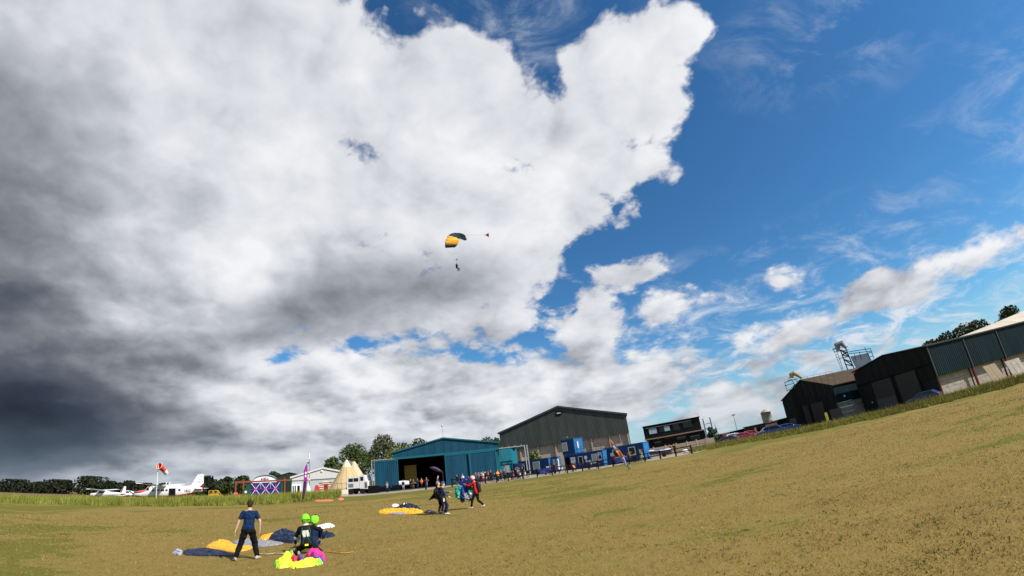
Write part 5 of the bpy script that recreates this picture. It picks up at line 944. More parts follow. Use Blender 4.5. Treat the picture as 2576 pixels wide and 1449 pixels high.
q = MB(); q.box(0, We.L, 0, 5, 0, zt); q.build('wall', M_brick, t); q = MB(); q.box(-.2, We.L+.3, -.3, 5.2, zt, zt+.2); q.build('roof', M_dsteel, t)
for f0, f1 in ((.25, .38), (.62, .72)): q = MB(); q.box(We.L*f0, We.L*f1, -.04, .01, 0 if f0 > .5 else .8, zt-.5); q.build('opening', M_black, t)
q = MB(); q.box(We.L*.48, We.L*.55, -.04, .01, zt-1.3, zt-.5); q.build('white_notice', M_white, t)
# ------------------------------------------------------------------ parked cars
M_tail = mat('tail_lamp', (.35, .02, .02), .3); M_head = mat('head_lamp', (.7, .72, .74), .15)
def car(label, base, rz, paint, L=4.3, H=1.5, van=False, group='cars parked by the far verge'):
    t = thing('parked_car', label, 'car', base, rz, group); Wd = .86
    prof = [(-L/2, .35), (-L/2, .85), (-L/2+.12, 1.0), (-L/2+.45, 1.05 if not van else H-.15), (-L*.30, H-.04), (L*.02, H), (L*.14, H-.1), (L*.27, 1.0), (L/2-.25, .88), (L/2, .7), (L/2, .32)]
    low = [(x, min(z_, 1.0)) for x, z_ in prof]
    def loft(b, pts, w0, w1, zs):    # outline pushed across, narrowing above the waist
        n = len(pts); vs = []
        for s_ in (-1, 1): vs += [(x, s_*(w0 if z_ <= zs else w0+(w1-w0)*(z_-zs)/(H-zs)), z_) for x, z_ in pts]
        b.add(vs, [tuple(reversed(range(n))), tuple(range(n, 2*n))] + [(i, (i+1) % n, n+(i+1) % n, n+i) for i in range(n)])
    q = MB(); loft(q, low, Wd, Wd, 5.); o = q.build('body', paint, t); bv = o.modifiers.new('bevel', 'BEVEL'); bv.width = .07; bv.segments = 2
    cab = [(-L/2+.25, .98), (-L*.30 if not van else -L/2+.4, H-.04), (L*.02, H), (L*.14, H-.1), (L*.29, .98)]
    q = MB(); loft(q, cab, Wd-.04, Wd-.2, .98); o = q.build('cabin', paint, t); bv = o.modifiers.new('bevel', 'BEVEL'); bv.width = .05; bv.segments = 2
    for s_ in (-1, 1):
        gl = [(-L/2+.55, 1.03), (-L*.27, H-.12), (-.02*L, H-.1), (-.02*L, 1.03)]; gl2 = [(.01*L, 1.03), (.01*L, H-.1), (L*.12, H-.15), (L*.235, 1.03)]
        for gg in (gl, gl2):
            q = MB(); vs = [(x, s_*(Wd-.04+(-.16)*(z_-.98)/(H-.98)+.012), z_) for x, z_ in gg]; q.add(vs, [tuple(range(len(vs))) if s_ < 0 else tuple(reversed(range(len(vs))))]); q.build('side_window', M_glass, t)
        for x in (-L*.31, L*.31):
            q = MB(); q.tube([(x, s_*(Wd-.16), .32), (x, s_*(Wd+.02), .32)], .32, 18); w_ = q.build('wheel', M_rubber, t); q = MB(); q.tube([(x, s_*(Wd+.0), .32), (x, s_*(Wd+.035), .32)], .19, 12); q.build('rim', M_steel, w_)
        q = MB(); q.box(L/2-.22, L/2-.01, s_*.62-.16, s_*.62+.16, .66, .78); q.build('headlight', M_head, t); q = MB(); q.box(-L/2-.012, -L/2+.1, s_*.68-.1, s_*.68+.1, .78, .98); q.build('tail_lamp', M_tail, t)
        q = MB(); q.ball((L*.21, s_*(Wd+.08), 1.02), (.07, .1, .06), 8); q.build('mirror', paint, t)
    q = MB(); q.add([(L*.285, -.76, 1.01), (L*.285, .76, 1.01), (L*.15, .64, H-.11), (L*.15, -.64, H-.11)], [(0, 1, 2, 3)]); q.build('windscreen', M_glass, t)
    return t
def paint(n, c): return mat('car_paint_' + n, c, .25, .0, var=.03, spec=.6)
def car_px(label, px, D_, yaw, p_, **kw): b0 = gd(px, D_); return car(label, b0, face_axis(b0, yaw), p_, **kw)
car_px('dark red boxy car behind the white estate, nearest the clubhouse', 1828, 97, R(100), paint('dark_red', (.16, .015, .022)), H=1.85, van=True)
car_px('white estate car between two red cars', 1851, 94, R(12), paint('white', (.68, .70, .74)), L=4.5, H=1.6)
car_px('crimson hatchback in front of the white estate', 1872, 88, R(20), paint('crimson', (.24, .012, .05)), L=4.2, H=1.45)
car_px('small bright red car behind the crimson hatchback\'s bonnet', 1893, 98, R(10), paint('red', (.36, .02, .025)), L=3.9, H=1.5)
car_px('dark slate car low in front of the white estate', 1832, 86, R(160), paint('slate', (.05, .055, .085)), L=4.1, H=1.35)
car_px('large dark blue estate car with silver roof rails, right of the red cars', 1938, 84, R(188), paint('deep_blue', (.02, .045, .16)), L=4.9, H=1.65)
car_px('bright blue car half hidden by the verge, next to the far shed', 1985, 86, R(5), paint('blue', (.02, .05, .24)), L=4.2, H=1.45)
car_px('dark blue car parked in front of the near shed\'s doors', 2330, 75, R(165), paint('navy', (.02, .035, .11)), L=4.3, H=1.5, group=None)
# ------------------------------------------------------------------ people
def ring_loft(b, rings, n=12):       # rings: centre, right axis, forward axis, half width, half depth
    vs = []
    for c, X, Y, rx, ry in rings: vs += [c + X*math.cos(2*math.pi*k/n)*rx + Y*math.sin(2*math.pi*k/n)*ry for k in range(n)]
    m_ = len(rings); b.add(vs, [(i*n+k, i*n+(k+1) % n, (i+1)*n+(k+1) % n, (i+1)*n+k) for i in range(m_-1) for k in range(n)] + [tuple(reversed(range(n))), tuple(range((m_-1)*n, m_*n))])
def capsule(b, p, q, r0, r1, n=9):
    p, q = Vector(p), Vector(q); d = q-p; d = d.normalized() if d.length > 1e-5 else Vector((0, 0, 1))
    b.tube([p-d*r0*.8, p-d*r0*.45, p, q, q+d*r1*.45, q+d*r1*.8], [r0*.45, r0*.85, r0, r1, r1*.85, r1*.45], n)
def ik(a, c, l1, l2, hint):
    d = c-a; L = max(.02, min(d.length, (l1+l2)*.998)); dn = d.normalized(); x = (l1*l1-l2*l2+L*L)/(2*L); y = math.sqrt(max(0, l1*l1-x*x)); h = Vector(hint); h = (h-dn*h.dot(dn)); h = h.normalized() if h.length > 1e-4 else Vector((0, 1, 0))
    return a+dn*x+h*y, a+dn*L
def crumple(o, size, strength, typ='CLOUDS'):
    tx = bpy.data.textures.get('crumple_%g' % size) or bpy.data.textures.new('crumple_%g' % size, 'CLOUDS'); tx.noise_scale = size; tx.noise_depth = 2
    d_ = o.modifiers.new('crumple', 'DISPLACE'); d_.texture = tx; d_.strength = strength; d_.mid_level = .5; d_.texture_coords = 'LOCAL'
    return o
def soft(o, vox, it=3):
    r_ = o.modifiers.new('remesh', 'REMESH'); r_.mode = 'VOXEL'; r_.voxel_size = vox; r_.use_smooth_shade = True
    if it: s_ = o.modifiers.new('smooth', 'SMOOTH'); s_.factor = .5; s_.iterations = it
    return o
def cmat(c): return mat('cloth_%d_%d_%d' % tuple(int(x*1000) for x in c), c, .85, var=.22, scale=9, bump=.5)
HAIR = {'brown': (.045, .026, .016), 'dark': (.012, .010, .009), 'fair': (.34, .24, .12), 'grey': (.28, .27, .26), 'red': (.12, .03, .02)}
def person(label, loc, az, h=1.74, feet=((-.1, 0, 0), (.1, 0, 0)), hands=((-.24, .05, .82), (.24, .05, .82)), hip=None, lean=(0, 0), top=(.05, .05, .06), legs=(.03, .03, .04), hair='brown', skin=None, shoe=(.05, .05, .05), sleeve=1.0, leg_len=1.0, near=False, helmet=None, face=None, elbow=((-.5, -1, -.3), (.5, -1, -.3)), knee=((0, 1, 0), (0, 1, 0)), head=(0, 0), group=None, hem=-.10, look=None, toe=None, baggy=1.0):
    t = thing('person', label, 'person', loc, -az, group, h/1.75); skin = skin or M_skin; V = Vector; vox = .0105 if near else .034
    hipc = V(hip) if hip else V((0, 0, .90)); Rm = Matrix.Rotation(R(-lean[0]), 3, 'X') @ Matrix.Rotation(R(lean[1]), 3, 'Y')
    X, Y, Z = Rm @ V((1, 0, 0)), Rm @ V((0, 1, 0)), Rm @ V((0, 0, 1)); sp = lambda f: hipc + Z*f
    tor = [(-.10, .10, .085), (-.04, .155, .112), (.04, .165, .115), (.14, .145, .102), (.24, .145, .100), (.36, .165, .112), (.45, .165, .102), (.50, .135, .085), (.535, .07, .065), (.60, .056, .058)]
    sh_ = [sp(.465)-X*.175, sp(.465)+X*.175]; hp = [hipc-X*.085+V((0, 0, -.03)), hipc+X*.085+V((0, 0, -.03))]
    b = MB(); ring_loft(b, [(sp(f), X, Y, a, c) for f, a, c in tor])
    hc = sp(.60) + Matrix.Rotation(R(head[0]), 3, 'Z') @ (Rm @ Matrix.Rotation(R(-head[1]), 3, 'X') @ V((0, .02, .105))); Hm = Matrix.Rotation(R(head[0]), 3, 'Z') @ Rm @ Matrix.Rotation(R(-head[1]), 3, 'X'); hx, hy, hzv = Hm @ V((1, 0, 0)), Hm @ V((0, 1, 0)), Hm @ V((0, 0, 1))
    ring_loft(b, [(hc+hzv*z_ + hy*o_, hx, hy, a, c) for z_, o_, a, c in ((-.115, .025, .03, .035), (-.10, .022, .052, .062), (-.06, .014, .066, .082), (-.01, .004, .074, .094), (.04, 0, .077, .098), (.08, -.004, .068, .088), (.108, -.006, .045, .06), (.122, -.006, .015, .02))])
    capsule(b, sp(.50), hc-hzv*.07, .055, .055)
    if near:
        capsule(b, hc+hy*.094+hzv*.01, hc+hy*.112-hzv*.022, .010, .015); capsule(b, hc+hx*.077+hzv*.012-hy*.005, hc+hx*.080-hzv*.022-hy*.005, .013, .010); capsule(b, hc-hx*.077+hzv*.012-hy*.005, hc-hx*.080-hzv*.022-hy*.005, .013, .010)
    arms, lg = [], []
    for i in (0, 1):
        el, wr = ik(sh_[i], V(hands[i]), .285, .255, elbow[i]); arms.append((sh_[i], el, wr)); fd = (wr-el).normalized()
        capsule(b, sh_[i], el, .052, .042); capsule(b, el, wr, .042, .028); side = V((1 if i == 0 else -1, 0, 0)); pn = (side-fd*side.dot(fd)).normalized(); ac = fd.cross(pn)
        if near:
            ring_loft(b, [(wr+fd*f, ac, pn, a, c) for f, a, c in ((-.01, .027, .022), (.03, .038, .019), (.085, .042, .017), (.10, .036, .013))], 8)
            for j in range(4):
                o_ = ac*(.030-.020*j); l_ = (.072, .080, .075, .058)[j]; p0 = wr+fd*.09+o_; p1 = p0+fd*l_*.55+pn*.012; p2 = p1+fd*l_*.35+pn*.028; capsule(b, p0, p1, .0105, .010, 6); capsule(b, p1, p2, .010, .0085, 6)
            p0 = wr+fd*.03+ac*.034; p1 = p0+fd*.035+ac*.026+pn*.01; capsule(b, p0, p1, .013, .011, 6); capsule(b, p1, p1+fd*.035+pn*.012, .011, .009, 6)
        else: capsule(b, wr, wr+fd*.09+pn*.015, .034, .028, 7); capsule(b, wr+fd*.04, wr+fd*.07+ac*.05, .02, .016, 6)
        kn, an = ik(hp[i], V(feet[i])+V((0, 0, .085)), .43, .405, knee[i]); lg.append((hp[i], kn, an)); capsule(b, hp[i], kn, .082, .055); capsule(b, kn, an, .055, .038); fz = V((toe[i] if toe else 0, 1, 0)).normalized(); capsule(b, an-V((0, 0, .03)), an+fz*.13-V((0, 0, .052)), .038, .03)
    soft(b.build('body', skin, t), vox)
    b = MB(); g_ = .013; ring_loft(b, [(sp(hem-.02), X, Y, .168*baggy**.5, .118)] + [(sp(f), X, Y, a+g_+.004, c+g_+.004) for f, a, c in tor if hem+.01 < f < .52] + [(sp(.525), X, Y, .085, .075)])
    for s_, el, wr in arms:
        if sleeve > .9: capsule(b, s_, el, .066, .055); capsule(b, el, el.lerp(wr, .88), .054, .042)
        elif sleeve > 0: b.tube([s_+(s_-el)*.18, s_, s_.lerp(el, .72)], [.03, .068, .070], 10); capsule(b, s_, s_.lerp(el, .2), .066, .066)
    o = soft(b.build('top', cmat(top), t), vox*1.1)
    if near: crumple(o, .10, .045)
    b = MB(); ring_loft(b, [(sp(f), X, Y, a+g_, c+g_) for f, a, c in tor if f < .10] )
    for h_, kn, an in lg:
        if leg_len > .9: capsule(b, h_, kn, .096*baggy, .071*baggy**1.3); b.tube([kn-(an-kn)*.06, kn, kn.lerp(an, .5), kn.lerp(an, .96)], [.05, .072*baggy**1.3, .064*baggy**1.4, .056*baggy], 10)
        else: b.tube([h_-(kn-h_)*.05, h_, h_.lerp(kn, leg_len*1.3)], [.06, .098, .088], 10)
    o = soft(b.build('trousers', cmat(legs), t), vox*1.1)
    if near: crumple(o, .09, .05)
    for i, (h_, kn, an) in enumerate(lg):
        fz = V((toe[i] if toe else 0, 1, 0)).normalized(); b = MB(); f0 = an-V((0, 0, .085)); sd_ = fz.cross(V((0, 0, 1)))
        ring_loft(b, [(f0+fz*f+V((0, 0, zc_)), sd_, V((0, 0, 1)), a, c) for f, zc_, a, c in ((-.075, .045, .02, .02), (-.06, .05, .036, .045), (0, .055, .042, .052), (.08, .042, .048, .040), (.15, .033, .046, .031), (.195, .028, .028, .022))], 10); soft(b.build('shoe', cmat(shoe), t), .014 if near else .03, 1)
    if helmet:
        b = MB(); ring_loft(b, [(hc+hzv*z_+hy*o_, hx, hy, a, c) for z_, o_, a, c in ((-.10, -.03, .098, .090), (-.055, -.015, .118, .122), (0, -.008, .124, .140), (.07, -.006, .121, .140), (.125, -.008, .096, .113), (.158, -.008, .056, .068), (.172, -.008, .015, .02))], 18); o = b.build('helmet', helmet, t, True)
        b = MB(); b.ball(hc+hzv*.18, (.035, .055, .022), 8); b.build('helmet_mount', M_black, o); b = MB(); b.tube([hc-hzv*.06-hy*.05+hx*s_*.0+hx*.12*math.sin(a_)+hy*(.135*math.cos(a_)-.0) for s_ in (1,) for a_ in np.linspace(2.0, 4.3, 9)], .012, 6); b.build('helmet_trim', M_black, o)
    else:
        b = MB(); ring_loft(b, [(hc+hzv*z_+hy*o_, hx, hy, a, c) for z_, o_, a, c in ((-.075, -.045, .055, .045), (-.03, -.030, .080, .078), (.03, -.018, .086, .094), (.075, -.008, .080, .098), (.112, -.006, .058, .072), (.132, -.006, .02, .03))], 14); soft(b.build('hair', mat('hair_' + hair, HAIR[hair], .7, var=.3, scale=40), t), .012 if near else .03, 1)
    if near:
        for s_ in (-1, 1): b = MB(); b.ball(hc+hy*.090+hx*.031*s_+hzv*.012, (.012, .008, .008), 8); b.build('eye', M_black, t)
        b = MB(); b.ball(hc+hy*.095-hzv*.055, (.024, .006, .007), 8); b.build('mouth', mat('lips', (.35, .12, .10), .6), t)
    return t, dict(hipc=hipc, X=X, Y=Y, Z=Z, sp=sp, arms=arms, legs=lg, head=hc, hx=hx, hy=hy, hz=hzv)
def rig(t, J, m1, m2, mt):           # container worn on the back
    b = MB(); sp, X, Y = J['sp'], J['X'], J['Y']; ring_loft(b, [(sp(f)-Y*d_, X, Y, a, c) for f, d_, a, c in ((-.10, .15, .12, .05), (-.06, .17, .165, .085), (.1, .18, .17, .10), (.3, .18, .16, .095), (.44, .17, .13, .08), (.50, .15, .09, .05))], 12); o = soft(b.build('parachute_rig', m1, t), .016, 2)
    b = MB()
    for s_ in (-1, 1): b.tube([sp(.44)-Y*.13+X*.11*s_, sp(.49)+X*.12*s_, sp(.40)+Y*.12+X*.11*s_, sp(.18)+Y*.125+X*.10*s_, sp(.0)+Y*.13+X*.12*s_], .022, 6, flat=.5)
    b.build('harness', m1, o)
    b = MB(); b.box(-.045, .045, -.012, .012, -.09, .09); q = b.build('white_flap', m2, o); q.matrix_local = Matrix.Translation(sp(.25)-Y*.285-X*.05); q.rotation_euler = (0, 0, 0)
    b = MB(); b.box(-.04, .04, -.012, .012, -.09, .09); q = b.build('white_flap', m2, o); q.matrix_local = Matrix.Translation(sp(.25)-Y*.285+X*.05) @ Matrix.Rotation(R(-14), 4, 'Y')
    b = MB()
    for s_ in (-1, 1): b.tube([sp(.42)-Y*.255+X*.09*s_, sp(.3)-Y*.285+X*.13*s_, sp(.12)-Y*.29+X*.06*s_, sp(-.02)-Y*.26+X*.11*s_], .008, 5)
    b.build('piping', mt, o)
    return o
# spectators: column, distance, facing (deg clockwise from +Y), look
def rnd(a): return tuple(a)
NAVY, BLK, GRY, WHT, RED, MAR, ORG, LBL, KHK, TAN = (.018, .024, .06), (.012, .012, .014), (.20, .20, .21), (.62, .62, .64), (.42, .03, .035), (.13, .012, .02), (.66, .15, .05), (.22, .38, .58), (.11, .10, .06), (.40, .30, .20)
up_hands = ((-.12, .30, 1.52), (.12, .30, 1.52)); crossed = ((.10, .22, 1.16), (-.10, .22, 1.14)); front = ((-.10, .26, 1.05), (.10, .26, 1.05)); sit = dict(hip=(0, 0, .52), feet=((-.12, .42, 0), (.12, .42, 0)))
CROWD = [  # x, D, az, kw, label
 (975, 71.5, 175, dict(top=(.36, .32, .33), legs=BLK, hands=crossed, hair='fair', h=1.66), 'person in a pale hooded coat standing in front of the slid-open hangar door'),
 (1015.5, 74.5, 165, dict(top=NAVY, legs=LBL, leg_len=.45, hands=front, hair='brown'), 'person in navy top and light blue shorts at the hangar bay\'s edge'),
 (1034, 76.5, 150, dict(top=BLK, legs=BLK, hands=front, hair='fair'), 'person all in black, third along from the hangar door edge'),
 (1041, 77.5, 190, dict(top=(.09, .08, .06), legs=KHK, hands=crossed), 'person in khaki trousers beside the one all in black'),
 (1052, 77, 180, dict(top=NAVY, legs=NAVY, hands=((-.30, .2, 1.2), (.12, .30, 1.30)), hair='dark'), 'person in navy jacket lifting one hand, left of the orange top'),
 (1062, 77, 185, dict(top=ORG, legs=BLK, hands=front, hair='red'), 'person in a bright orange top in front of the dark bay'),
 (1074.5, 78, 180, dict(top=(.10, .10, .11), legs=(.12, .11, .14), hands=((-.30, .12, 1.18), (.30, .12, 1.18)), hair='grey'), 'person in dark top, elbows out, nearest the middle of the bay'),
 (1152, 69.5, 190, dict(top=BLK, legs=BLK, hands=up_hands, hair='dark', leg_len=.5), 'person in black lifting both hands, behind the navy banner'),
 (1166, 69.5, 200, dict(top=WHT, legs=NAVY, hands=front, hair='grey', leg_len=.5), 'person in white top behind the navy banner'),
 (1199, 69, 180, dict(top=(.14, .12, .13), legs=BLK, hands=up_hands, hair='fair'), 'person with raised hands directly behind the red jumpsuit'),
 (1212, 70, 190, dict(top=(.08, .03, .04), legs=BLK, hands=front, **sit), 'person seated low, just right of the red jumpsuit'),
 (1217, 69.5, 175, dict(top=WHT, legs=(.36, .02, .05), hands=up_hands, hair='grey'), 'person in white top and crimson trousers among the crowd'),
 (1224, 71, 185, dict(top=BLK, legs=TAN, hands=up_hands, hair='dark', leg_len=.5), 'person in black top and tan shorts behind the crimson trousers'),
 (1237, 69, 170, dict(top=BLK, legs=BLK, hands=front, hair='fair', h=1.82), 'tall person in black standing at the hangar\'s last door leaf'),
 (1246, 70, 200, dict(top=(.05, .05, .06), legs=GRY, hands=front, **sit), 'person seated in dark clothes by the hangar corner'),
 (1254, 70, 160, dict(top=(.70, .32, .06), legs=BLK, hands=front, hair='fair'), 'person in an orange yellow top at the hangar corner'),
 (1262, 70.5, 200, dict(top=RED, legs=BLK, hands=crossed, hair='dark'), 'person in red top beside the orange yellow top'),
 (1285, 69.5, 120, dict(top=(.05, .05, .06), legs=BLK, hands=((-.1, .5, 1.0), (.1, .5, 1.0)), hip=(0, 0, .52), feet=((-.12, .42, 0), (.12, .42, 0)), hair='fair', lean=(15, 0)), 'person leaning over the table, nearest the blue locker'),
 (1293, 69, 170, dict(top=(.42, .08, .20), legs=BLK, hands=front, **sit), 'person in magenta top seated at the crowded table'),
 (1300, 70, 185, dict(top=NAVY, legs=BLK, hands=up_hands, hair='dark'), 'person in navy with raised hands behind the crowded table'),
 (1309, 69, 190, dict(top=(.55, .53, .52), legs=BLK, hands=front, hair='brown', **sit), 'person in pale top seated under the low cabin\'s open window'),
 (1317, 69.5, 200, dict(top=BLK, legs=BLK, hands=up_hands, hair='dark'), 'person in black standing under the low cabin\'s open window'),
 (1322, 69, 210, dict(top=WHT, legs=(.30, .26, .26), hands=front, **sit), 'person in white seated at the end of the crowded table'),
 (1378, 71, 140, dict(top=WHT, legs=BLK, hands=front, hair='dark', lean=(12, 0), **sit), 'person in white seated left of the maroon haired one'),
 (1387, 72.5, 200, dict(top=(.04, .05, .09), legs=BLK, hands=front, **sit), 'person in dark blue seated behind the white top'),
 (1397, 69.5, 185, dict(top=(.05, .012, .02), legs=BLK, hands=((-.3, .1, 1.2), (.3, .1, 1.2)), hair='red'), 'person in a dark dress with maroon hair standing at the fence'),
 (1414, 71.5, 255, dict(top=WHT, legs=BLK, hands=front, lean=(-20, 0), **sit), 'person in white leaning back beside the cabin end'),
 (1447, 69, 300, dict(top=(.66, .26, .14), legs=BLK, hands=front, lean=(38, 0), **sit), 'person in a salmon top bent over the table bench'),
 (1489, 69.5, 250, dict(top=(.34, .50, .60), legs=BLK, hands=front, hair='grey', lean=(10, 0), **sit), 'person in pale blue top seated below the poster'),
 (1548, 69, 175, dict(top=MAR, legs=BLK, hands=front, hair='dark', h=1.8), 'person in a dark maroon jacket behind the navy banner'),
 (1573, 70.5, 190, dict(top=BLK, legs=NAVY, hands=front, **sit), 'person in black seated just right of the orange flag'),
 (1587, 70, 185, dict(top=(.32, .18, .10), legs=BLK, hands=up_hands, hair='fair'), 'person in tan top standing below the second hatch'),
 (1598, 71, 170, dict(top=(.04, .05, .10), legs=BLK, hands=front, **sit), 'person in dark blue seated under the second hatch'),
 (1615, 69.5, 230, dict(top=(.36, .38, .30), legs=(.30, .36, .36), hands=((-.45, .25, 1.75), (-.05, .35, 1.85)), hair='fair', elbow=((-1, 0, .3), (0, 1, .3))), 'person in pale vest with both arms thrown up beside the cabin end'),
 (1619, 70.5, 200, dict(top=WHT, legs=BLK, hands=front, **sit), 'person in white seated behind the one with arms thrown up'),
 (1180, 69.6, 195, dict(top=(.20, .05, .07), legs=BLK, hands=front, hair='dark', **sit), 'person in dull red seated behind the carried canopy'),
 (1206, 71.5, 170, dict(top=(.30, .28, .30), legs=NAVY, hands=up_hands, hair='dark'), 'person in grey with raised hands in the row behind the crimson trousers'),
 (1230, 72, 185, dict(top=(.34, .10, .10), legs=BLK, hands=crossed, hair='brown'), 'person in faded red top just left of the tall one in black'),
 (1270, 71, 185, dict(top=(.04, .05, .08), legs=BLK, hands=front, hair='dark'), 'person in slate top between the red top and the blue locker'),
 (1304, 72, 175, dict(top=(.48, .40, .36), legs=BLK, hands=up_hands, hair='fair'), 'person in beige behind the magenta seated one'),
 (1330, 70.5, 195, dict(top=BLK, legs=GRY, hands=front, hair='grey', **sit), 'person in black seated right of the white one at the crowded table'),
 (1508, 70, 180, dict(top=(.05, .05, .06), legs=NAVY, hands=front, hair='brown', **sit), 'person in dark top seated right of the pale blue one'),
 (1688, 80.5, 175, dict(top=(.10, .012, .02), legs=BLK, hands=front, hair='fair'), 'person in black with a red front at the clubhouse fence'),
 (1699, 80, 190, dict(top=BLK, legs=BLK, hands=((-.2, .1, .85), (.34, .1, 1.1)), hair='fair'), 'person in black, right one of the two at the clubhouse fence')]
for x, d, az, kw, lab in CROWD:
    p_ = gd(x, d); person(lab, (p_.x, p_.y, .012), R(az)+random.uniform(-.2, .2), group='spectators by the hangar and cabins', **kw)
# ------------------------------------------------------------------ canopies on the ground
def inside(poly, P_):
    x, y = P_[:, 0], P_[:, 1]; r_ = np.zeros(len(P_), bool); n = len(poly)
    for i in range(n):
        (xa, ya), (xb, yb) = poly[i], poly[(i+1) % n]; c = ((ya > y) != (yb > y)) & (x < (xb-xa)*(y-ya)/((yb-ya) if abs(yb-ya) > 1e-9 else 1e-9)+xa); r_ ^= c
    return r_
def edge_dist(poly, P_):
    d = np.full(len(P_), 1e9)
    for i in range(len(poly)):
        a = np.array(poly[i]); b = np.array(poly[(i+1) % len(poly)]); ab = b-a; t = np.clip(((P_-a)@ab)/max(ab@ab, 1e-9), 0, 1); d = np.minimum(d, np.linalg.norm(P_-(a+t[:, None]*ab), axis=1))
    return d
def smooth_poly(p_, k=2):
    p_ = [np.array(q) for q in p_]
    for _ in range(k): p_ = [v for i in range(len(p_)) for v in (p_[i]*.75+p_[(i+1) % len(p_)]*.25, p_[i]*.25+p_[(i+1) % len(p_)]*.75)]
    return [tuple(q) for q in p_]
def cloth(name, poly, m, parent, h=.2, seed=0, step=.035, fold=1.0, flat=.5, z0=.02, fl=.3, direction=None):
    r_ = np.random.default_rng(seed); poly = smooth_poly(poly); A_ = np.array(poly); lo, hi = A_.min(0), A_.max(0)
    nx, ny = int((hi[0]-lo[0])/step)+2, int((hi[1]-lo[1])/step)+2; gx_, gy_ = np.meshgrid(lo[0]+np.arange(nx)*step, lo[1]+np.arange(ny)*step, indexing='ij'); P_ = np.stack([gx_.ravel(), gy_.ravel()], 1)
    P_ = P_ + r_.normal(0, step*.12, P_.shape); ins = inside(poly, P_); ed = edge_dist(poly, P_)
    z_ = np.zeros(len(P_))
    for k in range(7):
        a = direction + r_.normal(0, .5) if direction is not None else r_.uniform(0, np.pi); fr = r_.uniform(4, 22); q_ = P_@np.array([math.cos(a), math.sin(a)]); w_ = P_@np.array([-math.sin(a), math.cos(a)]); z_ += (1-np.abs(np.sin(q_*fr + 1.2*np.sin(w_*fr*.35+r_.uniform(0, 6))+r_.uniform(0, 6))))**1.6*r_.uniform(.5, 1.)*5/fr
    for k in range(5):
        a = r_.uniform(0, np.pi); fr = r_.uniform(18, 38); q_ = P_@np.array([math.cos(a), math.sin(a)]); w_ = P_@np.array([-math.sin(a), math.cos(a)]); z_ += .16*(1-np.abs(np.sin(q_*fr+1.8*np.sin(w_*fr*.3+r_.uniform(0, 6)))))**2*(np.sin(w_*5+r_.uniform(0, 6)) > -.2)
    z_ = z_/z_.max(); body = 1-np.exp(-ed/fl)
    z_ = z0 + h*.72*body*(flat*.5 + (1-flat*.5)*z_*1.2*fold) + .012*z_
    idx = -np.ones(len(P_), int); I = np.arange(nx*ny).reshape(nx, ny); c4 = np.stack([I[:-1, :-1], I[1:, :-1], I[1:, 1:], I[:-1, 1:]], -1).reshape(-1, 4); ok = ins[c4].all(1); c4 = c4[ok]
    if len(c4) == 0: return None
    used = np.unique(c4); idx[used] = np.arange(len(used)); V_ = np.stack([P_[:, 0], P_[:, 1], z_+np.array([gz(a, b) for a, b in P_[:0]]).sum() if False else z_], 1)[used]
    be = np.array(ed[used]) < step*1.3; V_[be, 2] = np.minimum(V_[be, 2], z0*.3)
    V_[:, 2] += uneven(V_[:, 0]+parent.location.x, V_[:, 1]+parent.location.y)
    return mesh_np(name, V_, idx[c4], [m], parent=parent, smooth=True)
def silk(n, c, r_=.55):              # thin nylon with sewn seams
    m = mat('silk_' + n, c, r_, var=.16, scale=11, spec=.25, bump=.6, detail=3); t_ = m.node_tree; q = G(t_); b = next(x for x in t_.nodes if x.type == 'BSDF_PRINCIPLED')
    if any(x.type == 'TEX_WAVE' for x in t_.nodes): return m
    src = b.inputs['Base Color'].links[0].from_socket; P_ = q.n('ShaderNodeTexCoord').outputs['Object']; f = None
    for rot_, sc_ in ((.5, 2.1), (-1.05, .9)):
        mp = q.n('ShaderNodeMapping'); q.put(mp.inputs[0], P_); mp.inputs['Rotation'].default_value = (0, 0, rot_); w_ = q.n('ShaderNodeTexWave'); q.put(w_.inputs['Vector'], mp.outputs[0]); w_.inputs['Scale'].default_value = sc_; w_.inputs['Distortion'].default_value = .6; w_.inputs['Detail'].default_value = 1
        l_ = q.ss(w_.outputs['Fac'], .985, .998); f = l_ if f is None else q.m('MAXIMUM', f, l_)
    q.put(b.inputs['Base Color'], q.mix(q.m('MULTIPLY', f, .55), src, (*[min(1, x*1.5+.10) for x in c], 1)))
    return m
S_navy = silk('navy', (.007, .017, .050)); S_yel = silk('yellow', (.78, .36, .02)); S_grey = silk('grey', (.26, .26, .29)); S_wht = silk('white', (.75, .75, .76)); S_blk = silk('black', (.012, .012, .015))
S_neo = silk('neon_yellow', (.74, .80, .04)); S_grn = silk('neon_green', (.24, .80, .06)); S_pnk = silk('pink', (.80, .03, .25)); S_pur = silk('purple', (.16, .06, .32)); S_red = silk('red', (.62, .02, .06)); S_teal = silk('teal', (.02, .36, .30)); S_blu = silk('royal_blue', (.025, .03, .30))
def local(poly_px, fn, o): return [((gnd(*fn(X, Y))-o).x, (gnd(*fn(X, Y))-o).y) for X, Y in poly_px]
o0 = gnd(*y1(900, 800)); t = thing('landed_canopy', 'navy and yellow parachute canopy spread flat on the grass around the standing man', 'parachute', o0)
def pan(nm, poly, m_, h, seed, fn=y1, par=None, **kw): par = par or t; return cloth(nm, local(poly, fn, par.location), m_, par, h, seed, **kw)
pan('navy_panel', [(240, 790), (400, 770), (600, 765), (760, 780), (900, 815), (1000, 850), (985, 868), (700, 862), (450, 858), (250, 850)], S_navy, .11, 1, fl=.16)
pan('striped_tip', [(105, 800), (180, 775), (270, 780), (250, 850), (150, 852), (105, 835)], mat('silk_striped', (.6, .6, .62), .6, col2=(.02, .03, .08), scale=9), .12, 2, fl=.1)
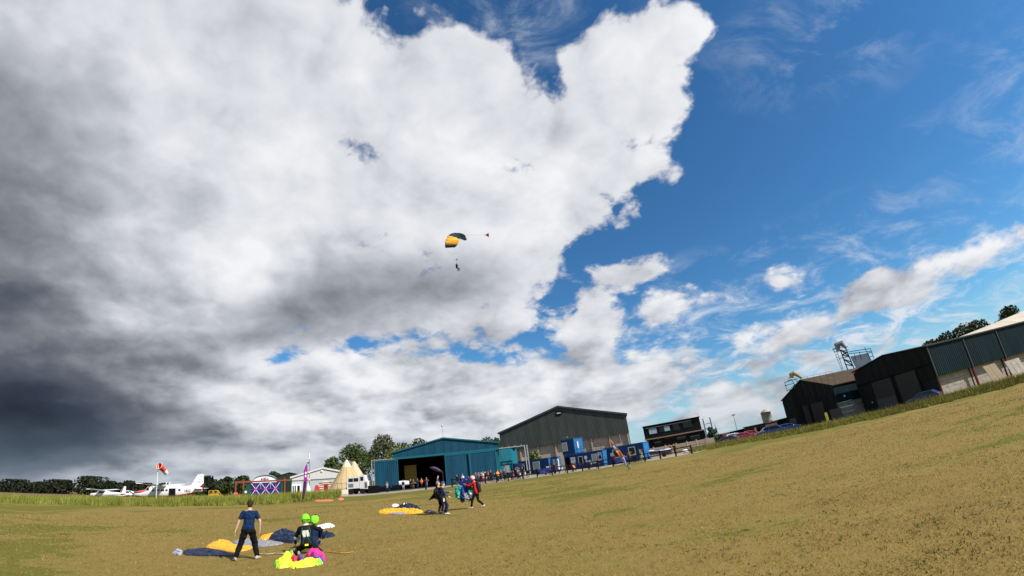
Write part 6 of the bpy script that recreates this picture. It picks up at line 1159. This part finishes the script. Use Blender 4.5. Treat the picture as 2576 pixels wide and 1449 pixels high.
pan('yellow_panel', [(545, 740), (640, 690), (780, 655), (900, 668), (960, 720), (1080, 735), (1240, 740), (1180, 780), (1060, 805), (900, 815), (740, 775), (600, 765)], S_yel, .17, 3, fl=.25)
pan('grey_panel', [(905, 675), (1000, 650), (1150, 640), (1290, 660), (1400, 665), (1600, 690), (1640, 712), (1500, 735), (1320, 757), (1240, 738), (1080, 733), (960, 718)], S_grey, .12, 4, fl=.25)
pan('yellow_corner', [(1270, 655), (1300, 610), (1400, 590), (1500, 578), (1560, 600), (1450, 640), (1360, 665)], S_yel, .15, 5, fl=.2)
pan('navy_lobe', [(1390, 650), (1480, 590), (1600, 575), (1740, 585), (1850, 600), (1850, 690), (1720, 712), (1600, 692), (1480, 668)], S_navy, .62, 6, fl=.35, flat=.7)
pan('navy_wing', [(2050, 600), (2130, 575), (2230, 590), (2330, 600), (2320, 622), (2200, 645), (2080, 660)], S_navy, .32, 7, fl=.2)
o = pan('white_hem', [(1330, 648), (1380, 625), (1420, 640), (1360, 668)], S_wht, .12, 8, fl=.1)
o1 = gnd(*y1(2180, 510)); t2 = thing('white_canopy_tail', 'flat white fabric strip lying beyond the green helmets', 'fabric', o1); pan('fabric', [(2030, 505), (2100, 488), (2200, 468), (2300, 465), (2325, 490), (2280, 505), (2150, 522), (2060, 528)], S_wht, .18, 9, par=t2, fl=.15)
# slack lines
def line_on_ground(label, pts, fn, r_, m_, nm='suspension_line', cat='line'):
    P_ = [gnd(*fn(*q)) for q in pts]; t = thing(nm, label, cat, P_[0]); b = MB(); b.tube([p_-P_[0]+Vector((0, 0, .03+gz(p_.x, p_.y))) for p_ in P_], r_, 5); b.build('cord', m_, t); b = MB(); b.tube([p_-P_[0]+Vector((.04*math.sin(i), .06, .025+gz(p_.x, p_.y))) for i, p_ in enumerate(P_)], r_*.7, 5); b.build('cord', m_, t)
M_cord = mat('pale_cord', (.42, .38, .30), .8)
line_on_ground('pale parachute lines on the grass between the man and the neon canopy', [(1280, 850), (1400, 856), (1500, 848), (1600, 852), (1700, 840)], y1, .02, M_cord); line_on_ground('orange cord on the grass right of the kneeling skydiver', [(2200, 835), (2300, 845), (2400, 862), (2480, 858), (2570, 850)], y1, .016, mat('orange_cord', (.50, .26, .06), .8))
# neon canopy heaped in front of the kneeling skydiver
o0 = gnd(*y5(680, 1250)); t = thing('neon_canopy', 'heaped neon yellow, pink and red parachute canopy at the kneeling skydiver\'s knees', 'parachute', o0)
pan('yellow_fold', [(225, 1260), (260, 1215), (330, 1190), (430, 1180), (560, 1200), (620, 1250), (560, 1300), (420, 1325), (290, 1340)], S_neo, .34, 11, fn=y5, fl=.18, flat=.65, step=.025)
pan('green_fold', [(225, 1262), (250, 1220), (320, 1200), (340, 1260), (310, 1335), (270, 1325)], S_grn, .36, 12, fn=y5, fl=.14, flat=.7, step=.025)
pan('yellow_back_fold', [(350, 1185), (400, 1120), (480, 1080), (560, 1110), (540, 1180), (480, 1215), (400, 1210)], S_neo, .40, 13, fn=y5, fl=.15, flat=.7, step=.025)
pan('green_back_fold', [(470, 1085), (520, 1050), (580, 1075), (580, 1130), (520, 1140)], S_grn, .42, 14, fn=y5, fl=.12, flat=.7, step=.025)
pan('red_fold', [(490, 1215), (560, 1185), (640, 1190), (640, 1260), (540, 1275)], S_red, .5, 15, fn=y5, fl=.12, flat=.7, step=.025)
pan('purple_fold', [(600, 1180), (700, 1165), (760, 1210), (740, 1265), (640, 1255)], S_pur, .45, 16, fn=y5, fl=.12, flat=.6, step=.025)
pan('pink_fold', [(720, 1150), (860, 1130), (960, 1110), (1060, 1130), (1115, 1190), (1095, 1230), (960, 1230), (820, 1190)], S_pnk, .65, 17, fn=y5, fl=.2, flat=.6, step=.025)
pan('purple_hem', [(820, 1190), (960, 1200), (1095, 1225), (1080, 1260), (960, 1250), (850, 1240)], S_pur, .4, 18, fn=y5, fl=.1, flat=.6, step=.025)
pan('front_yellow_fold', [(480, 1310), (600, 1265), (740, 1245), (860, 1225), (960, 1235), (1070, 1245), (1040, 1280), (900, 1305), (760, 1325), (620, 1335), (520, 1345)], S_neo, .22, 19, fn=y5, fl=.12, flat=.6, step=.025)
pan('front_green_fold', [(900, 1300), (960, 1240), (1070, 1245), (1030, 1285)], S_grn, .28, 20, fn=y5, fl=.1, flat=.6, step=.025)
# second landed canopy
o0 = gnd(*y2(650, 1020)); t = thing('landed_canopy', 'yellow and navy parachute canopy lying in a low heap left of the two standing skydivers', 'parachute', o0)
pan('yellow_panel', [(215, 1045), (260, 1020), (420, 1010), (600, 1010), (780, 1000), (1000, 995), (1100, 1010), (1060, 1040), (850, 1060), (600, 1072), (380, 1078), (250, 1075)], S_yel, .40, 31, fn=y2, fl=.3, flat=.3)
pan('navy_panel', [(470, 1005), (640, 980), (760, 950), (900, 940), (1030, 950), (1050, 985), (900, 1000), (700, 1008), (560, 1015)], S_navy, .70, 32, fn=y2, fl=.4, flat=.4)
pan('grey_panel', [(400, 1060), (560, 1062), (760, 1045), (800, 1062), (600, 1080), (430, 1080)], S_grey, .14, 33, fn=y2, fl=.1)
o1 = gnd(*y2(640, 905)); t3 = thing('white_canopy_tail', 'two white fabric strips lying behind the low yellow canopy', 'fabric', o1); pan('fabric', [(470, 915), (520, 900), (620, 895), (640, 908), (560, 925), (480, 930)], S_wht, .22, 34, fn=y2, par=t3, fl=.1); pan('fabric', [(670, 905), (720, 885), (790, 880), (810, 895), (760, 905), (690, 912)], S_wht, .25, 35, fn=y2, par=t3, fl=.1)
o1 = gnd(*y2(1200, 1025)); t4 = thing('line_bundle', 'dark bundle of lines on the grass at the standing pair\'s feet', 'lines', o1); pan('dark_lines', [(1085, 1025), (1150, 1000), (1250, 1000), (1335, 1020), (1340, 1045), (1200, 1050), (1100, 1045)], S_blk, .12, 36, fn=y2, par=t4, fl=.08, step=.035); pan('grey_lines', [(1120, 1030), (1200, 1012), (1290, 1025), (1200, 1042)], S_grey, .10, 37, fn=y2, par=t4, fl=.06, step=.025)
# fallen orange windsock
o0 = gnd(*z3(300, 1105)); t = thing('orange_ground_panel', 'crumpled orange fabric strip lying on the grass near the tall grass end', 'fabric', o0); S_sal = silk('salmon', (.55, .17, .08)); pan('long_strip', [(118, 1112), (140, 1092), (250, 1098), (390, 1088), (400, 1108), (250, 1118), (150, 1122)], S_sal, .16, 41, fn=z3, fl=.2, step=.06); pan('end_heap', [(425, 1100), (450, 1072), (520, 1068), (545, 1082), (500, 1098)], S_sal, .35, 42, fn=z3, fl=.3, step=.06)
# ------------------------------------------------------------------ skydivers
F0 = gnd(622, 1406); F0.z = gz(F0.x, F0.y)
person('man in navy t-shirt and black trousers standing with his back to the camera', F0, R(-27), 1.74, feet=((-.33, -.05, 0), (.27, -.02, 0)), hands=((-.335, .07, .84), (.345, .10, .82)), hip=(.03, 0, .87), lean=(5, 3), top=(.008, .026, .085), baggy=1.16, legs=(.008, .008, .009), hair='brown', shoe=(.42, .40, .38), sleeve=.5, near=True, head=(12, -6), skin=M_skin2, hem=-.06, elbow=((-1, -.35, -.2), (1, -.35, -.2)), toe=(-.45, .5))
M_neon = mat('neon_green_shell', (.22, .80, .03), .35, var=.04)
F1 = gnd(772, 1392); F1.z = gz(F1.x, F1.y)
tk, J = person('kneeling skydiver in black suit with neon green helmet and rig, back to the camera', F1, R(-24), 1.80, hip=(.02, -.10, .27), feet=((-.20, -.34, .0), (.22, -.34, .0)), hands=((-.34, .24, .26), (.36, .16, .40)), lean=(14, -3), top=(.010, .010, .012), legs=(.010, .010, .012), shoe=(.30, .30, .29), near=True, helmet=M_neon, head=(4, 12), elbow=((-1, -.2, .1), (1, -.2, .1)), knee=((-.35, 1, -.1), (.35, 1, -.1)))
ro = rig(tk, J, mat('rig_black', (.012, .014, .014), .7), M_offw, mat('green_piping', (.03, .20, .13), .6))
q = MB(); q.ring = None; ring_loft(q, [(J['sp'](.50)-J['Y']*.03, J['X'], J['Y'], .085, .07), (J['sp'](.56)-J['Y']*.02, J['X'], J['Y'], .082, .072)], 12); q.build('white_collar', M_offw, tk)
q = MB(); a_ = J['arms'][0]; capsule(q, a_[1].lerp(a_[2], .1), a_[1].lerp(a_[2], .3), .062, .058); q.build('sleeve_stripe', M_offw, tk); q = MB(); q.box(-.05, .05, -.02, .02, -.025, .025); o = q.build('yellow_handle', S_neo, tk); o.location = J['sp'](-.06)-J['Y']*.24
F2 = gnd(784, 1380); F2.z = gz(F2.x, F2.y)
person('passenger in navy suit and neon green helmet sitting just beyond the kneeling skydiver', F2, R(-20), 1.76, hip=(.04, 0, .14), feet=((-.15, .75, 0), (.2, .73, 0)), hands=((-.30, .30, .50), (.36, .10, .30)), lean=(4, 4), top=(.012, .030, .085), legs=(.012, .020, .05), shoe=(.2, .2, .2), near=True, helmet=M_neon, head=(-55, 4))
# standing pair
F3 = gnd(1108, 1290); F3.z = gz(F3.x, F3.y)
ta, J = person('skydiver in black suit and harness standing, back half turned, arm raised overhead', F3, R(40), 1.70, feet=((-.10, -.03, 0), (.10, .04, 0)), hands=((-.10, .08, 1.93), (.20, .28, 1.02)), top=(.012, .012, .015), legs=(.012, .013, .022), hair='fair', shoe=(.03, .03, .03), near=True, head=(-20, -14), skin=M_skin2, elbow=((-.8, .5, .2), (.6, -.6, -.3)))
rig(ta, J, mat('rig_black', (.012, .014, .014), .7), mat('dark_flap', (.05, .05, .055), .7), mat('grey_piping', (.2, .2, .21), .6))
q = MB(); a_ = J['arms'][0]; capsule(q, a_[1], a_[1].lerp(a_[2], .8), .060, .046); q.build('blue_cuff', mat('lilac_sleeve', (.10, .10, .34), .7), ta)
q = MB(); sp = J['sp']; q.add([tuple(sp(.30)-J['Y']*.28), tuple(sp(.1)-J['Y']*.30-J['X']*.1), tuple(sp(-.12)-J['Y']*.62-J['X']*.16), tuple(sp(-.02)-J['Y']*.28+J['X']*.1)], [(0, 1, 2), (0, 2, 3)]); o = q.build('hanging_flap', M_black, ta); sd = o.modifiers.new('thick', 'SOLIDIFY'); sd.thickness = .02
F4 = gnd(1119, 1291.5); F4.z = gz(F4.x, F4.y)
tb, J = person('skydiver in navy trousers and white shoes beside the black suit, fist forward', F4, R(75), 1.68, feet=((-.09, 0, 0), (.10, .08, 0)), hands=((-.16, .38, 1.12), (.2, .26, .92)), top=(.07, .075, .12), legs=(.025, .03, .10), hair='fair', shoe=(.62, .62, .62), near=True, skin=M_skin2, head=(10, 8))
q = MB(); hc = J['head']; ring_loft(q, [(hc+J['hz']*z_+J['hy']*-.01, J['hx'], J['hy'], a, c) for z_, a, c in ((.03, .098, .112), (.08, .096, .11), (.12, .07, .085), (.15, .02, .025))], 14); q.build('blue_cap', mat('blue_cap', (.05, .09, .25), .7), tb)
q = MB(); q.tube([J['sp'](-.05)+J['X']*.17, J['sp'](-.22)+J['X']*.19], [.045, .04], 8, flat=.4); q.build('yellow_pouch', mat('pale_yellow', (.7, .66, .25), .7), tb)
# walking skydiver in red, carrying a gathered canopy in his arms
F5 = gnd(1201, 1276); F5.z = gz(F5.x, F5.y); M_redh = mat('red_white_helmet', (.60, .05, .05), .35, col2=(.75, .72, .72), scale=7)
tc, J = person('skydiver in red and black suit striding with a gathered canopy in his arms', F5, R(-82), 1.82, feet=((-.07, .30, 0), (.08, -.34, .03)), hands=((-.10, .52, 1.28), (.14, .50, 1.34)), hip=(0, -.04, .86), lean=(10, 0), top=(.50, .025, .03), legs=(.012, .012, .014), shoe=(.58, .50, .42), near=True, helmet=M_redh, head=(0, 6), elbow=((-.4, -.2, -1), (.4, -.2, -1)))
rig(tc, J, mat('rig_dark', (.015, .016, .02), .7), mat('dark_flap', (.05, .05, .055), .7), mat('grey_piping', (.2, .2, .21), .6))
for h_, kn, an in J['legs'][1:]: q = MB(); q.tube([h_.lerp(kn, .3)+Vector((.055, 0, 0)), kn+Vector((.04, 0, 0)), kn.lerp(an, .9)+Vector((.03, 0, 0))], [.05, .055, .045], 8); soft(q.build('red_leg_panel', cmat((.44, .04, .05)), tc), .012, 1)
cb = Matrix.Rotation(-R(-82), 3, 'Z') @ (Vector((0, .60, 0))*1.04) + F5
t = thing('carried_canopy', 'gathered blue, teal and white canopy hanging from the red skydiver\'s arms', 'parachute', (cb.x, cb.y, 0), -R(-82))
def fold(nm, c, r_, m_, seed, drop=.0):
    b = MB(); rr2 = np.random.default_rng(seed)
    for k in range(7): f = k/6; b.ball((c[0]+rr2.normal(0, r_*.38), c[1]+rr2.normal(0, r_*.38), c[2]+drop*(.5-f)), (r_*rr2.uniform(.35, .75), r_*rr2.uniform(.35, .75), r_*rr2.uniform(.9, 1.7)), 8)
    o = soft(b.build(nm, m_, t), .016, 3); crumple(o, .13, .16); return crumple(o, .05, .05)
fold('royal_blue_fold', (0, .10, 1.05), .20, S_blu, 1, .55); fold('royal_blue_fold', (.02, -.08, 1.12), .17, S_blu, 2, .6); fold('teal_fold', (-.06, .36, .98), .20, S_teal, 3, .35); fold('teal_fold', (.10, -.26, .90), .16, S_teal, 4, .3); fold('black_fold', (0, .18, .68), .19, S_blk, 5, .3); fold('black_fold', (.04, -.16, .72), .17, S_navy, 6, .3); fold('white_fold', (-.06, -.02, .64), .13, S_grey, 7, .25); fold('white_fold', (.0, .46, .74), .13, S_grey, 8, .2); fold('white_fold', (.06, -.36, .66), .12, S_wht, 9, .22); fold('white_fold', (.14, -.30, .92), .10, S_wht, 10, .25); fold('blue_neck', (0, -.26, 1.26), .14, S_navy, 11, .25)
# bent purple feather flag behind the pair
b0 = gd(1117, 66); t = thing('feather_flag', 'dark purple feather flag bending in front of the open hangar bay', 'flag', b0, face_axis(b0, 0)); tip = hz(b0, 1171); n = 14
cur = [Vector((0, 0, tip*.93*min(1, i/8))) if i <= 6 else None for i in range(n+1)]
for i in range(7, n+1): f = (i-6)/(n-6); cur[i] = Vector((-1.75*f**1.15, 0, tip*.70+(tip*.30)*math.sin(f*1.9)))
q = MB(); q.tube(cur, [.035]*8+[.02]*(n-7), 6); q.build('pole', M_dsteel, t)
vs, fs = [], []
for i in range(7, n+1):
    f = (i-7)/(n-7); w_ = .10+.42*math.sin(math.pi*min(1, f*.92+.05)); vs += [cur[i], cur[i]+Vector((-.06*w_, .04, -w_*.5)), cur[i]+Vector((-.16*w_, 0, -w_))]
fs = [(i*3+k, i*3+k+1, (i+1)*3+k+1, (i+1)*3+k) for i in range(n-7) for k in range(2)]; q = MB(); q.add(vs, fs); o = q.build('banner_panel', mat('deep_purple_cloth', (.07, .03, .12), .8), t, True); sd = o.modifiers.new('thick', 'SOLIDIFY'); sd.thickness = .012
q = MB(); q.tube([cur[i]+Vector((-.05, -.03, -.12)) for i in range(8, n-1)], .035, 5); q.build('pale_lettering', mat('lilac_letter', (.30, .24, .42), .8), t)
# ------------------------------------------------------------------ tandem pair under canopy
c_dir = Vector(ray(*y3(600, 460))); DD = 86.0; O = Vector((0, 0, CAMH)) + c_dir*DD
eZ = c_dir.normalized(); eX = Vector(c_r); eX = (eX - eZ*eX.dot(eZ)).normalized(); eY = eX.cross(-eZ) if eX.cross(-eZ).dot(Vector(c_u)) > 0 else -eX.cross(-eZ)
K1 = DD/(1095*1.05*1.04348*9.055)                       # metres per unit of the close-up
def air(X, Y, dz_=0.): return O + eX*((X-600)*K1) - eY*((Y-460)*K1) + eZ*dz_
t = thing('tandem_parachute', 'navy and yellow parachute canopy flying against the cloud', 'parachute', O)
sec = [  # front edge, rear edge for each cell wall (image units, depth)
 ((345, 640), -1.2, (575, 632), .2), ((338, 545), -1.1, (640, 560), .4), ((350, 470), -1.0, (690, 430), .7), ((378, 405), -.8, (640, 420), .9), ((415, 340), -.5, (600, 378), 1.1), ((470, 300), -.1, (640, 410), 1.3), ((540, 274), .4, (720, 425), 1.6), ((640, 270), .9, (770, 445), 1.9), ((760, 285), 1.4, (820, 462), 2.2), ((835, 330), 1.8, (878, 440), 2.4)]
S_air = silk('lit_navy', (.055, .105, .20)); S_lit = silk('lit_yellow', (.80, .42, .03))  # brighter copies of navy and yellow, with daylight put into the colour
cols = [S_blk, S_yel, S_yel, S_yel, S_air, S_air, S_air, S_air, S_air]
for i in range(len(sec)-1):
    (a, da, b_, db), (c, dc, e, de) = sec[i], sec[i+1]; P_ = [air(*a, da)-O, air(*b_, db)-O, air(*e, de)-O, air(*c, dc)-O]; nrm = (P_[1]-P_[0]).cross(P_[3]-P_[0]).normalized(); m_ = 6; vs, fs = [], []
    cen = sum((air(*s_[0], s_[1])-O for s_ in sec), Vector())/len(sec); nrm = nrm if nrm.dot((P_[0]+P_[2])/2 - (air(600, 900)-O)) > 0 else -nrm
    for u_ in range(m_+1):
        for v_ in range(m_+1):
            f, g_ = u_/m_, v_/m_; p_ = P_[0].lerp(P_[1], f).lerp(P_[3].lerp(P_[2], f), g_); vs.append(p_ + nrm*(.30*(f**.5)*(1-f)*2.0 + .10*math.sin(math.pi*g_)))
    k0 = len(vs)
    for u_ in range(m_+1):
        for v_ in range(m_+1): f, g_ = u_/m_, v_/m_; p_ = P_[0].lerp(P_[1], f).lerp(P_[3].lerp(P_[2], f), g_); vs.append(p_ - nrm*(.05+.05*math.sin(math.pi*g_)))
    w_ = m_+1; fs = [(u_*w_+v_, u_*w_+v_+1, (u_+1)*w_+v_+1, (u_+1)*w_+v_) for u_ in range(m_) for v_ in range(m_)]; fs += [tuple(k0+x for x in f_) for f_ in fs]; q = MB(); q.add(vs, fs); q.build('cell', cols[i], t, True)
har = air(610, 985, .3)
for i, (a, da, b_, db) in enumerate(sec[::3]):
    for e_, d_ in ((a, da), (b_, db)): q = MB(); q.tube([air(*e_, d_)-O, har-O], .006, 4); q.build('line', mat('line_grey', (.4, .4, .42), .8), t)
q = MB(); b_ = air(610, 930, .3)-O; q.add([tuple(b_+eX*-.22-eY*.12), tuple(b_+eX*.02+eY*.02), tuple(b_+eX*.26+eY*.22), tuple(b_+eX*.12-eY*.14), tuple(b_-eY*.05+eZ*.3)], [(0, 1, 4), (1, 2, 4), (2, 3, 4), (3, 0, 4), (0, 3, 1), (1, 3, 2)]); q.build('slider', S_blk, t)
dp = air(1440, 320, 2.5); t = thing('pilot_chute', 'small red pilot chute trailing behind the flying canopy', 'parachute', dp); ax_ = -eX; n = 14; vs, fs = [], []
for f, r_ in ((0, .42), (.12, .40), (.4, .22), (.6, .10), (.9, .05)): vs += [ax_*f*.95 + (eY*math.cos(2*math.pi*k/n)+eZ*math.sin(2*math.pi*k/n))*r_ for k in range(n)]
fs = [(i*n+k, i*n+(k+1) % n, (i+1)*n+(k+1) % n, (i+1)*n+k) for i in range(4) for k in range(n)] + [tuple(range(n))]; q = MB(); q.add(vs, fs); q.build('cone', mat('dull_red_cloth', (.55, .06, .06), .8), t); q = MB(); q.tube([ax_*.8, air(870, 325, 2.)-dp], .012, 5); q.build('bridle', mat('bridle_grey', (.35, .33, .34), .8), t)
# the two jumpers hang upright below their canopy
for (X, Y, dd, lab, kw) in ((612, 1240, .30, 'tandem instructor in black hanging under the flying canopy', dict(top=BLK, legs=BLK, hands=((-.25, .1, 1.95), (.25, .1, 1.95)), feet=((-.16, .28, .25), (.14, .22, .18)), hip=(0, 0, .95), helmet=M_white)), (630, 1236, -.05, 'tandem passenger in dark suit with bare forearms hanging in front', dict(top=BLK, legs=(.10, .07, .07), hands=((-.30, .2, 1.25), (.34, .25, 1.3)), feet=((-.14, .45, .32), (.16, .42, .30)), hip=(0, 0, .92), helmet=M_black, h=1.62))):
    p_ = air(X, Y, dd); person(lab, p_, R(62), group=None, **kw)
